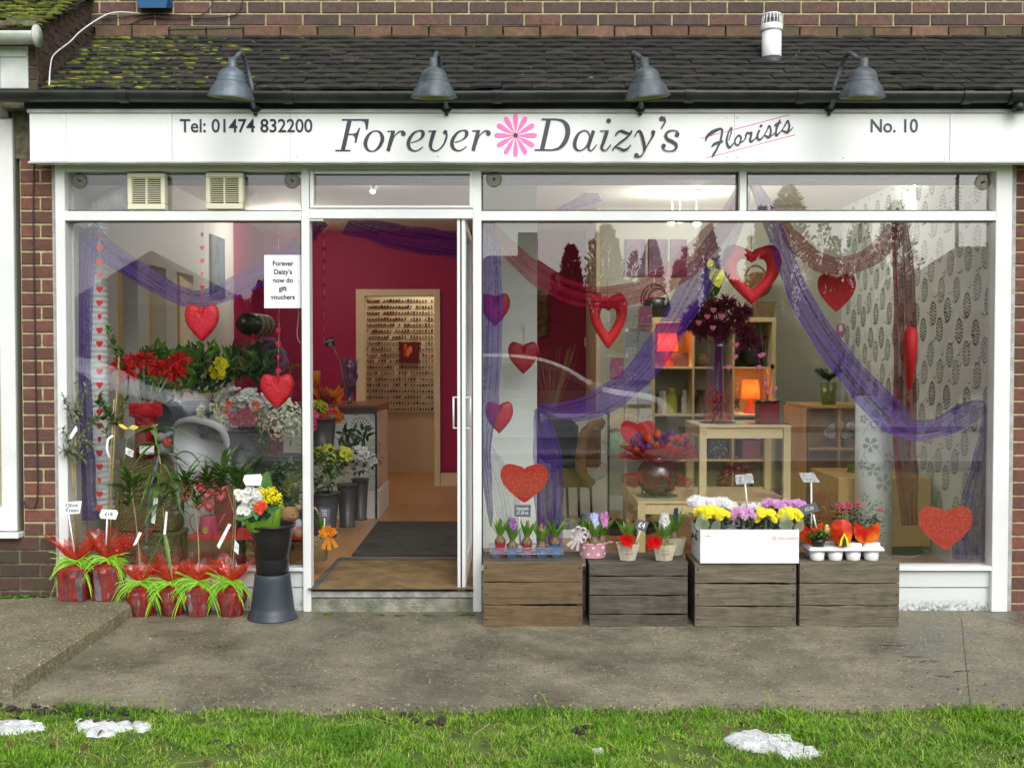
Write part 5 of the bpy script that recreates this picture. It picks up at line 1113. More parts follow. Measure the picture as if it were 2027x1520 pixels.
for (u, vt, col, kd, fm, lab, ln) in ((990, 1077, PRED, 'bud', BUDB, "hyacinth with a brown bud in a red pot, leftmost in the clear tray", 0), (1014, 1087, PBLUE, 'fl', HYP, "hyacinth with open mauve flowers in a blue pot", 0), (1043, 1080, PRED, 'bud', BUDB, "hyacinth with a brown bud in the middle red pot of the tray", .05), (1072, 1088, PBLUE, 'leafy', BUDB, "hyacinth showing only broad leaves in a blue pot", -.02), (1099, 1080, PBLUE, 'dark', NAVYP, "hyacinth with a dark blue spike in the rightmost blue pot of the tray", .1)):
    yq = -.2; c = V((X(u, yq), yq, TRZ+.002)); zt3 = Z(vt, yq)-TRZ
    t = thing("hyacinth_pot", lab, "potted plant", tuple(c), "hyacinths in the clear tray"); m = MB(); m.lathe([(8.5*k, 0), (12*k, zt3), (12.5*k, zt3), (12.5*k, zt3+.003), (11*k, zt3+.003), (10.5*k, zt3-.008), (.0001, zt3-.008)], c, 4, rot=math.pi/4, smooth=False); m.v = [(c.x+(a-c.x)*1.2, c.y+(b-c.y)*1.2, z) for a, b, z in m.v]; build(m, "pot", col, t)
    a, b, d = MB(), MB(), MB(); hyacinth(a, b, d, c+V((0, 0, zt3-.01)), k, kd, r, 1.0, ln); build(a, "leaves", GREENB, t); build(b, "flower_spike", fm, t); build(d, "bulb", BULB, t)
signthing("price_sign", "grey chalk sign reading Hyacinth £1.50 ea above the clear tray", [(1018, 999), (1051, 999), (1050, 1023), (1018, 1022)], -.12, [(1028, 1022), (1030, 1080)], [CHALK, WTEXT, mat("clear_stake", (.5, .52, .55), .3)], ("Hyacinth", "£1.50 ea"), 6.2, 0, .78)
# pink tub
yq = -.2; k = 1/S(yq); z0 = Z(1113, -.345)+.001; u0 = 1174; c = V((X(u0, yq), yq, z0)); h = Z(1073, yq)-z0
t = thing("pink_tub", "oval pink metal tub with white dots planted with hyacinths", "planter", tuple(c), None); m = MB(); PK = mat("pink_enamel", srgb(226, 162, 180), .35)
m.lathe([(.0001, .002), (25*k, 0), (25.5*k, .002), (29.5*k, h-.004), (30.5*k, h-.002), (30.5*k, h+.002), (29*k, h), (27*k, h-.015), (.0001, h-.015)], c, 36, 0, 1, .72); m.tube([c+V((30*k, 0, h-.004)), c+V((36*k, -.01, h)), c+V((42*k, 0, h)), c+V((42*k, .02, h-.002)), c+V((36*k, .03, h)), c+V((29*k, .02, h-.004))], .0025, 6); build(m, "tub_body", PK, t)
m = MB()
for i, (a, q) in enumerate(((-2.6, .3), (-2.25, .75), (-1.95, .3), (-1.57, .72), (-1.2, .28), (-.85, .75), (-.5, .3), (-2.9, .7))):
    rr = (25.5+4*q)*k+.0012; p = c+V((math.cos(a)*rr, math.sin(a)*rr*.72, h*q)); nn = V((math.cos(a)*.72, math.sin(a), 0)).normalized(); tt = V((-nn.y, nn.x, 0)); m.poly([p+(tt*math.cos(j*.63)+UZ*math.sin(j*.63))*3*k for j in range(10)])
build(m, "dots", WHITEP, t)
def mossbed(c, rx, ry, t, z):
    m = MB()
    for i in range(110): a = r.random()*6.28; q = r.random()**.5; m.ball((c.x+math.cos(a)*rx*q, c.y+math.sin(a)*ry*q, z+r.uniform(-.004, .006)), r.uniform(.004, .009), 0, 5, 3, .6)
    build(m, "moss", MOSSG, t)
mossbed(c, 27*k, 19*k, t, c.z+h)
for (du, dy, kd, fm, ln) in ((-16, .02, 'dark', NAVYP, -.12), (2, -.03, 'fl', HWB, 0), (18, .0, 'fl', HPK, .12)):
    a, b, d = MB(), MB(), MB(); hyacinth(a, b, d, c+V((du*k, dy, h-.02)), k, kd, r, 1.05, ln); build(a, "leaves", GREENB, t); build(b, "flower_spike", fm, t); build(d, "bulb", BULB, t)
m = MB(); bc = P(1147, 1058, -.3); WR = mat("white_organza_bow", srgb(226, 216, 222), .5, transl=.4)
for i in range(7): a = i*.9; L = 17*k; d = V((math.cos(a), -.3, math.sin(a))); q = V((-math.sin(a), 0, math.cos(a))); m.ribbon(smoothpath([bc, bc+d*L*.6+q*L*.35, bc+d*L, bc+d*L*.6-q*L*.35, bc], 5), .012, V((math.cos(a+.6), -.6, math.sin(a+.6))))
for a in (-2.1, -1.7, -2.4): d = V((math.cos(a), 0, math.sin(a))); m.ribbon([bc, bc+d*15*k+V((0, -.01, 0)), bc+d*32*k], [.006, .012, .018], (0, -1, .2))
m.ball(bc, .008); build(m, "bow", WR, t)
signthing("price_sign", "pale chalk card half hidden behind the pink tub flowers", [(1160, 1014), (1184, 1014), (1183, 1030), (1160, 1030)], -.08, [(1172, 1030), (1172, 1066)], [CHALK, WTEXT, PLASTW], ("£4",), 7)
# wooden pots
WP = mat("whitewashed_wood", srgb(206, 200, 182), .7, srgb(182, 174, 152), 14, stretch=(3, 3, 1), bump=.3)
def woodpot(u, vt, vb, wt, wb, yq, kd, fm, lab, bow, ln=0, txt=True, hs=1.0):
    z0 = Z(1113, -.345)+.001; k = 1/S(yq); c = V((X(u, yq), yq, z0)); h = (vb-vt)*k
    t = thing("wooden_pot", lab, "planter", tuple(c), "whitewashed wooden pots with hyacinths"); m = MB(); n = 6
    m.lathe([(.0001, .001), (wb*k*.56, 0), (wt*k*.56, h), (wt*k*.5, h), (wt*k*.48, h-.012), (.0001, h-.012)], c, n, 0, smooth=False, rot=math.pi/6); build(m, "pot_body", WP, t); mossbed(c, wt*k*.4, wt*k*.36, t, c.z+h-.004)
    if txt: m = MB(); ty = c.y-wt*k*.5*.92; textmesh(m, "MON", V((c.x, ty-.002, c.z+h*.66)), 3.6*k, 0); textmesh(m, "JARDIN", V((c.x, ty+.0006, c.z+h*.45)), 3.6*k, 0); textmesh(m, "~", V((c.x, ty+.003, c.z+h*.25)), 4*k, 0); build(m, "stencil", mat("stencil_brown", srgb(110, 96, 80), .7), t)
    a, b, d = MB(), MB(), MB(); hyacinth(a, b, d, c+V((0, 0, h-.028)), k, kd, r, hs, ln); build(a, "leaves", GREENB, t); build(b, "flower_spike", fm, t); build(d, "bulb", BULB, t)
    if bow: 
        m = MB(); bc = P(bow[0], bow[1], yq-wt*k*.45)
        for i in range(9): a = i*.7+r.uniform(-.2, .2); L = r.uniform(13, 22)*k; d = V((math.cos(a), -.4, math.sin(a)*.6+.15)); m.leaf(bc, d, V((0, -1, .6)), L, L*.8, 0, .1, .5)
        build(m, "net_bow", sheer("red_net", srgb(225, 30, 32), .72), t)
woodpot(1243, 1074, 1107, 46, 30, -.27, 'bud', BUDB, "whitewashed wooden pot with a brown hyacinth bud beside the £4 sign", (1240, 1070), 0, True, 1.1)
woodpot(1336, 1064, 1098, 44, 30, -.12, 'dark', NAVYP, "whitewashed wooden pot with a dark blue hyacinth, set behind the white one", None, .1, False, 1.15)
woodpot(1315, 1077, 1109, 48, 32, -.27, 'fl', WHITEP, "whitewashed wooden pot with a white hyacinth in full flower", (1296, 1074), .05, True, 1.15)
signthing("price_sign", "tilted slate sign chalked £4 stuck in the bud hyacinth pot", [(1262, 1027), (1285, 1033), (1277, 1053), (1257, 1045)], -.3, [(1268, 1049), (1257, 1077)], [CHALK, WTEXT, mat("pale_wood_stick", srgb(215, 200, 165), .6)], ("£4",), 11, -.3, .9, bold=.0006)
# --- white cardboard box of chrysanthemums
yb = -.36; z0 = Z(1114, -.345)+.002; a = X(1388, yb); b = X(1584, yb); zt_ = Z(1048, yb); yk = -.08
t = thing("cardboard_box", "white cardboard flower box standing on the grey crate", "box", ((a+b)/2, -.22, z0)); m = MB()
for (x0, x1, y0, y1) in ((a, b, yb, yb+.005), (a, b, yk-.005, yk), (a, a+.005, yb+.005, yk-.005), (b-.005, b, yb+.005, yk-.005)): m.box(x0, x1, y0, y1, z0, zt_)
m.box(a+.005, b-.005, yb+.005, yk-.005, z0, z0+.005); build(m, "box_body", BOXW, t)
m = MB(); m.box(a-.0015, a, -.245, -.205, zt_-.075, zt_-.045); build(m, "hand_hole", DARK, t)
m = MB(); textmesh(m, "Flora Holland", P(1560, 1065, yb-.002), 5/S(yb), 0); c = P(1533, 1065, yb-.001)
m.ribbon([V((c.x+3.6/S(yb)*math.cos(i*.4), yb-.002, c.z+3.6/S(yb)*math.sin(i*.4))) for i in range(17)], .0022, (0, -1, 0)); m.ribbon([c+V((-.005, -.001, .003)), c+V((0, -.001, -.004)), c+V((.005, -.001, .004))], .002, (0, -1, 0)); build(m, "print", mat("print_salmon", srgb(226, 150, 140), .6), t)
m = MB(); textmesh(m, "n.344", P(1400, 1061, yb-.002), 3.6/S(yb), 0); build(m, "small_print", mat("print_grey", srgb(150, 140, 150), .6), t)
def mum(uc, vc, yq, wd, hd, mt, n, lab, rr, sleeve=1, ct=None, pal=False):
    z1 = z0+.006; c = V((X(uc, yq), yq, z1)); k = 1/S(yq); t = thing("chrysanthemum_pot", lab, "potted plant", tuple(c), "potted chrysanthemums in the white box")
    m = MB(); m.lathe([(.03, 0), (.04, .06), (.042, .062), (.0001, .06)], c, 16); build(m, "pot", BLKPL, t)
    top = P(uc, vc, yq); m = MB()
    for i in range(170): q = V((r.gauss(0, .4)*wd*k*.5, r.gauss(0, .03), 0)); zz = r.uniform(z1+.06, top.z-.01); q.y = abs(q.y)*.6; m.leaf(V((top.x, yq, zz))+q, V((r.uniform(-1, 1), r.uniform(-.6, .2) if zz > zt_ else r.uniform(0, .5), r.uniform(-.2, 1))), UZ, r.uniform(.02, .04), .02, 0)
    m.tube([c+UZ*.05, V((top.x, yq, top.z-.02))], .012, 6); build(m, "foliage", GREEND, t)
    m = MB()
    for i in range(n): a = r.random()*6.28; q = r.random()**.5; p = top+V((math.cos(a)*q*wd/2*k, math.sin(a)*q*.05, (1-q*q)*hd*.35*k+r.uniform(-.5, .35)*hd*k*(.3+q*.5))); nn = V((math.cos(a)*q*.8, -.75+math.sin(a)*.4, .75)); m.daisy(p, nn, rr*r.uniform(.85, 1.2), 15, 0, 1, .12, pw=.62); m.daisy(p+nn.normalized()*rr*.12, nn, rr*.55, 9, 0, 1, .5, pw=.62, ct=False)
    build(m, "flowers", [mt, ct or mt], t)
    if sleeve:
        m = MB(); K = 16; vs = []
        for i in range(K+1): aa = math.pi*(1+i/K); vs += [V((top.x+math.cos(aa)*.045, yq+math.sin(aa)*.045, z1+.05)), V((top.x+math.cos(aa)*wd*.56*k, yq+math.sin(aa)*.06, top.z+(-.5+.5*math.sin(i*.8))*hd*k*.5))]
        m.add(vs, [(2*i, 2*i+2, 2*i+3, 2*i+1) for i in range(K)], 0, True); build(m, "clear_sleeve", CELLC, t)
    if pal:
        m = MB(); q = P(uc-wd*.2, 1056, yq-.045); m.leaf(q, V((-.1, -.1, 1)), V((0, -1, 0)), 44*k, 30*k, 0, .05, .5); m.leaf(q+V((.05, .01, 0)), V((.5, -.1, 1)), V((0, -1, 0)), 34*k, 20*k, 0, .05, .5); build(m, "paper_collar", sheer("pale_green_paper", srgb(196, 216, 180), .5, .05), t)
yF_, yM = -.29, -.16
mum(1390, 998, yM, 56, 20, WHITEP, 22, "white chrysanthemums at the back left corner of the box", .034, 0)
mum(1432, 1000, yM, 50, 18, WHITEP, 20, "white chrysanthemums at the back of the box, second from its left end", .034, 0)
mum(1490, 1004, yM, 50, 14, WHITEP, 12, "small white chrysanthemums at the back centre of the box", .02, 0)
mum(1535, 1000, yM, 56, 16, LILP, 18, "lilac chrysanthemums at the back right of the box, left of the other lilac pot", .028, 0)
mum(1572, 1000, yM, 44, 16, LILP, 14, "lilac chrysanthemums at the back right corner of the box", .028, 0)
mum(1402, 1018, yF_, 56, 26, YELP, 30, "yellow chrysanthemums in the front left corner of the box", .024, 1, pal=True)
mum(1430, 1022, yF_, 34, 26, YELP, 16, "smaller yellow chrysanthemums beside the front left ones", .022, 0)
mum(1472, 1016, yF_, 48, 18, LILP, 20, "lilac chrysanthemums in the front row between yellow ones", .024, 1, YELP)
mum(1516, 1019, yF_, 42, 22, YELP, 24, "yellow chrysanthemums in the front row right of the lilac ones", .023, 1)
mum(1565, 1020, yF_, 44, 26, YELP, 30, "dense yellow chrysanthemums in the front right corner of the box", .022, 1, pal=True)
PHOTO = mat("printed_sign", srgb(196, 198, 200), .5, srgb(120, 122, 126), 60)
signthing("price_sign", "wrinkled white sign on a tall stake standing in the white box", [(1455, 940), (1489, 937), (1493, 956), (1457, 959)], -.2, [(1475, 957), (1480, 1010)], [PHOTO, BTEXT])
signthing("price_sign", "wrinkled white sign on a tall stake over the roses", [(1582, 936), (1611, 935), (1623, 954), (1590, 955)], -.2, [(1606, 955), (1606, 1060)], [PHOTO, BTEXT])
# --- white tray with roses
yT = -.25; z0 = Z(1113, -.345)+.001
t = thing("plant_tray", "white moulded tray with round cups holding wrapped roses", "tray", (X(1680, yT), yT, z0)); m = MB()
xa, xb = X(1604, -.32), X(1754, -.32); zt_ = Z(1086, -.33)
m.box(xa, xb, -.33, -.12, zt_-.016, zt_, 0, .006); m.box(xa+.004, xb-.004, -.326, -.12, zt_, zt_+.006, 0, .003)
for i in range(4): m.lathe([(.034, 0), (.036, .004), (.042, zt_-.016-z0)], (xa+.055+(xb-xa-.11)*i/3, -.275, z0), 20); m.lathe([(.034, 0), (.042, zt_-.016-z0)], (xa+.055+(xb-xa-.11)*i/3, -.17, z0), 16)
for i in (2, 3): m.lathe([(.046, 0), (.046, .022), (.04, .026)], (xa+.055+(xb-xa-.11)*i/3, -.275, zt_), 20)
build(m, "tray_shell", PLASTW, t)
ROSEL = mat("rose_leaf", srgb(66, 88, 60), .45, srgb(92, 110, 80), 20, isl=.3, transl=.15); FLAME = mat("flame_sleeve", srgb(222, 34, 16), .35, srgb(250, 140, 40), 9, transl=.35, lo=.42, hi=.62)
def rose(u, yq, vtop, lab, wrap, flowers, nl=150, wd=34, leafs=ROSEL, pot=True):
    c = V((X(u, yq), yq, zt_+.006)); k = 1/S(yq); t = thing("rose_pot", lab, "potted plant", tuple(c), "potted roses in the white tray"); m = MB(); m.lathe([(.028, 0), (.04, .045), (.0001, .044)], c, 20); build(m, "pot", BLKPL, t)
    m = MB(); top = Z(vtop, yq)
    for i in range(nl): m.leaf(V((c.x+r.gauss(0, .36)*wd*k, yq+r.gauss(0, .025), r.uniform(c.z+.04, top))), V((r.uniform(-1, 1), r.uniform(-1, .3), r.uniform(-.2, .8))), UZ, r.uniform(.02, .034), .018, 0)
    m.tube([c+UZ*.03, V((c.x, c.y, top-.01))], .003, 5); build(m, "foliage", leafs, t)
    if flowers:
        m = MB()
        for fu, fv, fr in flowers: m.pompon(P(fu, fv, yq-.03), V((0, -.6, 1)), fr, 0, 60, .7, .7)
        build(m, "flowers", PNKP, t)
    if wrap == 'oval':
        m = MB(); q = P(1667, 1082, yq-.05); n = 22; pts = []
        for i in range(n): a = 2*math.pi*i/n; x = math.sin(a)*21*k*(1-.18*math.cos(a)); z = 27*k*(1-math.cos(a)); pts.append(q+V((x, -.0-.02*math.cos(a*.5)+abs(x)*.3, z)))
        m.add([q+V((0, -.03, 27*k))]+pts, [(0, 1+i, 1+(i+1) % n) for i in range(n)], 0, True); build(m, "flame_wrap", FLAME, t); m = MB(); q2 = q+V((0, -.024, 4*k)); m.poly([q2+V((x*k, -.012, z*k)) for x, z in ((-10, 0), (-7, 14), (0, 26), (7, 14), (10, 0))], 0); m.poly([q2+V((x*k, -.016, z*k)) for x, z in ((-5, 0), (-3, 12), (0, 21), (3, 12), (5, 0))], 1); build(m, "printed_leaf", [YELP, GREEND], t)
    if wrap == 'vee':
        for s_ in (-1, 1):
            m = MB(); q = P(u, 1076, yq-.05); m.leaf(q, V((s_*.55, -.15, 1)), V((0, -1, .1)), 50*k, 30*k, 0, .05, .25); build(m, "flame_wrap", FLAME, t)
rose(1668, -.15, 1000, "rose in the back of the white tray with a pink bloom on top", None, [(1662, 1003, .02), (1680, 1003, .018)], 150, 60)
rose(1700, -.16, 998, "rose at the back right of the white tray with a small pink bud", None, [(1697, 999, .013)], 170, 70)
rose(1603, -.17, 1020, "rose at the back left of the white tray in dark red sleeve", 'vee', [], 90)
rose(1667, -.26, 1030, "rose in an upright flame-red oval sleeve in mid tray", 'oval', [], 60)
rose(1714, -.25, 1022, "rose in an open V-shaped flame-red sleeve at the tray's right end", 'vee', [(1742, 1011, .011)], 160, 60)
rose(1622, -.29, 1052, "small leafy plant in a black pot at the tray's front left", None, [], 130, 34, GREEN)
signthing("price_sign", "grey £2 chalk card leaning at the left of the rose tray", [(1583, 1003), (1614, 993), (1622, 1010), (1588, 1021)], -.3, [(1610, 1018), (1616, 1045)], [CHALK, WTEXT, PLASTW], ("£2.50",), 7, .2, .8)
m = MB(); y = -.33; m.lathe([(6.5/S(y), -.0008), (6.5/S(y), .0008)], (0, 0, 0), 18, 0, .9, 1.5); m.xf(Matrix.Translation(P(1637, 1047, y)) @ Matrix.Rotation(math.pi/2, 4, 'X')); m.lathe([(.008, -.001), (.008, .001)], (0, 0, 0), 10, 1) if False else None
build(m, "plant_label", mat("label_yellow", srgb(220, 205, 130), .5, srgb(150, 60, 40), 60), label="small oval yellow plant label in the rose tray", cat="plant label")
# ================================================================ INSIDE THE SHOP
r = random.Random(21); LK = .22
def swag(pts, y, mt, lab, name="organza_swag", K=18, pl=.014, grp="organza swags across the window", y2=None, cat="swag"):
    q = smoothpath([(u, v, w_, (y if y2 is None else y+(y2-y)*i/(len(pts)-1))) for i, (u, v, w_) in enumerate(pts)], 10); vs = []; n = len(q); ph = r.random()*6
    for i, (u, v, w_, yy) in enumerate(q):
        a = q[max(0, i-1)]; b = q[min(n-1, i+1)]; tx, tz = b[0]-a[0], b[1]-a[1]; L = math.hypot(tx, tz) or 1; nx, nz = -tz/L, tx/L
        for j in range(K+1):
            s_ = (j/K-.5)*(1+.05*math.sin(i*.6+ph)); s2 = s_+.035*math.sin(j*2.3+ph+i*.05)
            vs.append(P(u+nx*w_*s2, v+nz*w_*s2, yy+.5*pl*math.sin(j*.7+ph+.05*i)+.14*pl*math.sin(j*1.75+ph*2+.11*i)+.22*pl*math.sin(i*.25+j*.5)))
    m = MB(); m.add(vs, [(i*(K+1)+j, i*(K+1)+j+1, (i+1)*(K+1)+j+1, (i+1)*(K+1)+j) for i in range(n-1) for j in range(K)], 0, True)
    # hemmed edges
    for e in (0, K): m.tube([vs[i*(K+1)+e] for i in range(0, n, 2)], .0011, 4, 0, cap=False)
    return build(m, name, mt, label=lab, cat=cat, group=grp)
# left window
swag([(172, 452, 44), (215, 500, 44), (285, 545, 42), (350, 582, 36), (395, 592, 34), (450, 575, 38), (530, 535, 46), (600, 490, 50)], .14, PURP, "purple organza swag draped across the left window")
swag([(168, 450, 50), (160, 560, 48), (157, 700, 44), (160, 850, 46), (164, 940, 50), (168, 1030, 50)], .12, PURP, "purple organza hanging down the left edge over the ribbed hose", "organza_drape", pl=.03)
# doorway
swag([(690, 436, 60), (720, 450, 40), (790, 470, 46), (860, 480, 50), (925, 490, 46)], 1.0, PURPD, "purple organza swag crossing the top of the doorway")
swag([(640, 436, 30), (625, 450, 26), (612, 470, 26)], 1.0, PURPD, "short end of purple organza at the top left of the doorway")
# right window
swag([(966, 440, 24), (1000, 485, 34), (1060, 540, 44), (1130, 578, 44), (1200, 588, 40), (1280, 572, 44), (1350, 530, 50), (1400, 480, 46), (1440, 435, 36), (1465, 380, 26), (1475, 335, 18)], .2, REDO, "dusky red organza swag hanging in the middle of the right window")
swag([(1480, 336, 16), (1455, 430, 40), (1400, 520, 60), (1340, 630, 56), (1265, 740, 56), (1180, 800, 54), (1110, 815, 38), (1068, 805, 18)], .26, PURP, "purple organza sweeping from the centre down to the white pillar")
swag([(1066, 808, 16), (1078, 860, 44), (1085, 930, 56), (1086, 1010, 56), (1088, 1085, 50)], .27, PURP, "purple organza tail hanging beside the white pillar", "organza_drape", pl=.03)
swag([(968, 440, 22), (970, 520, 40), (972, 620, 44), (968, 720, 42), (962, 810, 44), (958, 880, 26), (963, 940, 20), (970, 1010, 12), (972, 1042, 3)], .12, PURP, "purple organza gathered down the left edge of the right window", "organza_drape", pl=.03)
swag([(966, 884, 16), (985, 930, 34), (1005, 1000, 46), (1010, 1070, 50)], .16, sheer("pale_lilac_organza", srgb(176, 176, 206), .22), "pale lilac organza tail spreading over the foot of the white pillar", "organza_drape")
swag([(1478, 336, 16), (1520, 420, 34), (1550, 500, 38), (1585, 590, 44), (1640, 680, 48), (1700, 755, 52), (1755, 815, 60), (1800, 850, 40), (1860, 845, 38), (1915, 818, 46), (1952, 803, 22)], .2, PURP, "purple organza sweeping from the centre to the right edge of the window")
swag([(1955, 806, 16), (1950, 880, 36), (1940, 950, 52), (1925, 1030, 66), (1920, 1108, 78)], .2, PURP, "purple organza tail at the right edge of the window", "organza_drape", pl=.03)
swag([(1550, 440, 20), (1575, 480, 36), (1625, 520, 36), (1680, 525, 34), (1735, 500, 36), (1770, 450, 26)], .6, REDO, "dark red organza swag above the flat hanging heart")
swag([(1780, 436, 30), (1790, 560, 40), (1792, 700, 42), (1790, 850, 44), (1796, 960, 40), (1800, 1040, 30)], .62, REDC, "dark red organza panel hanging at the right side", "organza_drape", pl=.03)
swag([(930, 470, 12), (927, 560, 14), (928, 700, 16), (926, 850, 16), (931, 1000, 20), (930, 1140, 18)], 1.05, REDC, "narrow dark red net hanging behind the open door leaf", "organza_drape")
swag([(1100, 424, 14), (1140, 404, 20), (1185, 385, 30)], 2.2, PURP, "faint purple organza near the ceiling behind the transom")
# hearts
def hang(name, u, v, w_, h_, y, th, mt, lab, top, puff=True, hole=0, tw=0, grp=None):
    k = 1/S(y); c = P(u, v, y); t = thing(name, lab, "heart decoration", tuple(c), grp); m = MB()
    ax = V((math.cos(tw), math.sin(tw), 0)); heart(m, c, w_*k, h_*k, th, 0, puff, hole, ax); build(m, "heart_body", mt, t)
    if top: m = MB(); a = P(top[0], top[1], y); b = P(u, v-h_*(.40 if not hole else .3), y-.0); m.tube([a, b+V((.003, 0, 0))], .0013, 4); m.tube([a, b-V((.003, 0, 0))], .0013, 4); build(m, "ribbon", REDH, t)
    return t
g1 = "puffy foil hearts"
hang("foil_heart", 400, 643, 68, 74, .13, .055, RED, "puffy red foil heart hanging in the middle of the left window", (399, 560), grp=g1)
hang("foil_heart", 549, 778, 68, 70, .13, .055, RED, "puffy red foil heart hanging lower left of the door, over the flowers", (552, 700), grp=g1)
hang("foil_heart", 1036, 711, 61, 64, .9, .06, REDD, "dark red puffy heart hung from a hook on the white pillar", (1037, 645), grp=g1)
m = MB(); m.ball(P(1037, 642, 1.19), .012); m.box(P(1033, 0, 1.19).x, P(1041, 0, 1.19).x, 1.18, 1.2, P(0, 650, 1.19).z, P(0, 636, 1.19).z); build(m, "wall_hook", PLASTW, label="white hook on the pillar holding the dark red heart", cat="hook")
hang("foil_heart", 980, 616, 60, 66, .5, .06, REDD, "dark red puffy heart half behind purple organza, upper left of the pillar", (980, 560), grp=g1)
hang("foil_heart", 988, 829, 56, 64, .45, .06, REDD, "dark red puffy heart half behind purple organza, lower left of the pillar", (982, 770), grp=g1)
hang("hollow_heart", 1204, 640, 76, 112, .34, .06, REDH, "open-centred red heart hanging before the card spinner", (1201, 552), hole=.42, grp="open-centred fabric hearts")
hang("hollow_heart", 1488, 549, 118, 118, .3, .085, REDH, "large open-centred red heart hanging right of centre", (1487, 455), hole=.5, grp="open-centred fabric hearts")
hang("hollow_heart", 1801, 716, 100, 126, .45, .075, REDH, "open-centred red heart turned edge-on by the wallpapered wall", (1800, 600), hole=.5, tw=1.28, grp="open-centred fabric hearts")
g2 = "flat sisal hearts"
hang("sisal_heart", 1038, 960, 95, 78, .1, .006, REDNET, "flat red fibre heart stuck low over the white pillar", None, False, grp=g2)
hang("sisal_heart", 1871, 1049, 108, 88, .08, .006, REDNET, "largest flat red fibre heart at the window's bottom right corner", None, False, grp=g2)
hang("sisal_heart", 1656, 583, 76, 76, .8, .006, REDH, "flat plain red heart hanging before the pale wall", (1657, 525), False, grp=g2)
hang("sisal_heart", 1262, 866, 68, 62, 1.3, .006, REDH, "flat red heart standing behind the tulip bouquet", None, False, grp=g2)
def garland(u, v0, v1, y, step, sz, lab, mt=RED):
    t = thing("heart_garland", lab, "garland", tuple(P(u, v0, y)), "threads of small red hearts"); m = MB(); m.tube([P(u, v0, y), P(u+2, (v0+v1)/2, y), P(u, v1, y)], .0008, 4); build(m, "thread", SCRIM, t)
    v = v0+20; i = 0
    while v < v1:
        m = MB(); k = 1/S(y); heart(m, P(u, v, y), sz*k*(1 if i % 3 else .55), sz*k, .002, 0, False, n=20); build(m, "small_heart", mt, t); v += step; i += 1
        if i % 2: m = MB(); m.ball(P(u, v-step/2, y), .002, 0, 6, 4); build(m, "bead", SCRIM, t)
garland(197, 446, 1008, .1, 27, 13, "thread of small red hearts over the ribbed hose", REDH)
garland(400, 446, 590, .16, 26, 10, "thread of small red hearts above the middle foil heart")
garland(551, 446, 750, .16, 27, 11, "thread of small red hearts behind the gift voucher notice")
garland(641, 450, 680, 2.2, 24, 10, "thread of dark red hearts against the magenta wall in the doorway", REDD)
# notice and blind cord
y = .02; t = thing("paper_notice", "white gift voucher notice taped inside the left window by the door", "notice", tuple(P(559, 610, y))); m = MB(); card(m, [(523, 505), (597, 505), (597, 610), (523, 610)], y, 0, .001); build(m, "sheet", PAPER, t)
m = MB()
for i, s_ in enumerate(("Forever", "Daizy's", "now do", "gift", "vouchers")): textmesh(m, s_, P(560, 522+16.6*i, y-.002), 9.5/S(y), 0, sx=.98, bold=.0009)
build(m, "writing", BTEXT, t); m = MB()
for u, v in ((528, 510), (592, 512), (592, 558), (561, 508), (561, 606), (528, 605)): m.ball(P(u, v, y-.001), .003, 0, 6, 4, 1, 1, .4)
build(m, "tack", mat("tack_grey", (.4, .45, .5), .4), t)
m = MB(); pts = smoothpath([P(597, 440, .07), P(595, 520, .07), P(591, 620, .07), P(588, 660, .07), P(592, 676, .07), P(599, 680, .07)], 12)
m.tube(pts, .0012, 4)
for p in pts[::2]: m.ball(p, .0025, 0, 6, 4)
build(m, "blind_chain", SCRIM, label="white beaded blind chain hanging beside the door mullion", cat="blind chain")
# ribbed hose from the extractor vent
y = .34; k = 1/S(y); path = smoothpath([P(262, 392, .2), P(225, 402, .3), P(196, 425, y), P(186, 470, y), P(187, 600, y), P(188, 750, y), P(194, 900, y), P(202, 1010, y)], 40); rs = []; L = 0; q = None; m = MB()
pts = []; 
for p in path:
    p = V(p)
    if q is not None: L += (p-q).length
    q = p; pts.append(p); rs.append(25*k*(1+.075*math.sin(2*math.pi*L/.032)))
m.tube(pts, rs, 24); build(m, "ribbed_hose", mat("white_duct", (.72, .72, .74), .45), label="white ribbed hose running from the vent down the left of the window", cat="hose")
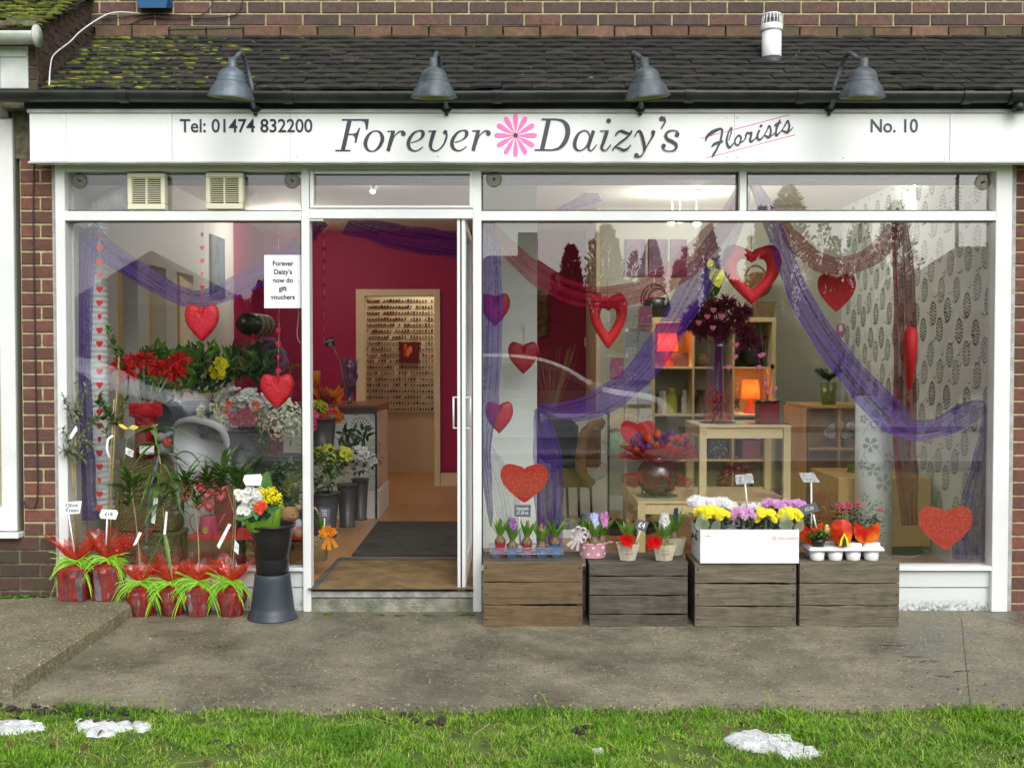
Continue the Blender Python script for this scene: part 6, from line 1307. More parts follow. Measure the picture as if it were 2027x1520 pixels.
# ---- foliage and flower clusters
def bucket(m, c, rb, rt, h, mi=0): m.lathe([(rb*1.12, 0), (rb*1.15, .01), (rb, .014), (rt*.93, h*.85), (rt, h-.006), (rt*1.05, h-.004), (rt*1.05, h+.003), (rt*.97, h), (rb*.8, h*.5), (.0001, h*.5)], c, 26, mi)
def cluster(name, lab, uc, vc, wu, hv, y, kind, n, mats, size, bkt=None, grp="flower buckets inside the shop", fol=GREEND, nl=0, cat="flowers"):
    k = 1/S(y); base = P(uc, vc+hv/2, y) if not bkt else V((X(uc, y), y, max(ZF, Z(bkt[3], y))))
    t = thing(name, lab, cat, tuple(base), grp)
    if bkt: ub, vt, wt, vb = bkt[:4]; m = MB(); c = V((X(ub, y), y, base.z)); bucket(m, c, wt*.36*k, wt*.5*k, Z(vt, y)-c.z); build(m, "bucket", bkt[4] if len(bkt) > 4 else GRYBK, t)
    m = MB(); c = P(uc, vc, y)
    def rp(s_=1): 
        a, b = r.random()*6.28, r.random()**.5; return V((c.x+math.cos(a)*b*wu/2*k*s_, y+r.uniform(-.1, .1)*wu*k/.3*.5, c.z+math.sin(a)*b*hv/2*k*s_))
    for i in range(n):
        p = rp(); nn = V(((p.x-c.x)*3/(wu*k)+r.uniform(-.3, .3), -1, (p.z-c.z)*3/(hv*k)+.4+r.uniform(-.3, .3)))
        if kind == 'daisy': m.daisy(p, nn, size, 12, 0, 1, .15)
        elif kind == 'pom': m.pompon(p, nn, size, 0 if len(mats) < 2 or r.random() < .6 else 1, 50, .6, .55); 
        elif kind == 'leaf': m.leaf(p, V((r.uniform(-1, 1), r.uniform(-1, .2), r.uniform(-.3, 1.2))), UZ, size*r.uniform(.6, 1.2), size*.5, r.randrange(len(mats)), .3)
        elif kind == 'long': m.leaf(p, V((r.uniform(-.8, .8), r.uniform(-.6, .2), r.uniform(.1, 1.2))), V((0, -1, .3)), size*r.uniform(.7, 1.2), size*.26, r.randrange(len(mats)), .2)
        elif kind == 'tiny': m.ball(p, size*r.uniform(.6, 1.2), 0, 5, 3)
        elif kind == 'floret':
            m.daisy(p, nn, size, 5, 0, 0, .2, pw=.9, ct=False)
    build(m, "blooms" if kind not in ('leaf', 'long') else "foliage", mats, t)
    if nl:
        m = MB()
        for i in range(nl): p = rp(1.15); p.y += .03; p.z -= .02; m.leaf(p, V((r.uniform(-1, 1), r.uniform(-.6, .5), r.uniform(-.6, .9))), UZ, r.uniform(.04, .08), .026, 0)
        build(m, "leaves", fol, t)
    return t
cluster("lily_bucket", "bucket of budding green lilies with pale undersides at the back left", 330, 740, 130, 90, 1.15, 'long', 190, [GREEN, GREENB], .11, (330, 800, 90, 920), fol=GREEND, nl=80)
cluster("lily_bucket", "dark-leaved lilies with yellow flowers in the bucket right of the red feathers", 408, 735, 120, 90, 1.2, 'long', 190, [GREENB, GREEND], .10, (400, 795, 100, 930), nl=90)
cluster("yellow_flowers", "yellow flowers showing above the lilies behind the left window", 432, 728, 44, 40, 1.1, 'daisy', 16, [YELP, YELP], .03, None, nl=20)
cluster("lily_bucket", "dark foliage bucket behind the daisies with pink and orange stems", 490, 725, 90, 80, 1.3, 'long', 120, [GREEND, GREEN], .09, None, nl=50)
cluster("hydrangea", "mauve hydrangea mass against the magenta wall", 527, 712, 74, 84, 1.5, 'floret', 240, [LILD], .03, None, nl=10)
cluster("daisy_bunch", "bank of white daisies behind the pink carnations", 478, 792, 120, 46, .95, 'daisy', 66, [WHITEP, YGP], .03, (480, 850, 110, 960), nl=50)
cluster("daisy_bunch", "white daisies beside the door mullion at right of the bank", 545, 800, 60, 40, 1.0, 'daisy', 34, [WHITEP, YGP], .028, None, nl=24)
cluster("carnations", "cream carnations at the left of the flower bank", 428, 817, 60, 40, .8, 'pom', 9, [CREAMP], .03, None, nl=16)
cluster("carnations", "deep pink carnations in the middle of the flower bank", 478, 815, 66, 34, .78, 'pom', 10, [MAGP, CORP], .034, None, nl=10)
cluster("carnations", "single cream carnation below the pink ones", 447, 834, 20, 16, .76, 'pom', 2, [CREAMP], .026, None, nl=4)
cluster("gypsophila", "mass of tiny white gypsophila below the lower foil heart", 556, 832, 92, 84, .75, 'floret', 210, [CREAMP], .011, (560, 900, 80, 1000), nl=100, fol=GREEN)
cluster("trailing_ivy", "trailing green ivy and foliage behind the silver heater", 500, 890, 110, 100, .85, 'leaf', 260, [GREEND, GREEN], .045, (500, 960, 110, 1090, BLKPL))
cluster("trailing_ivy", "thin strand of round-leaved ivy hanging before the buckets", 520, 930, 18, 110, .6, 'leaf', 60, [GREEN], .035, None)
cluster("variegated_shrub", "variegated green shrub left of the door mullion", 565, 955, 90, 90, .55, 'leaf', 240, [VARIEG], .05, (570, 1010, 60, 1090), nl=30)
# doorway buckets
cluster("variegated_shrub", "bushy variegated foliage in a bucket just inside the doorway", 632, 935, 92, 94, 1.2, 'leaf', 260, [VARIEG, GREEN], .06, (640, 975, 62, 1062), nl=30)
cluster("flower_bucket_display", "lime-yellow chrysanthemums in a tall dark bucket inside the doorway", 655, 900, 76, 36, 1.7, 'daisy', 50, [YGP, YGP], .035, (686, 958, 40, 1042), nl=120)
cluster("flower_bucket_display", "small white and cream flowers in the tall bucket nearest the counter end", 714, 905, 62, 46, 1.9, 'floret', 46, [WHITEP], .026, (712, 948, 34, 1028), nl=110)
cluster("flower_bucket_display", "orange and pink gerberas in a dark bucket against the counter", 648, 822, 54, 24, 1.9, 'pom', 9, [ORGP, PNKP], .032, (636, 828, 60, 905), nl=10)
cluster("green_blooms", "round green chrysanthemum heads at the doorway's left side", 628, 806, 26, 26, 1.85, 'pom', 4, [YGP], .04, None)
cluster("pink_spray", "pale pink spray at the doorway's left edge", 620, 832, 16, 40, 1.8, 'floret', 14, [PNKP], .03, None)
cluster("dark_fern", "dark fern fronds rising against the patterned counter", 700, 880, 60, 80, 2.0, 'long', 40, [GREEND], .1, None)
# ---- red feather display
y = .36; k = 1/S(y); t = thing("feather_arrangement", "red feather blooms on wires in a tall red glass vase", "flower arrangement", tuple(P(290, 905, y)), None)
m = MB(); cl_ = [(262, 715), (240, 722), (285, 712), (335, 722), (355, 712), (312, 728), (250, 735), (345, 735)]
for (u, v) in cl_:
    c = P(u, v, y+r.uniform(-.04, .04))
    for i in range(95):
        d = V((r.gauss(0, 1), r.gauss(0, .8), r.gauss(0, .8))).normalized(); L = r.uniform(.03, .085)*(.8 if abs(d.z) > .7 else 1); p = c+d*.01; q1 = p+d*L*.5+UZ*.004; q2 = p+d*L-UZ*L*.3*r.random(); m.ribbon([p, q1, q2], [.004, .011, .002], V((r.random()-.5, -1, r.random()-.5)), 0)
build(m, "feathers", REDF, t); m = MB()
for (u, v) in cl_: m.tube([P(285+(u-285)*.15, 880, y), P(285+(u-285)*.2, 800, y), P(u, v, y)], .0012, 4)
build(m, "wires", mat("wire_silver", (.5, .5, .5), .4), t)
m = MB(); c = P(289, 905, y); h = 105*k; m.lathe([(20*k, 0), (20*k, h*.7), (23*k, h)], c, 24, 1); 
for i in range(380): a = r.random()*6.28; z = r.uniform(.78, 1.02); p = c+V((math.cos(a)*25*k, math.sin(a)*25*k, h*z)); d = V((math.cos(a), math.sin(a), r.uniform(-.5, .5))); m.ribbon([p, p+d*.012, p+d*.022], [.004, .006, .001], V((r.random()-.5, -1, .3)), 0)
m.lathe([(24*k, h*.76), (27*k, h*.86), (27*k, h*.96), (22*k, h*1.02)], c, 20, 0); build(m, "vase", [REDF, sheer("red_glass_vase", srgb(205, 20, 30), .72, .06)], t); m = MB(); card(m, [(276, 882), (305, 882), (305, 900), (276, 898)], y-.08); build(m, "price_card", PAPER, t)
# ---- wicker baskets
def wbox(u0, v0, u1, v1, y, lab, mt=WICK, dp=.2, nm="wicker_basket"):
    a = P(u0, v1, y); b = P(u1, v0, y); t = thing(nm, lab, "basket", ((a.x+b.x)/2, y+dp/2, a.z), "stacked wicker hampers"); m = MB(); n = 10
    m.box(a.x, b.x, y, y+dp, a.z, b.z-.012, 0, .008); build(m, "basket_body", mt, t); m = MB(); m.box(a.x-.006, b.x+.006, y-.006, y+dp+.006, b.z-.028, b.z, 0, .008); build(m, "lid", mt, t)
    m = MB(); cx = (a.x+b.x)/2+.1; m.box(cx-.02, cx+.02, y-.012, y-.005, b.z-.05, b.z-.02, 0); build(m, "fastener", DARK, t)
wbox(238, 903, 330, 972, .34, "topmost small wicker hamper under the red vase"); wbox(228, 974, 345, 1052, .33, "middle wicker hamper in the stack of three"); wbox(222, 1054, 352, 1122, .32, "lowest wicker hamper of the stack on the window floor")
# ---- silver heater
y = .75; k = 1/S(y); t = thing("portable_heater", "rounded silver portable heater with a black top grille", "heater", tuple(P(400, 1070, y))); m = MB()
pr = [(340, 1065), (338, 870), (343, 842), (358, 828), (385, 826), (430, 838), (448, 858), (452, 900), (455, 1065)]; q = smoothpath([(u, v) for u, v in pr], 5); n = len(q)
fa = [P(u, v, y) for u, v in q]; ba = [V((p.x, y+.3, p.z)) for p in fa]; fr_ = [V((p.x*.0+(p.x-P(397, 0, y).x)*.86+P(397, 0, y).x, y-.035, ((p.z-P(0, 960, y).z)*.93+P(0, 960, y).z))) for p in fa]
m.add(fr_+fa+ba, [tuple(range(n))]+[(L*n+i, L*n+i+1, (L+1)*n+i+1, (L+1)*n+i) for L in (0, 1) for i in range(n-1)], 0, True); build(m, "casing", SILV, t)
m = MB(); 
for i in range(3):
    for j in range(4): c = P(395+i*3+j*12, 848+i*8+j*3, y-.05); m.obox(c, V((.013, 0, -.004)), V((0, .004, 0)), V((0, 0, .008)), 0)
build(m, "grille", DARK, t); m = MB(); m.tube(smoothpath([P(u, v, y-.04) for u, v in ((348, 903), (362, 893), (380, 897), (395, 915))], 5), .003, 5); build(m, "seam", GREYM, t)
# ---- pink watering can with heart picks
y = .38; k = 1/S(y); c = P(412, 1066, y); t = thing("watering_can", "small pink watering can with a daisy emblem", "watering can", tuple(c)); PKC = mat("pink_metal_can", srgb(206, 60, 120), .4); m = MB()
m.lathe([(20*k, 0), (21*k, .004), (15*k, 44*k), (14.5*k, 46*k), (13.5*k, 44*k), (.0001, 20*k)], c, 24); build(m, "can_body", PKC, t); m = MB(); m.tube(smoothpath([c+V((-14*k, 0, 40*k)), c+V((-28*k, 0, 48*k)), c+V((-36*k, 0, 36*k)), c+V((-28*k, 0, 14*k)), c+V((-18*k, 0, 10*k))], 5), .0035, 6); m.tube([c+V((14*k, 0, 14*k)), c+V((34*k, 0, 50*k))], [.008, .005], 8); build(m, "handle_and_spout", PKC, t)
m = MB(); m.daisy(c+V((0, -18.5*k, 20*k)), V((0, -1, 0)), 7*k, 6, 0, 0, 0, pw=.8); build(m, "emblem", YGP, t)
HP = mat("heart_pick_red", srgb(214, 20, 44), .4); HPP = mat("heart_pick_pink", srgb(240, 120, 160), .4)
for i, (u, v) in enumerate(((352, 962), (372, 972), (395, 958), (410, 948), (425, 958), (440, 965), (365, 985), (393, 1000), (410, 982), (414, 1003), (400, 970), (436, 985))):
    tt = thing("heart_pick", ("red and pink heart on a stick, %s in the pink can" % ("leftmost", "second in the upper row,", "third in the upper row,", "topmost", "fifth in the upper row,", "last in the upper row", "first below the upper row", "lowest on the left", "central", "lowest on the right", "just under the topmost", "rightmost but lower")[i]), "heart pick", tuple(P(u, v, y)), "heart picks in the pink watering can")
    m = MB(); heart(m, P(u, v, y+.01*(i % 3)), 24*k, 22*k, .02, 0, True, n=20); build(m, "outer_heart", HP, tt); m = MB(); heart(m, P(u, v, y-.012+.01*(i % 3)), 12*k, 11*k, .008, 0, True, n=16); build(m, "inner_heart", HPP, tt); m = MB(); m.tube([P(u, v+8, y+.005), c+V((r.uniform(-8, 8)*k, 0, 34*k))], .001, 4); build(m, "stick", STEM, tt)
m = MB(); a = P(424, 1064, .46); b = P(458, 966, .46); m.box(a.x, b.x, .46, .56, a.z, b.z, 0, .004); build(m, "red_gift_bag", mat("red_mesh_bag", srgb(130, 14, 40), .7), label="tall dark red gift bag behind the heart picks", cat="gift bag")
m = MB(); a = P(372, 1069, .3); b = P(599, 1061, .3); m.box(a.x, b.x, .3, .62, a.z, b.z, 0, .003); build(m, "red_tray", RED, label="shiny red tray lying across the basket top in the left window", cat="tray")
wbox(486, 1071, 600, 1122, .32, "brown wicker basket under the red tray beside the mullion", WICKB, .28)
# grey toy with long legs
GT = mat("grey_plush", srgb(130, 128, 130), .95, bump=.5); t = thing("plush_toy", "grey plush donkey with long dangling legs holding a red heart", "soft toy", tuple(P(322, 905, .3))); m = MB(); y = .3; k = 1/S(y)
m.ball(P(318, 866, y), 11*k, 0, 12, 8, .9); m.ball(P(325, 888, y), 12*k, 0, 12, 8, 1.2); m.leaf(P(312, 862, y), V((-.9, 0, .6)), V((0, -1, 0)), 20*k, 9*k); m.leaf(P(325, 862, y), V((.9, 0, .4)), V((0, -1, 0)), 20*k, 9*k); m.tube(smoothpath([P(330, 892, y), P(345, 910, y), P(350, 950, y), P(356, 990, y-.02), P(344, 1008, y-.02)], 6), [.011]*24+[.011], 8); m.tube(smoothpath([P(316, 898, y), P(300, 960, y-.02), P(292, 1020, y-.02), P(290, 1075, y-.03)], 6), .010, 8)
m.ball(P(348, 1016, y-.03), .02, 0, 10, 6, .8); m.ball(P(290, 1085, y-.03), .018, 0, 10, 6, .8); build(m, "body", GT, t); m = MB(); heart(m, P(331, 878, y-.04), 18*k, 16*k, .02, 0, True, n=20); build(m, "held_heart", RED, t)
# teddy
y = .2; k = 1/S(y); TB = mat("teddy_tan", srgb(206, 162, 116), .95, srgb(188, 142, 98), 40, bump=.8, bs=200); t = thing("teddy_bear", "tan teddy bear in a pink jumper sitting behind the black bucket", "soft toy", tuple(P(585, 1062, y))); m = MB()
m.ball(P(573, 1018, y), 18*k, 0, 18, 10, .9, 1.05); m.ball(P(579, 1024, y-.045), 8*k, 0, 12, 7, .75); m.ball(P(558, 1004, y), 6*k, 0, 10, 6); m.ball(P(590, 1004, y), 6*k, 0, 10, 6); m.ball(P(592, 1056, y-.05), 11*k, 0, 14, 8, .9); m.ball(P(562, 1058, y-.05), 11*k, 0, 14, 8, .9); build(m, "body", TB, t)
m = MB(); m.ball(P(578, 1044, y+.01), 19*k, 0, 16, 8, .9); build(m, "jumper", mat("pink_wool", srgb(226, 160, 204), .9), t); m = MB(); m.ball(P(579, 1019, y-.066), 2.2*k, 0, 8, 5, .7); m.ball(P(573, 1013, y-.055), 1.2*k, 0, 8, 5); m.ball(P(584, 1012, y-.055), 1.2*k, 0, 8, 5); build(m, "face", mat("teddy_nose", (.05, .03, .02), .3), t)
m = MB(); card(m, [(586, 1030), (592, 1026), (597, 1031), (597, 1041), (586, 1041)], y-.07); build(m, "swing_tag", PAPER, t)
# basket with orange bow in the doorway
y = .32; k = 1/S(y); c = P(628, 1108, y); t = thing("handled_basket", "pale wicker basket with hoop handle and orange bow inside the doorway", "basket", tuple(c)); m = MB(); m.lathe([(.0001, 0), (19*k, 0), (25*k, 42*k), (27*k, 44*k), (24*k, 44*k), (18*k, .02), (.0001, .02)], c, 28); build(m, "basket_body", WICKP, t)
m = MB(); m.tube(smoothpath([c+V((-22*k, 0, 40*k)), c+V((-26*k, 0, 75*k)), c+V((-6*k, 0, 104*k)), c+V((6*k, 0, 80*k)), c+V((7*k, 0, 42*k))], 8), .006, 7); build(m, "handle", WICKP, t)
m = MB(); bc = P(650, 1056, y-.05)
for a in (.3, .8, 2.0, 2.7, 1.4, 3.3): d = V((math.cos(a), -.3, math.sin(a)*.7)); m.leaf(bc, d, V((0, -1, .4)), 21*k, 17*k, 0, .1, .7)
for a in (-1.5, -1.0, -1.9): d = V((math.cos(a), -.1, math.sin(a))); m.ribbon([bc, bc+d*15*k, bc+d*32*k], [.008, .02, .026], (0, -1, 0))
m.ball(bc, .012); build(m, "orange_bow", mat("orange_organza", srgb(232, 150, 40), .5, transl=.4), t)
m = MB(); 
for i in range(16): m.strap(P(637, 1050, y), V((r.uniform(-.5, .5), r.uniform(-.4, .2), 1)), .1, .02, 0, .2)
build(m, "leaves", GREENB, t)
signthing("price_sign", "small chalked slate sign in the handled basket", [(633, 1004), (654, 1007), (652, 1026), (631, 1024)], .3, [(642, 1025), (642, 1060)], [CHALK, WTEXT], ("Planted", "basket", "£15.00"), 3.4, 0, .7)
# ---- mats, counter
m = MB(); m.add([G(608, 1166, ZF+.004), G(907+30, 1166, ZF+.004), G(935, 1105, ZF+.004), G(668, 1105, ZF+.004)], [(0, 1, 2, 3)]); build(m, "coir_mat", mat("coir", srgb(104, 86, 54), .95, srgb(134, 108, 68), 7, bump=1, bs=180, isl=0, lo=.4, hi=.6), label="brown coir mat sunk inside the doorway", cat="door mat")
m = MB(); q = [G(u, v, ZF+.008) for u, v in ((618, 1163), (626, 1163), (675, 1106), (668, 1106))]; m.add(q, [(0, 1, 2, 3)]); m.add([G(668, 1107, ZF+.008), G(935, 1107, ZF+.008), G(935, 1103, ZF+.008), G(670, 1103, ZF+.008)], [(0, 1, 2, 3)]); build(m, "mat_frame", GREYM, label="grey metal frame round the coir mat", cat="mat frame")
m = MB(); a, b, c_, d = [G(u, v, ZF+.006) for u, v in ((696, 1100), (960, 1100), (945, 1033), (748, 1033))]; hz = V((0, 0, .006)); m.add([a, b, c_, d, a+hz, b+hz, c_+hz, d+hz], [(4, 5, 6, 7), (0, 1, 5, 4), (0, 4, 7, 3)])
n = 90
for i in range(n): q1 = a.lerp(b, (i+.5)/n)+hz*1.2; q2 = d.lerp(c_, (i+.5)/n)+hz*1.2; m.ribbon([q1, q2], .005, (0, 0, 1), 0)
build(m, "rubber_mat", mat("grey_rubber_mat", srgb(74, 74, 70), .8, srgb(52, 52, 50), 8, bump=.6, bs=200), label="dark ribbed rubber mat on the wood floor inside the door", cat="door mat")
yc = 2.53; t = thing("shop_counter", "shop counter papered with black dahlia print, dark top", "counter", (X(700, yc), yc, ZF)); x1 = X(745, yc); x0 = X(560, yc); zt_ = Z(816, yc)
m = MB(); m.box(x0, x1, yc, 3.25, ZF, zt_, 0); m.box(x0, x1-.02, yc-.012, yc, ZF, Z(972, yc), 1); m.box(x1-.01, x1+.004, yc-.014, yc-.0005, ZF, zt_, 2); m.box(x1, x1+.002, yc, 3.25, ZF, zt_, 3); m.box(x1+.002, x1+.012, yc, 3.24, ZF, Z(972, yc), 1)
build(m, "carcass", [mat("counter_paper", srgb(206, 214, 210), .6), WHITE_AL, BLACKP, mat("pinkish_panel", srgb(206, 176, 164), .6)], t)
m = MB(); m.box(x0, x1+.01, yc-.05, 3.3, zt_, Z(802, yc-.05), 0, .003); m.box(x0, x1+.012, yc-.053, yc-.05, zt_+.002, zt_+.04, 1); build(m, "worktop", [mat("brown_worktop", srgb(120, 72, 50), .3), mat("dark_edge", srgb(50, 54, 58), .5)], t)
m = MB()
for (u, v, s_) in ((713, 845, .09), (640, 830, .08), (672, 842, .07), (685, 905, .08), (738, 955, .07), (738, 885, .07), (742, 822, .05)): medallion(m, V((X(u, yc), yc, Z(v, yc))), V((1, 0, 0)), UZ, s_, s_, 0, 0, V((0, -1, 0)))
for (u, v, f) in ((690, 822, 1), (735, 850, -1), (735, 920, 1), (700, 875, -1), (660, 870, 1), (700, 950, 1)): tendril(m, V((X(u, yc), yc, Z(v, yc))), V((1, 0, 0)), UZ, .07, 0, V((0, -1, 0)), f)
build(m, "printed_dahlias", [INKW], t, kind='stuff')
def onc(u, v): return P(u, v, 2.75)
t = thing("wrapped_bouquet", "dark purple bouquet in clear film standing on the counter", "bouquet", tuple(onc(692, 800))); m = MB(); c = onc(692, 802); k = 1/S(2.75)
m.lathe([(10*k, 0), (9*k, 12*k), (7*k, 28*k), (15*k, 70*k), (19*k, 92*k)], c, 16); build(m, "film", CELLC, t); m = MB()
for i in range(40): m.leaf(c+V((r.uniform(-13, 13)*k, r.uniform(-.03, .03), r.uniform(40, 82)*k)), V((r.uniform(-.4, .4), -.2, 1)), V((0, -1, 0)), .07, .03, 0 if r.random() < .7 else 1)
for i in range(14): m.tube([c+V((r.uniform(-5, 5)*k, 0, 3*k)), c+V((r.uniform(-10, 10)*k, 0, 55*k))], .003, 4, 1)
for a in (-.4, .4, 2.8, 3.5, -1.5): m.ribbon([c+V((0, -.04, 32*k)), c+V((math.cos(a)*14*k, -.05, (32+math.sin(a)*12)*k))], [.01, .03], (0, -1, 0), 2)
build(m, "tulips", [TULP, GREEND, mat("navy_bow", srgb(40, 36, 84), .5)], t)
signthing("price_sign", "tilted black sign chalked tulips £5 above the counter bouquet", [(642, 673), (659, 667), (664, 683), (646, 688)], 2.7, [(658, 684), (672, 712), (688, 790)], [BLKCARD, WTEXT, STEM], ("tulips", "£5"), 6, .25, .9)
m = MB(); c = P(627, 746, 2.8); m.lathe([(7*k, -16*k), (7*k, 0), (7.5*k, 12*k), (.001, 12*k)], c, 16); build(m, "yellow_tub", mat("orange_yellow_tub", srgb(214, 130, 20), .5), label="orange-yellow pot on the counter at the doorway's left", cat="pot")
m = MB(); c = P(650, 802, 2.7)
for i in range(60): a = r.uniform(.3, 2.9); L = r.uniform(20, 55)*k; m.tube(smoothpath([c+V((r.uniform(-20, 20)*k, 0, 0)), c+V((math.cos(a)*L*.6, r.uniform(-.05, .05), L*.5)), c+V((math.cos(a)*L*.8+.02, 0, L))], 4), .002, 4, 0)
for i in range(24): m.leaf(c+V((r.uniform(-24, 24)*k, r.uniform(-.05, .05), r.uniform(0, 20)*k)), V((r.uniform(-1, 1), -.3, 1)), V((0, -1, 0)), .09, .04, 1 if r.random() < .5 else 2)
build(m, "dried_arrangement", [mat("twig_red", srgb(120, 50, 30), .7), ORGP, BURG], label="twiggy dried arrangement with orange leaves on the counter", cat="arrangement")
t = thing("gift_box_display", "clear-sided gift box with straw top on the shelf left of the doorway", "gift box", tuple(P(583, 748, 1.9))); m = MB(); a = P(572, 748, 1.9); b = P(596, 726, 1.9); m.box(a.x, b.x, 1.9, 2.0, a.z, b.z); build(m, "box", CLEAR, t); m = MB()
for i in range(50): m.leaf(V((r.uniform(a.x, b.x), r.uniform(1.9, 2), b.z)), V((r.uniform(-1, 1), -.5, r.uniform(0, .7))), UZ, .05, .012)
build(m, "straw", mat("straw", srgb(196, 160, 100), .8), t)
# ribbon rollers on the left wall
WD = mat("black_cylinder", (.015, .017, .02), .35)
t = thing("ribbon_roller", "large dark ribbon roller with red ribbons on the left wall", "ribbon dispenser", (XL+.15, 2.9, Z(640, 2.9))); m = MB(); yy = 2.95; a = P(488, 641, 2.45); b = P(528, 645, 3.1)
m.tube([a, b], .085, 22); build(m, "cylinder", WD, t); m = MB(); 
for q in (.25, .5, .75): c1 = a.lerp(b, q); c2 = a.lerp(b, q+.12); m.tube([c1, c2], .093, 22, cap=True)
build(m, "spool", mat("silver_ribbon", srgb(120, 118, 104), .4), t); m = MB()
for i in range(16): q = a.lerp(b, r.random())+V((r.uniform(-.05, .05), -.0, -.07)); m.ribbon([q, q+V((r.uniform(-.02, .02), 0, -.12)), q+V((r.uniform(-.03, .03), 0, -r.uniform(.18, .38)))], .012, (0, -1, 0))
build(m, "ribbons", mat("red_ribbon", srgb(190, 50, 44), .5, isl=.4), t); m = MB(); m.box(XL, XL+.05, 2.3, 2.4, Z(650, 2.4), Z(630, 2.4)); m.box(XL, XL+.04, 2.3, 2.4, Z(715, 2.4), Z(695, 2.4)); build(m, "bracket", PINE, t)
m = MB(); m.tube([P(478, 705, 2.4), P(490, 706, 2.5)], .04, 18); build(m, "small_roller", WD, label="small black ribbon roller below the large one", cat="ribbon dispenser")
m = MB(); m.tube([P(466, 682, 2.4)+V((math.cos(i*.4)*.015, .0, math.sin(i*.4)*.04)) for i in range(16)], .006, 6, closed=True); build(m, "ribbon_spool", WD, label="thin black ribbon ring leaning beside the rollers", cat="ribbon spool")
m = MB(); a = P(489, 536, 3.0); m.box(XL+.002, XL+.02, 2.75, 3.15, Z(590, 3), Z(470, 3)); build(m, "wall_canvas", mat("teal_canvas", srgb(84, 106, 108), .7, srgb(50, 50, 60), 6), label="tall teal picture hanging on the left wall", cat="picture")
# ================================================================ right window
# lower table, tall table
def table(u0, u1, vt, y0, y1, zb, lab, leg=.05, th=.05, ap=.05):
    x0, x1 = X(u0, y0), X(u1, y0); zt_ = Z(vt, y0); t = thing("side_table", lab, "table", ((x0+x1)/2, (y0+y1)/2, zb), "pale wooden side tables"); m = MB(); m.box(x0, x1, y0, y1, zt_-th*.35, zt_, 0, .003); build(m, "table_top", BIRCH, t)
    m = MB(); m.box(x0+leg, x1-leg, y0+.012, y0+.03, zt_-th*.35-ap*1.3, zt_-th*.35); build(m, "apron", BIRCH, t)
    m = MB(); m.box(x0+.012, x0+.03, y0+leg, y1-leg, zt_-th*.35-ap*1.3, zt_-th*.35); build(m, "apron", BIRCH, t)
    for x in (x0, x1-leg):
        for yy in (y0, y1-leg): m = MB(); m.box(x+.001, x+leg-.001, yy+.001, yy+leg-.001, zb, zt_-th*.35, 0, .002); build(m, "leg", BIRCH, t)
    return zt_
zlow = table(1263, 1570, 992, .75, 1.5, ZF, "wide low birch table carrying the tulip bowl and the upper table"); zhi = table(1385, 1567, 842, .82, 1.37, zlow, "birch table raised on the low table under the tall feather vase", .048)
# tulip bowl
y = 1.0; k = 1/S(y); c = V((X(1302, y), y, zlow)); t = thing("glass_bowl_vase", "round wine-coloured glass bowl on a mirror plate on the low table", "vase", tuple(c)); m = MB(); m.lathe([(41*k, 0), (41.5*k, .003), (41*k, .006)], c, 36); build(m, "mirror_plate", mat("mirror_plate", (.12, .16, .13), .05, metal=.3), t)
m = MB(); R_ = 40*k; m.lathe([(16*k, .006)]+[(R_*math.cos(a), .006+R_*.96+R_*math.sin(a)) for a in [(-1.15+.15*i) for i in range(16)]]+[(19*k, .006+R_*1.93)], c, 36); build(m, "bowl", sheer("wine_glass", srgb(98, 28, 44), .6, .1), t)
m = MB(); 
for i in range(200): a = r.random()*6.28; q = r.random()**.5*33*k; m.ball(c+V((math.cos(a)*q, math.sin(a)*q, .012+r.uniform(0, .09))), .006, 0, 5, 3)
build(m, "gel_beads", mat("red_beads", srgb(120, 20, 40), .2), t)
t = thing("tulip_bouquet", "orange and purple tulip bouquet in red organza above the glass bowl", "bouquet", tuple(P(1302, 930, y))); m = MB(); top = P(1302, 925, y)
for L in range(3):
    K = 40; vs = []
    for i, q in enumerate((.1, .4, .7, 1)):
        for j in range(K): a = 2*math.pi*j/K; pt = abs(math.cos(2*a+L*1.1))**2; ext = (52+34*pt)*k; vs.append(top+V((math.cos(a)*ext*q, math.sin(a)*ext*q*.6, ((36+6*L)*q-14*pt*q*q*(.4 if L else 1))*k*(1+.1*math.sin(a*5+L)))))
    m.add(vs, [(i*K+j, i*K+(j+1) % K, (i+1)*K+(j+1) % K, (i+1)*K+j) for i in range(3) for j in range(K)], 0, True)
K = 24; m.add([top+V((math.cos(2*math.pi*j/K)*(12+18*q)*k*(1+.3*math.cos(j)*q), math.sin(2*math.pi*j/K)*(12+18*q)*k, -q*(14+8*math.sin(j*1.3))*k)) for q in (0, 1, 2) for j in range(K)], [(i*K+j, i*K+(j+1) % K, (i+1)*K+(j+1) % K, (i+1)*K+j) for i in range(2) for j in range(K)], 0, True)
build(m, "organza_wrap", sheer("red_wrap_organza", srgb(205, 40, 50), .46, .02), t); m = MB()
for i in range(64):
    uu = r.uniform(1256, 1356); vv = r.uniform(858, 893)+abs(uu-1305)*.15; p = P(uu, vv, y+r.uniform(-.09, .06)); d = V(((uu-1305)/60+r.uniform(-.1, .1), -.2, 1)).normalized(); mi = 0 if r.random() < .5 else 1
    for j in range(6): a = j*1.047; e = d.orthogonal(); e = Matrix.Rotation(a, 3, d) @ e; m.leaf(p+e*.007, d+e*.28, e, .05, .032, mi, .5 if j % 2 else .3, .2)
    m.tube([p, top+V((0, 0, -.02))], .003, 4, 2)
for i in range(26): uu = r.uniform(1265, 1345); m.strap(P(uu, 905, y+r.uniform(-.06, .04)), V(((uu-1305)/50, -.2, 1)), .1, .02, 2, .2)
build(m, "tulips", [TULO, TULP, GREENB], t)
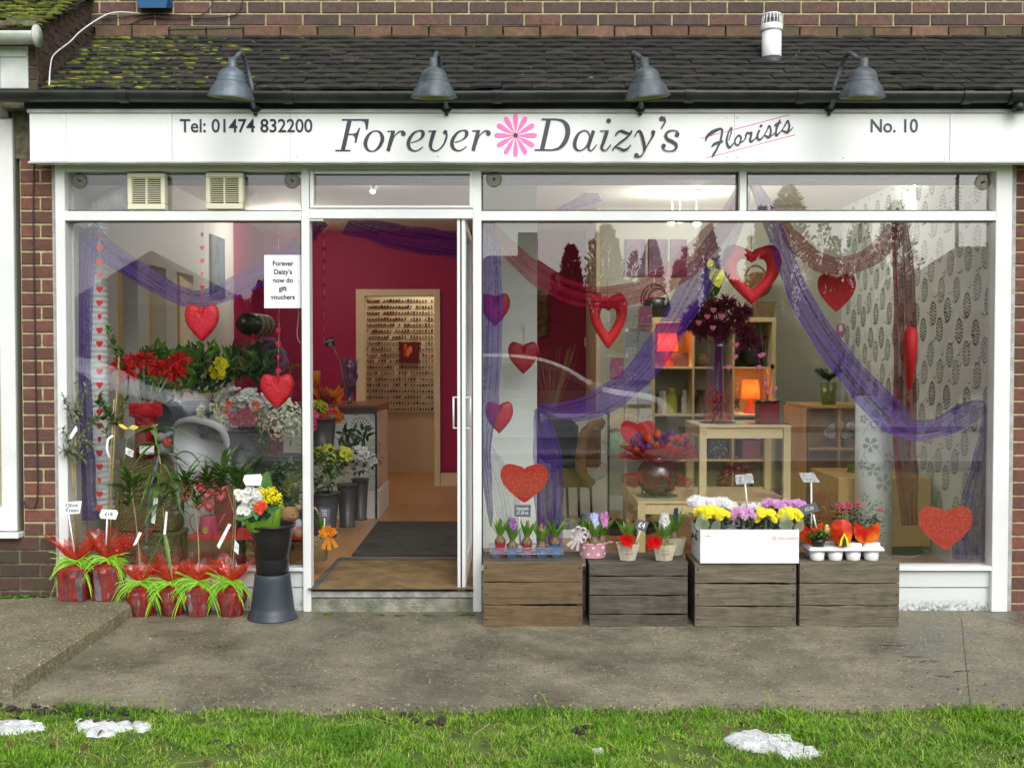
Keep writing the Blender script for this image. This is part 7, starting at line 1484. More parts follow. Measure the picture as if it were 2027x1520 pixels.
# tall feather vase
y = 1.1; k = 1/S(y); c = V((X(1421, y), y, zhi)); t = thing("feather_vase", "tall clear vase with burgundy feather burst and small hearts", "flower arrangement", tuple(c)); m = MB(); m.lathe([(36*k, 0), (36*k, .005)], c, 32); build(m, "dark_plate", mat("dark_plate", (.03, .03, .035), .1), t)
m = MB(); m.lathe([(28*k, .006), (29*k, .02), (24*k, 70*k), (20*k, 150*k), (21*k, 162*k)], c, 32); build(m, "glass_cylinder", glassmat("vase_glass", .1, (.93, .86, .95)), t); m = MB(); m.tube([c+UZ*.01, c+UZ*168*k], [11*k, 8*k], 12)
build(m, "wrapped_stem", mat("magenta_stem", srgb(96, 16, 80), .3), t); m = MB()
for i in range(260): a = r.random()*6.28; z = r.random()**2*75*k; q = r.uniform(14, 25)*k; p = c+V((math.cos(a)*q, math.sin(a)*q, .01+z)); m.ribbon([p, p+V((r.uniform(-.02, .02), 0, r.uniform(.01, .04)))], [.002, .004], (0, -1, 0))
build(m, "copper_tinsel", mat("tinsel", srgb(230, 100, 60), .3, metal=.4, isl=.4), t); m = MB(); fc = P(1425, 640, y); 
for i in range(2200):
    d = V((r.gauss(0, 1), r.gauss(0, .7), r.gauss(0, .7))).normalized(); b0 = r.choice(((0, 4), (-30, -6), (30, -6), (-10, -30), (14, -38), (50, 14), (-34, 14), (60, 36), (-58, -4), (6, 18), (-44, -24), (44, -22))); o = V((b0[0]*k, 0, -b0[1]*k)); L = r.uniform(.02, .085); p = fc+o+d*.012; m.ribbon([p, p+d*L*.35+UZ*.004, p+d*L*.7, p+d*L-UZ*L*.12*r.random()], [.003, .009, .008, .001], V((r.random()-.5, -1, r.random()-.5)))
for i in range(300): q = r.random(); p = P(1390-q*48, 640+22*q+3*math.sin(q*6), y); m.ribbon([p, p+V((r.uniform(-.012, .004), 0, r.uniform(-.02, .02)))], [.005, .001], (0, -1, 0))
build(m, "feathers", BURG, t); m = MB()
for u, v in ((1400, 628), (1411, 650), (1383, 640), (1428, 628), (1457, 684), (1442, 728), (1455, 707), (1412, 615)): heart(m, P(u, v, y-.12), 12*k, 11*k, .016, 0, True, n=18)
build(m, "small_hearts", HPP, t, kind='stuff')
# red square vase with roses
y = 1.0; k = 1/S(y); c = V((X(1519, y), y, zhi)); t = thing("square_vase", "red square vase with roses and heart picks on the raised table", "flower arrangement", tuple(c)); m = MB(); m.box(c.x-.12, c.x+.13, y-.07, y+.09, zhi, zhi+.005); build(m, "dark_plate", mat("red_black_plate", (.06, .01, .015), .2), t)
m = MB(); m.box(c.x-20*k, c.x+20*k, y-20*k, y+20*k, zhi+.006, zhi+42*k, 0, .004); build(m, "vase_body", mat("red_glass_block", srgb(130, 28, 24), .25, srgb(96, 14, 20), 30), t); m = MB(); tp = c+UZ*42*k
for i in range(70): a = r.random()*6.28; q = r.random()**.5*20*k; m.leaf(tp+V((math.cos(a)*q, math.sin(a)*q, 0)), V((math.cos(a), math.sin(a)-.3, r.uniform(.1, .8))), UZ, .035, .02, r.randrange(2))
for (u, v, mi) in ((1514, 674, 2), (1529, 730, 2)):
    p = P(u, v, y); m.tube([tp, p], .0025, 5, 1); 
    for j in range(14): a = j*1.3; e = V((math.cos(a), math.sin(a), .3)); m.leaf(p+UZ*.0, e*.35+UZ, e, .034, .03, 2, .5, .3)
    for j in range(5): a = j*1.3; e = V((math.cos(a), math.sin(a), .6)); m.leaf(p-UZ*.005, e, UZ, .028, .012, 1)
for u, v in ((1505, 640), (1500, 700), (1522, 690)): m.tube([tp, P(u, v, y)], .0015, 4, 3)
build(m, "roses_and_leaves", [GREEND, GREEN, mat("dark_rose", srgb(120, 16, 44), .6), mat("lilac_wire", srgb(160, 130, 170), .5)], t); m = MB()
for u, v in ((1505, 705), (1510, 703), (1502, 728), (1516, 760), (1532, 795), (1520, 778), (1534, 770)): heart(m, P(u, v, y-.02), 11*k, 10*k, .014, 0, True, n=18)
build(m, "small_hearts", HPP, t, kind='stuff')
# cube shelf with lamps
y0, y1 = 2.6, 2.98; k = 1/S(y0); xa, xb = X(1293, y0), X(1532, y0); zt_ = Z(628, y0); t = thing("cube_shelf", "birch cube shelving unit of three columns against the back wall", "shelving", ((xa+xb)/2, y0, ZF)); m = MB(); T = .03; cols_ = [xa+(xb-xa)*i/3 for i in range(4)]; rows_ = [Z(v, y0) for v in (632, 728, 822, 912)]+[ZF+.02]
for i, x in enumerate(cols_): w_ = T if i in (0, 3) else .015; m = MB(); m.box(x-(w_/2), x+w_/2, y0, y1, ZF, zt_-.03, 0, .001); build(m, "upright", BIRCH, t)
for i, z in enumerate(rows_): m = MB(); w_ = .04 if i in (0, 4) else .014; (m.box(xa-.015, xb+.015, y0-.001, y1, z-.02, zt_ if i == 0 else z+.02) if i in (0, 4) else [m.box(cols_[j]+.009, cols_[j+1]-.009, y0+.002, y1, z-w_/2, z+w_/2) for j in range(3)]); build(m, "shelf_board", BIRCH, t)
m = MB(); m.box(xa, xb, y1, y1+.01, ZF, zt_-.03); build(m, "back_panel", GREIGE, t)
def cub(u, v, du=0, dv=0): return V((X(u, 2.72), 2.72, 0))
SHADE = mat("orange_lamp_shade", srgb(236, 84, 36), .7, transl=.5, emit=.55)
def tlamp(u, vb, vt, wt, wb, lab, rowz):
    yy = 2.76; k = 1/S(yy); c = V((X(u, yy), yy, rowz)); hs_ = Z(vt, yy); hb = Z((vt+vb)/2+2, yy); t = thing("table_lamp", lab, "lamp", tuple(c), "lit orange table lamps in the cube shelf"); m = MB()
    m.lathe([(15*k, 0), (14*k, .01), (8*k, 14*k), (4.5*k, 24*k), (2.5*k, 34*k), (2*k, 40*k)], c, 20); build(m, "lamp_base", mat("orange_glass_base", srgb(206, 74, 40), .2), t); m = MB(); m.lathe([(wb/2*k, hb-rowz), (wt/2*k, hs_-rowz)], c, 28); m.f = [f for f in m.f if len(f) == 4]; m.m = m.m[:len(m.f)]; m.sm = m.sm[:len(m.f)]; build(m, "lamp_shade", SHADE, t)
    li = bpy.data.lights.new("bulb", 'POINT'); li.energy = 8; li.color = (1, .74, .4); li.shadow_soft_size = .02; lo = bpy.data.objects.new("bulb", li); sc.collection.objects.link(lo); lo.parent = t; lo.location = (0, 0, (hs_+hb)/2-rowz)
    m = MB(); m.ball(V((c.x, c.y, (hs_+hb)/2)), .018, 0, 10, 6); build(m, "bulb_glass", mat("lit_bulb", (1, .85, .6), .3, emit=6), t)
tlamp(1321, 727, 660, 36, 42, "lit orange table lamp in the top left cube of the shelf", rows_[1]+.008); tlamp(1486, 820, 752, 30, 36, "lit orange table lamp in the right column, second row of the shelf", rows_[2]+.008)
def shelfobj(name, lab, cat, f, mt): m = MB(); f(m); build(m, name, mt, label=lab, cat=cat)
yy = 2.78; k = 1/S(yy)
LB = mat("lilac_box", srgb(120, 84, 88), .6)
shelfobj("small_box", "mauve square box beside the upper lamp", "box", lambda m: m.box(X(1332, yy), X(1362, yy), yy, yy+.1, rows_[1]+.009, rows_[1]+.009+26*k, 0, .002), LB)
shelfobj("sphere_ornament", "dark woven ball in the middle cube of the second row", "ornament", lambda m: m.ball(V((X(1392, yy), yy, rows_[1]+.008+13*k)), 13*k, 0, 18, 12), WICKB)
shelfobj("black_vase", "rounded black vase in the top right cube", "vase", lambda m: m.lathe([(.04, 0), (22*k, 10*k), (24*k, 22*k), (14*k, 44*k), (6*k, 60*k), (7*k, 66*k)], (X(1487, yy), yy, rows_[1]+.008), 24), BLKPL)
for u, v, hgt, wd, mt, lab in ((1312, 820, 44, 20, PAPER, "cream box with a green bow in the lower left cube"), (1330, 820, 50, 22, YGP, "green wrapped jar in the lower left cube"), (1357, 820, 46, 16, PAPER, "white gift box with a red flower tag"), (1388, 820, 46, 24, BULB, "brown bottle vase in the middle cube of the third row")):
    shelfobj("shelf_gift", lab, "gift", lambda m: m.lathe([(wd*.5*k, 0), (wd*.5*k, hgt*.7*k), (wd*.3*k, hgt*.8*k), (wd*.4*k, hgt*k)], (X(u, yy), yy, rows_[2]+.008), 4 if mt is PAPER else 16, 0, smooth=False), mt)
t = thing("clear_vase", "clear vase printed with a black sprig beside the lower lamp", "vase", (X(1457, yy), yy, rows_[2]+.008)); m = MB(); m.lathe([(.02, 0), (8*k, 10*k), (7*k, 30*k), (10*k, 60*k)], (X(1457, yy), yy, rows_[2]+.008), 16); build(m, "glass", CLEAR, t); m = MB(); b_ = V((X(1457, yy), yy-.035, rows_[2]+.06))
for a in (-.3, 0, .3): m.leaf(b_, V((a, 0, 1)), V((0, -1, 0)), .08, .02)
for a in (.3, 2.8, -.3, 3.4): m.leaf(b_, V((math.cos(a), 0, math.sin(a))), V((0, -1, 0)), .03, .012)
build(m, "sprig", BTEXT, t)
for u, mt, lab in ((1421-5, mat("black_damask", (.04, .04, .045), .6, (.35, .35, .35), 40, lo=.55, hi=.6), "black damask-print box seen under the raised table"), (1481, mat("dusty_pink_box", srgb(150, 90, 100), .6), "dusty pink bag seen under the raised table")):
    shelfobj("gift_box", lab, "box", lambda m: m.box(X(u-16, yy), X(u+20, yy), yy-.1, yy+.1, rows_[3]+.009, rows_[3]+.009+36*k, 0, .004), mt)
# on top of the shelf
zs = zt_+.001
shelfobj("wicker_tray", "square wicker basket on top of the cube shelf at right", "basket", lambda m: (m.lathe([(24*k, 0), (28*k, 30*k), (29*k, 31*k), (26*k, 31*k), (22*k, .01)], (X(1510, yy), yy, zs), 4, 0, smooth=False, rot=math.pi/4)), WICK)
shelfobj("oval_basket", "dark oval basket with a hoop handle standing on its side on the shelf", "basket", lambda m: (m.ball(V((X(1500, yy), yy+.05, zs+66*k)), 30*k, 0, 18, 10, .85, 1), m.tube(smoothpath([V((X(1488+22*math.cos(a), yy), yy-.12, zs+(70+30*math.sin(a))*k)) for a in [i*.5 for i in range(7)]], 4), .009, 7)), WICKB)
t = thing("shopping_bag", "black carrier bag with three round hoop handles on the shelf's left end", "bag", (X(1298, yy), yy, zs)); m = MB(); m.lathe([(20*k, 0), (28*k, 20*k), (25*k, 34*k), (18*k, 40*k)], (X(1300, yy), yy, zs), 20, 0, 1, .5); build(m, "bag_body", BLKPL, t); m = MB()
for rr, dx in ((24, 0), (19, 4), (26, -4)): m.tube([V((X(1298+dx+rr*math.cos(a), yy), yy+dx*.004, zs+(34+rr*1.25*max(-.2, math.sin(a)))*k)) for a in [i*.2617 for i in range(24)]], .006, 6, closed=True)
build(m, "hoop_handle", mat("dark_cane", srgb(48, 34, 26), .5), t)
t = thing("calla_arrangement", "cream anthurium and mottled leaves rising behind the feather vase", "flower arrangement", tuple(P(1410, 628, 2.5))); m = MB()
for i in range(90): m.leaf(P(r.uniform(1394, 1420), r.uniform(515, 620), 2.5), V((r.uniform(-1, 1), -.3, r.uniform(0, 1))), V((0, -1, 0)), .07, .03)
build(m, "dark_leaves", GREEND, t); m = MB(); m.leaf(P(1412, 530, 2.4), V((.3, -.2, -1)), V((0, -1, 0)), .17, .12); m.leaf(P(1404, 550, 2.4), V((.9, -.2, .5)), V((0, -1, 0)), .12, .09); m.leaf(P(1410, 535, 2.4), V((-.3, -.2, 1)), V((0, -1, 0)), .1, .07); build(m, "anthurium_bloom", YGP, t)
for u0, u1, lab in ((1238, 1278, "left canvas of the purple flower triptych on the back wall"), (1284, 1322, "middle canvas of the purple flower triptych"), (1327, 1360, "right canvas of the purple flower triptych")):
    m = MB(); a = P(u0, 546, 2.97); b = P(u1, 474, 2.97); m.box(a.x, b.x, 2.97, 2.997, a.z, b.z, 0, .002); build(m, "flower_canvas", mat("purple_canvas", srgb(128, 98, 118), .7, srgb(70, 36, 60), 5, isl=.1), label=lab, cat="picture", group="purple flower canvases")
m = MB(); a = P(1066, 667, 4.6); b = P(1084, 567, 4.6); m.box(a.x, b.x, 4.63, 4.658, a.z, b.z, 0, .003); build(m, "wooden_wall_plaque", mat("carved_plaque", srgb(150, 110, 70), .7, srgb(60, 40, 34), 18), label="tall carved wooden plaque on the magenta wall", cat="wall plaque")
m = MB(); m.box(.724, .7235+.003, 3.1, 3.11, 0, .1); m = MB(); m.pbox(1157, 668, 1175, 686, 4.64, .018, 0, .003); build(m, "light_switch", CREAM, label="square cream light switch on the magenta wall", cat="light switch")
# card spinner
y = 1.7; k = 1/S(y); t = thing("card_spinner", "white wire spinner rack full of greetings cards", "display rack", (X(1236, y+.2), y+.2, ZF)); m = MB(); px = X(1238, y+.2)
m.tube([V((px, y+.2, ZF)), V((px, y+.2, Z(600, y)))], .016, 12); build(m, "pole", STEELW, t); m = MB(); m.lathe([(.24, 0), (.24, .02), (.05, .05), (.02, .09)], (px, y+.2, ZF), 5, 0, smooth=False)
for a in (0.3, 1.9, 3.5, 5.0): m.tube([V((px, y+.2, ZF+.06)), V((px+.26*math.cos(a), y+.2+.26*math.sin(a), ZF+.035))], .028, 10)
build(m, "rack_foot", BLKPL, t); m = MB(); rowsv = [(605, 650), (655, 700), (706, 752), (762, 800), (806, 848), (855, 898)]
for v0, v1 in rowsv:
    z = Z(v1, y); 
    for zz in (z, z+.03): m.tube([V((X(1195, y), y-.02, zz)), V((X(1292, y), y-.02, zz))], .0018, 5)
    for u in (1196, 1222, 1250, 1291): m.tube([V((X(u, y), y-.02, z+.03)), V((X(u, y), y-.02, z)), V((X(u, y), y+.05, z))], .0018, 5)
for u in (1206, 1240, 1291): m.tube([V((X(u, y), y+.05, Z(905, y))), V((X(u, y), y+.05, Z(600, y)))], .002, 5)
build(m, "wire_frame", STEELW, t)
CC = [mat("card_art_%s" % n_, srgb(*a), .45, srgb(*b), 30, lo=.56, hi=.64) for n_, a, b in (("white", (214, 214, 208), (190, 160, 150)), ("blue", (196, 202, 212), (150, 162, 186)), ("cream", (218, 210, 176), (206, 180, 130)), ("pink", (196, 120, 156), (222, 200, 208)), ("green", (150, 190, 160), (214, 222, 200)), ("grey", (202, 206, 208), (140, 146, 154)))]
seq = [[0, 0, 3], [2, 1, 1], [3, 5, 1], [0, 5, 1], [2, 2, 0], [4, 4, 5]]; pn = ["top row", "second row", "third row", "fourth row", "fifth row", "bottom row"]; cn = ["left", "middle", "right"]
for ri, (v0, v1) in enumerate(rowsv):
    for ci, (u0, u1) in enumerate(((1207, 1235), (1237, 1262), (1264, 1291))):
        m = MB(); card(m, [(u0, v0+r.uniform(0, 3)), (u1, v0+r.uniform(0, 3)), (u1, v1-1), (u0, v1-1)], y-.008+.004*ci, 0, .002); o = build(m, "greetings_card", CC[seq[ri][ci]], label="greetings card in the %s of the spinner, %s" % (pn[ri], cn[ci]), cat="greetings card", group="greetings cards on the spinner")
    m = MB(); card(m, [(1240, v1-12), (1259, v1-12), (1259, v1-1), (1240, v1-1)], y-.024); tk = build(m, "price_ticket", PAPER, t); m = MB(); textmesh(m, "£1.50", P(1249.5, v1-6.5, y-.027), 5/S(y), 0, sx=.8); build(m, "writing", BTEXT, tk)
# wicker chair
y = 2.0; k = 1/S(y); t = thing("wicker_chair", "wicker armchair with black cushion and thin black legs", "chair", (X(1145, y), y, ZF)); m = MB(); xs0, xs1 = X(1095, y), X(1165, y)
m.box(xs0, xs1, y, y+.5, Z(965, y), Z(925, y), 0, .02); build(m, "seat", WICKB, t); m = MB(); m.tube(smoothpath([P(1172, 960, y-.1), P(1150, 930, y-.1), P(1152, 880, y-.05), P(1165, 850, y), P(1190, 838, y+.2)], 6), .04, 12); m.box(X(1150, y), X(1190, y), y-.02, y+.04, Z(925, y), Z(845, y), 0, .02); build(m, "arm", WICKB, t)
m = MB(); m.box(xs0-.1, X(1150, y), y+.25, y+.42, Z(925, y), Z(835, y), 0, .05); m.box(xs0, X(1150, y), y-.01, y+.4, Z(928, y), Z(912, y), 0, .03); build(m, "cushion", mat("black_velour", (.02, .022, .022), .8), t)
for u, yo in ((1148, -.08), (1100, .0), (1172, .45), (1125, .45)): m = MB(); m.tube([P(u-3, 960, y+yo), V((X(u, y+yo), y+yo, ZF))], .01, 8); build(m, "leg", BLACKP, t)
# print panel behind the chair and papers
yy = 2.7; t = thing("display_plinth", "white plinth with black flower print behind the wicker chair", "plinth", (X(1150, yy), yy, ZF)); m = MB(); m.box(X(1070, yy), X(1205, yy), yy, 2.98, ZF, Z(822, yy), 0); m.box(X(1203, yy), X(1207, yy), yy-.003, 2.98, ZF, Z(820, yy), 1); build(m, "carcass", [mat("plinth_paper", srgb(214, 220, 214), .6), BLACKP], t); m = MB()
for u, v in ((1180, 838), (1112, 845), (1185, 930), (1140, 870)): medallion(m, V((X(u, yy), yy, Z(v, yy))), V((1, 0, 0)), UZ, .08, .08, 0, 0, V((0, -1, 0)))
for u, v, f in ((1192, 880, 1), (1196, 950, -1), (1160, 900, 1)): tendril(m, V((X(u, yy), yy, Z(v, yy))), V((1, 0, 0)), UZ, .08, 0, V((0, -1, 0)), f)
build(m, "flower_print", INKW, t, kind='stuff')
m = MB(); y = 1.6; m.box(X(1105, y), X(1175, y), y, y+.25, ZF, ZF+.06, 0, .003); m.box(X(1110, y), X(1178, y), y+.02, y+.24, ZF+.06, ZF+.11, 1, .003); build(m, "magazine_pile", [PAPER, mat("photo_cover", srgb(150, 150, 140), .5, srgb(70, 64, 60), 12)], label="low pile of magazines on the floor under the chair", cat="magazines")
m = MB(); b_ = P(1105, 830, 2.4)
for i in range(26): m.tube([P(1090+r.uniform(-5, 5), 830, 2.4), P(1080+r.uniform(-20, 70), r.uniform(680, 750), 2.4)], .0014, 4)
build(m, "dried_grasses", STEM, label="spray of dried grasses before the magenta wall", cat="dried grass")
# pine step shelf against the wallpapered wall
def rb(m, x0, x1, y0, y1, z0, z1, mi=0): m.box(x0, x1, y0, y1, z0, z1, mi, .002)
xA, yA = X(1575, 2.15), 1.45; t = thing("pine_shelf", "pine open-front shelf unit stepping down before the wallpaper", "shelving", (2.3, 1.7, ZF)); z1 = Z(803, 1.75)
for z in (z1, Z(886, 1.75), Z(955, 1.75), ZF+.02): m = MB(); rb(m, X(1576, 2.1), XR-.03, 1.75, 2.4, z-.02, z); build(m, "shelf_board", PINE, t)
for x in (X(1576, 2.1)+.0, X(1600, 1.75), 2.35): m = MB(); rb(m, x-.01, x+.01, 1.76, 2.39, ZF, z1-.021); build(m, "upright", PINE, t)
m = MB(); rb(m, X(1576, 2.1)+.002, XR-.032, 1.97, 1.985, ZF+.002, z1-.022); build(m, "back_board", PINE, t)
t2 = thing("pine_box", "low pine box standing on the floor by the wallpaper", "box", (2.45, 1.3, ZF)); m = MB(); rb(m, 2.1, XR-.04, .95, 1.6, ZF+.06, ZF+.50); build(m, "box_body", PINE, t2); m = MB(); rb(m, 2.13, XR-.08, .98, 1.58, ZF, ZF+.06); build(m, "plinth", DARK, t2)
def potplant(u, v0, v1, y, wt, mt, lab): k = 1/S(y); c = P(u, v1, y); t = thing("pot_plant", lab, "potted plant", tuple(c)); m = MB(); m.lathe([(wt*.38*k, 0), (wt*.4*k, .004), (wt*.5*k, (v1-v0)*k), (wt*.45*k, (v1-v0)*k-.004), (.0001, (v1-v0)*k-.02)], c, 24); build(m, "pot", mt, t); m = MB(); m.lathe([(wt*.9*k, -.006), (wt*.9*k, -.001)], c, 24); build(m, "slate_disc", BLKPL, t); return t, c, k, c+UZ*(v1-v0)*k
t, c, k, tp = potplant(1640, 757, 803, 1.9, 34, mat("green_glazed", srgb(96, 104, 34), .3), "small palm in a green glazed pot on top of the pine shelf"); m = MB()
for i in range(26):
    a = r.random()*6.28; d = V((math.cos(a)*.7, math.sin(a)*.5, 1.35)); L = r.uniform(26, 48)*k; pts = [tp+d*L*q*(1-.1*q)-UZ*L*.62*q*q for q in (0, .25, .5, .75, 1)]; m.tube(pts, .002, 4)
    for q in (.3, .38, .46, .54, .62, .7, .78, .86, .94):
        p = tp+d*L*q*(1-.1*q)-UZ*L*.62*q*q
        for s_ in (-1, 1): m.leaf(p, V((-d.y*s_+d.x*1.0, d.x*s_*.6+d.y*.5, -.5)), UZ, 9*k, 1.5*k)
for i in range(7): a = r.random()*6.28; p0 = tp; p1 = P(1670+r.uniform(-4, 4), r.uniform(690, 720), 1.9); m.tube([p0, p1], .0015, 4); [m.leaf(p0.lerp(p1, q), V((r.uniform(-1, 1), 0, .5)), UZ, 10*k, 3*k) for q in (.7, .8, .9, 1)]
build(m, "fronds", GREEND, t)
t, c, k, tp = potplant(1662, 862, 886, 1.85, 20, BLKPL, "white orchids in a black pot on the second pine shelf"); m = MB()
for i in range(16): m.daisy(tp+V((r.uniform(-22, 22)*k, r.uniform(-.04, .02), r.uniform(2, 24)*k)), V((r.uniform(-.4, .4), -1, .2)), .035, 5, 0, 0, .2, pw=1.1, ct=False)
build(m, "blooms", WHITEP, t); m = MB()
for i in range(16): m.strap(tp, V((r.uniform(0, 1.2), -.4, r.uniform(.0, 1))), .22, .014, 0, .8)
build(m, "leaves", GREEND, t)
m = MB(); m.lathe([(.03, 0), (.055, .05), (.05, .12), (.035, .16), (.04, .18)], P(1690, 972, 1.3), 20); build(m, "green_vase", mat("lime_glass", srgb(90, 120, 20), .2), label="lime green bulbous vase half behind the printed column", cat="vase")
# printed column, cable, wreath, stickers
y = .78; k = 1/S(y); c = V((X(1731, y+.1), y+.1, ZF)); t = thing("printed_column", "white cylindrical column printed with grey flowers", "column", tuple(c)); R_ = 36*k; hh = Z(786, y)-ZF; m = MB(); m.lathe([(R_, 0), (R_, hh)], c, 48); build(m, "column_body", mat("column_paper", srgb(216, 222, 220), .5), t)
m = MB(); GI = mat("pearl_grey_print", srgb(168, 174, 172), .4)
def onc2(th, z, e=.001): a = -math.pi/2+th; return V((c.x+math.cos(a)*(R_+e), c.y+math.sin(a)*(R_+e), c.z+z))
for th, vv, s_, n_ in ((.1, 830, 26, 5), (-.5, 880, 16, 5), (.6, 905, 12, 5), (-.35, 990-60, 14, 5), (.25, 955, 18, 5), (-.8, 985, 10, 5), (.9, 850, 12, 5), (.5, 1030, 24, 5), (-.6, 1040, 14, 5), (-.1, 1000, 12, 5), (.95, 980, 11, 5), (-.95, 920, 10, 5), (0, 1080, 16, 5), (-.9, 830, 9, 5)):
    z = Z(vv, y)-ZF; o = r.random()*2
    for j in range(n_):
        a = o+j*2*math.pi/n_; pr = [(.15, 0), (.5, .22), (.85, .3), (1, .12), (.93, 0), (1, -.12), (.85, -.3), (.5, -.22)]; m.poly([onc2(th+(math.cos(a)*q-math.sin(a)*w_)*s_*k/R_, z+(math.sin(a)*q+math.cos(a)*w_)*s_*k, .0012) for q, w_ in pr])
for i in range(14): th = r.uniform(-1.2, 1.2); z = r.uniform(.1, hh-.1); pts = [onc2(th+.25*math.sin(q*.9+i), z+q*.03, .0008) for q in range(7)]; m.ribbon(pts, .004, (0, -1, 0))
build(m, "flower_print", GI, t, kind='stuff')
t = thing("floor_socket", "white cable and round junction on the floor by the wallpaper", "cable", tuple(G(1835, 1094, ZF))); m = MB(); q = G(1836, 1093, ZF); m.lathe([(.028, 0), (.026, .012), (.01, .018), (.0001, .018)], q, 20); build(m, "junction", PLASTW, t); m = MB(); m.tube(smoothpath([G(1770, 1080, ZF+.004), G(1800, 1080, ZF+.004), G(1825, 1088, ZF+.004), q], 6), .003, 5); m.tube(smoothpath([G(1765, 1098, ZF+.004), G(1800, 1103, ZF+.004), q], 6), .003, 5); build(m, "flex", PLASTW, t)
m = MB(); y = 1.55; k = 1/S(y); c = P(1456, 952, y)
for i in range(420): a = r.random()*6.28; q = r.uniform(16, 34)*k; d = V((math.cos(a), 0, math.sin(a))); m.leaf(c+d*q+V((0, r.uniform(-.03, .03), 0)), V((r.uniform(-1, 1), -.4, r.uniform(-1, 1))), V((0, -1, 0)), .035, .012, 0 if r.random() < .8 else 1)
build(m, "berry_wreath", [BURG, ORGP], label="burgundy twig wreath leaning under the raised table", cat="wreath")
t = thing("hanging_card", "small pink portrait card hung on the wallpapered wall", "card", tuple(P(1664, 655, 2.6))); m = MB(); card(m, [(1657, 641), (1672, 641), (1674, 655), (1669, 668), (1659, 668), (1655, 655)], 2.6); build(m, "card_face", mat("pink_card", srgb(190, 120, 150), .6), t); m = MB(); card(m, [(1661, 644), (1668, 644), (1668, 656), (1661, 656)], 2.59); build(m, "picture", PAPER, t)
# ceiling spots
SPOTM = mat("lit_spot", (1, .93, .8), .3, emit=14)
def spot(u, v, y, lab, watts, aim=(0, .2, -1), fit=True, fixu=0):
    p = P(u, v, y); t = thing("ceiling_spotlight", lab, "spotlight", tuple(p), "lit ceiling spotlights"); d = V(aim).normalized(); m = MB(); m.tube([p-d*.07, p], [.018, .03], 14, cap=False); m.tube([p-d*.05, V((p.x, p.y, ZC-.02))], .006, 6); m.lathe([(.03, 0), (.03, .02)], (p.x, p.y, ZC-.02), 14); build(m, "housing", SILV, t)
    m = MB(); m.ball(p-d*.01, .022, 0, 12, 7); build(m, "lit_bulb", SPOTM, t)
    li = bpy.data.lights.new("spot_light", 'POINT'); li.energy = watts*LK; li.color = (1, .93, .84); li.shadow_soft_size = .03; lo = bpy.data.objects.new("spot_light", li); sc.collection.objects.link(lo); lo.parent = t; lo.location = tuple(d*.035)
spot(1380, 444, 2.0, "brightest ceiling spotlight above the tall feather vase", 22, (.0, -.6, -.8)); spot(1329, 441, 2.2, "smaller ceiling spotlight left of the brightest one", 12, (-.3, -.5, -.8)); spot(1346, 439, 2.25, "middle ceiling spotlight of the three", 10, (.1, .5, -.8))
spot(1800, 372, 1.4, "ceiling spotlight glowing behind the right transom pane", 26, (0, .5, .3)); spot(740, 372, 1.6, "ceiling spotlight glowing behind the pane over the door", 20, (0, .5, .3)); spot(500, 365, 2.2, "ceiling spotlight over the ribbon rollers at left", 22, (0, .3, -1))
def plainlight(name, loc, watts, col, lab, size=.06):
    t = thing(name, lab, "ceiling light", loc, "plain ceiling lights"); m = MB(); m.lathe([(.10, 0), (.11, .03), (.0001, .04)], loc, 20); build(m, "diffuser", mat("lit_diffuser", (1, .95, .85), .4, emit=4), t); li = bpy.data.lights.new("lamp", 'POINT'); li.energy = watts*LK; li.color = col; li.shadow_soft_size = size; lo = bpy.data.objects.new("lamp", li); sc.collection.objects.link(lo); lo.parent = t; lo.location = (0, 0, -.12)
plainlight("storeroom_light", (-.85, 5.4, ZC-.05), 44, (1, .94, .76), "warm ceiling light in the storeroom over the ribbon cards"); plainlight("side_room_light", (XL-.75, 1.6, ZC-.05), 60, (1, .82, .5), "warm ceiling light in the side room on the left"); plainlight("counter_fill", (-1.9, 3.2, ZC-.05), 50, (1, .92, .84), "added fill light over the shop counter brightening the magenta wall")  # counter lamp is added fill for the magenta wall, kept out of sight

plainlight("window_fill", (1.3, 2.1, ZC-.05), 40, (1, .97, .92), "added round fill light between the track spots and the wallpapered wall")  # added fill lamp to lift the wallpapered wall
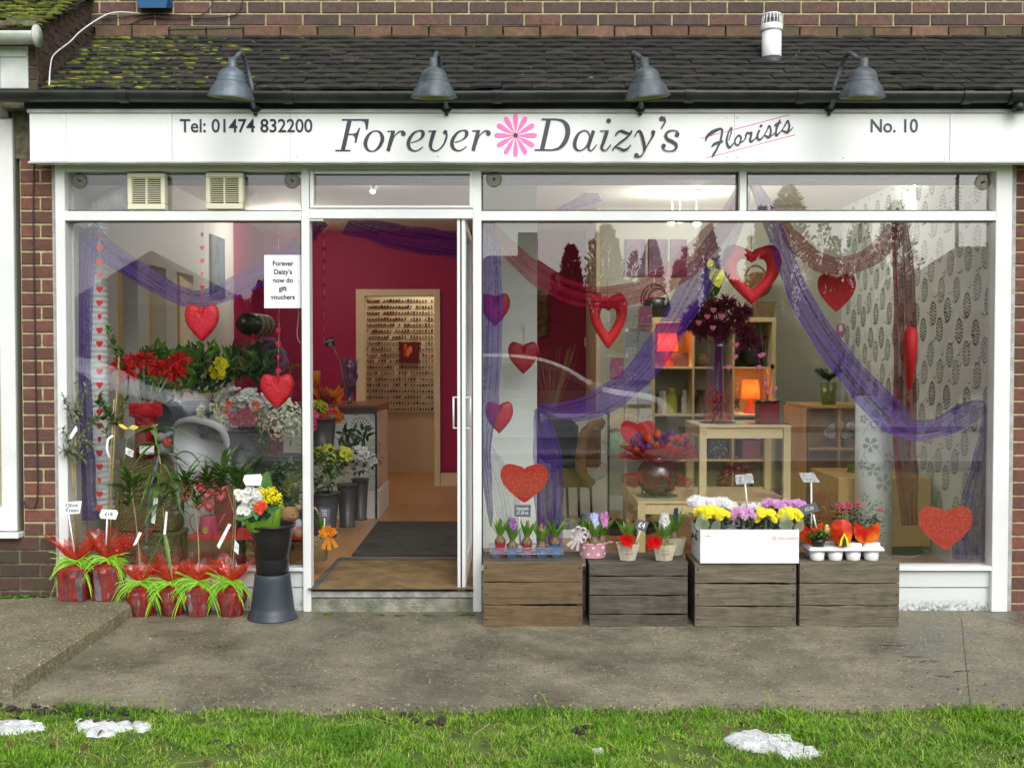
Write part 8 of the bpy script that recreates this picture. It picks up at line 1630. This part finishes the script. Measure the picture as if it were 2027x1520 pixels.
# ================================================================ ACROSS THE ROAD (seen mirrored in the glass)
r = random.Random(5)
def mir(u, v, d): return V(((u-1013.5)/F*d, -(d-D0), CZ+(703-v)/F*d))       # what the glass mirrors at pixel (u, v), d metres of path
CON1 = mat("conifer_green", srgb(40, 56, 30), .8, srgb(66, 84, 42), 1.5, isl=.35); BARK = mat("bark", (.08, .06, .045), .9)
def conifer(u, vt, d, wpx, lab, ht=None):
    top = mir(u, vt, d); base = V((top.x, top.y, -.05)); H = top.z+.05; k = d/F; Wd = wpx*k*.62; t = thing("conifer_tree", lab, "conifer", tuple(base), "conifers across the road"); m = MB(); m.tube([base, base+UZ*H*.5, top-UZ*.1], [.16, .1, .02], 8); build(m, "trunk", BARK, t); m = MB()
    lobes = [(0, 1.0, 1)]+[(r.uniform(-.9, .9), r.uniform(.6, .95), r.uniform(.2, .45)) for _ in range(7)]
    for i in range(8500):
        lx, lh, lw = r.choice(lobes) if r.random() < .6 else lobes[0]; q = r.random()**.8; z = H*(.05+q*(lh-.05)); rad = Wd*lw*(1-q)**.55*(1+.3*mnoise.noise(V((z*1.5, u*.1, lx*9)))); a = r.random()*6.28; rr = rad*r.uniform(.45, 1.05)
        p = base+V((lx*Wd*(1 if lw < 1 else 0)+math.cos(a)*rr, math.sin(a)*rr, z)); dd = V((math.cos(a)*.7, math.sin(a)*.7, r.uniform(.3, 1.5))); L = r.uniform(.07, .2); sd = dd.cross(V((r.random()-.5, r.random()-.5, .2))).normalized()*L*.2; dd = dd.normalized()*L; m.add([p, p+dd*.5-sd, p+dd, p+dd*.5+sd], [(0, 1, 2, 3)])
    build(m, "crown", CON1, t)
for a in ((1200, 452, 31, 110, "conifer mirrored left of the open heart"), (1130, 490, 33, 70, "low conifer mirrored over the magenta wall"), (1290, 480, 34, 70, "small conifer mirrored over the canvases"), (1398, 440, 32, 80, "slim conifer mirrored under the brightest spotlight"), (1560, 375, 31, 150, "tallest conifer mirrored above the large open heart"), (1508, 415, 33, 60, "thin conifer mirrored beside the tallest one"), (1700, 450, 32, 110, "conifer mirrored over the flat hanging heart"), (1772, 405, 31, 130, "broad conifer mirrored over the dark red organza panel"), (1640, 500, 34, 70, "short conifer between the broad ones"), (1345, 520, 35, 60, "short conifer between the slim ones"), (575, 540, 34, 90, "conifer mirrored beside the gift voucher notice"), (520, 560, 36, 80, "low conifer mirrored left of the notice"), (470, 590, 38, 70, "lowest conifer at the left end of the row"), (1240, 560, 36, 160, "bushy low conifer behind the car"), (1450, 560, 36, 160, "wide low conifer in the middle of the row"), (1830, 560, 36, 90, "low conifer by the right-hand house")): conifer(*a)
HB = mat("house_brick", srgb(120, 84, 70), .9, srgb(140, 100, 84), 6); HR = mat("house_roof", srgb(70, 62, 58), .8, srgb(92, 80, 72), 4, stretch=(1, 4, 4)); HW = mat("house_window_glass", (.05, .06, .07), .1); HF = mat("house_white", (.7, .7, .7), .5)
def house(u0, u1, vr, ve, d, lab, ridge=(0, 1), dep=8, chim=None):
    a = mir(u0, ve, d); b = mir(u1, ve, d); zr = mir(u0, vr, d).z; x0, x1, y1 = a.x, b.x, a.y; y0 = y1-dep; ze = a.z; t = thing("house", lab, "house", ((x0+x1)/2, y1, -.05), "houses across the road"); m = MB(); m.box(x0, x1, y0, y1, -.06, ze); build(m, "wall", HB, t)
    m = MB(); e = .35; ra, rb_ = x0+(x1-x0)*ridge[0], x0+(x1-x0)*ridge[1]; ym = (y0+y1)/2; vs = [(x0-e, y1+e, ze-.1), (x1+e, y1+e, ze-.1), (x1+e, y0-e, ze-.1), (x0-e, y0-e, ze-.1), (ra, ym, zr), (rb_, ym, zr)]
    m.add(vs, [(0, 1, 5, 4), (2, 3, 4, 5), (0, 4, 3), (1, 2, 5), (0, 3, 2, 1)]); ro = build(m, "roof", HR, t)
    if chim: m = MB(); cx = x0+(x1-x0)*chim; m.box(cx-.4, cx+.4, ym-.4, ym+.4, zr-1, zr+.9); build(m, "chimney", HB, ro)
    n = max(2, int((x1-x0)/2.6))
    for i in range(n): cx = x0+(x1-x0)*(i+.5)/n; m = MB(); m.box(cx-.65, cx+.65, y1+.001, y1+.05, .9, 2.1); w1 = build(m, "window", HF, t); m = MB(); m.box(cx-.58, cx-.02, y1+.051, y1+.06, .97, 2.03); m.box(cx+.02, cx+.58, y1+.051, y1+.06, .97, 2.03); build(m, "pane", HW, w1)
house(145, 420, 475, 600, 42, "house with a pointed roof mirrored in the left window", (.28, .30), 9, None); house(880, 1150, 487, 580, 40, "house with flat ridge and chimney mirrored beside the door", (.3, .66), 8, .62); house(1835, 2150, 548, 612, 44, "low house mirrored at the right edge of the window", (.1, .9), 8, None); house(1860, 2300, 475, 560, 62, "distant house behind the low one", (.2, .8), 8, .5)
m = MB(); b_ = mir(1893, 703, 27); top = mir(1893, 352, 27); t = thing("street_lamp", "tall grey street lamp mirrored by the right transom pane", "street lamp", (b_.x, b_.y, -.05)); m.tube([V((b_.x, b_.y, -.05)), V((b_.x, b_.y, 1.2)), V((b_.x, b_.y, 1.3)), top], [.09, .09, .055, .045], 10); m.tube(smoothpath([top, top+V((.1, 0, .18)), top+V((.35, 0, .22))], 5), .035, 8); build(m, "column", mat("galvanised", (.3, .31, .3), .5), t); m = MB(); m.ball(top+V((.6, 0, .2)), .16, 0, 14, 8, .5, 1.9); build(m, "lantern", mat("lantern_amber", srgb(150, 120, 70), .4), t)
# low hedge band
m = MB()
m.box(-14.5, 13.5, -27.7, -27.1, -.06, 2.25)
for i in range(26000):
    x = r.uniform(-14.8, 13.8); h_ = 2.75+.55*mnoise.noise(V((x*.5, 0, 0)))+.4*mnoise.noise(V((x*1.9, 4, 0))); p = V((x, -27.4+r.uniform(-.6, .7), r.uniform(-.05, h_))); dd = V((r.uniform(-1, 1), r.uniform(-1, 1), r.uniform(.2, 1.3))).normalized()*r.uniform(.12, .34); sd = dd.cross(V((r.random()-.5, 1, .2))).normalized()*.06; m.add([p, p+dd*.5-sd, p+dd, p+dd*.5+sd], [(0, 1, 2, 3)])
build(m, "hedge", CON1, label="tall dark conifer hedge across the road", cat="hedge")
# cars
SIL = mat("silver_car_paint", srgb(242, 243, 244), .5); TYR = mat("tyre_rubber", (.02, .02, .02), .8); CGL = mat("car_glass", (.02, .025, .03), .03, spec=1); LAMPG = mat("headlamp_glass", (.7, .72, .75), .1, metal=.4)
def car(cx, cy, paint, lab):
    t = thing("parked_car", lab, "car", (cx, cy, -.05), "cars parked along the kerb"); W = .84
    prof = [(-2.0, .35), (-2.02, .75), (-1.95, .98), (-1.62, 1.34), (-.9, 1.44), (-.1, 1.43), (.45, 1.30), (1.05, .98), (1.75, .86), (1.98, .68), (2.02, .35)]; q = smoothpath(prof, 5); n = len(q); m = MB(); L = cx-0; secs = [(-1, 0), (-.93, .045), (-.5, .075), (0, .085), (.5, .075), (.93, .045), (1, 0)]; vs = []
    for s_, cr in secs:
        for x, z in q: wz = W*(1-.20*max(0, (z-.9)/.55)); tx = .93 if abs(s_) == 1 else 1; vs.append(V((cx+x*tx, cy+s_*wz, z-.05+cr*.5*(z > .8))))
    m.add(vs, [(i*n+j, i*n+j+1, (i+1)*n+j+1, (i+1)*n+j) for i in range(len(secs)-1) for j in range(n-1)]+[tuple(range(n)), tuple(range(6*n, 7*n))[::-1]], 0, True); m.box(cx-1.9, cx+1.9, cy-.7, cy+.7, .12, .36, 0); build(m, "body", paint, t)
    for sd in (1, -1):
        def wy(z): return cy+sd*(W*(1-.20*max(0, (z-.9)/.55))+.006)
        for pts in ([(-1.5, 1.0), (-1.35, 1.28), (-.45, 1.36), (-.4, 1.0)], [(-.34, 1.0), (-.39, 1.36), (-.05, 1.35), (.38, 1.24), (.86, .98)]): m = MB(); m.poly([V((cx+x, wy(z)+0, z-.05)) for x, z in pts]); build(m, "side_window", CGL, t)
        m = MB(); m.box(cx-.25, cx-.07, cy+sd*.845-.01, cy+sd*.845+.02, .80, .83, 0, .006); m.box(cx+.82, cx+.98, cy+sd*.86, cy+sd*.98, .93, 1.05, 0, .02); build(m, "handle_and_mirror", paint, t)
        for wx in (-1.28, 1.3):
            yy = cy+sd*.76; m = MB(); m.tube([V((cx+wx, yy-.09, .26)), V((cx+wx, yy+.1, .26))], .31, 28); wh = build(m, "wheel", TYR, t); m = MB(); m.tube([V((cx+wx, yy-.1, .26)), V((cx+wx, yy+.11, .26))], .2, 20); build(m, "rim", LAMPG, wh); 
            m = MB(); m.tube([V((cx+wx+math.cos(a)*.34, cy+sd*.853, .26+math.sin(a)*.34)) for a in [math.pi*i/12 for i in range(13)]], .03, 6); build(m, "wheel_arch", paint, t)
        m = MB(); m.ball(V((cx+1.86, cy+sd*.62, .62)), .12, 0, 12, 6, .8, 1, 1); build(m, "headlight", LAMPG, t)
    m = MB(); m.poly([V((cx+.5, cy-.6, 1.245)), V((cx+.5, cy+.6, 1.245)), V((cx+1.02, cy+.7, .965)), V((cx+1.02, cy-.7, .965))]); build(m, "windscreen", CGL, t)
c = mir(1115, 800, 14.6); car(c.x-.45, c.y-.8, SIL, "silver hatchback mirrored in the right-hand window"); car(c.x-7.2, c.y-.9, mat("pale_blue_car_paint", srgb(150, 158, 170), .25, metal=.6), "grey hatchback mirrored at the left of the window")
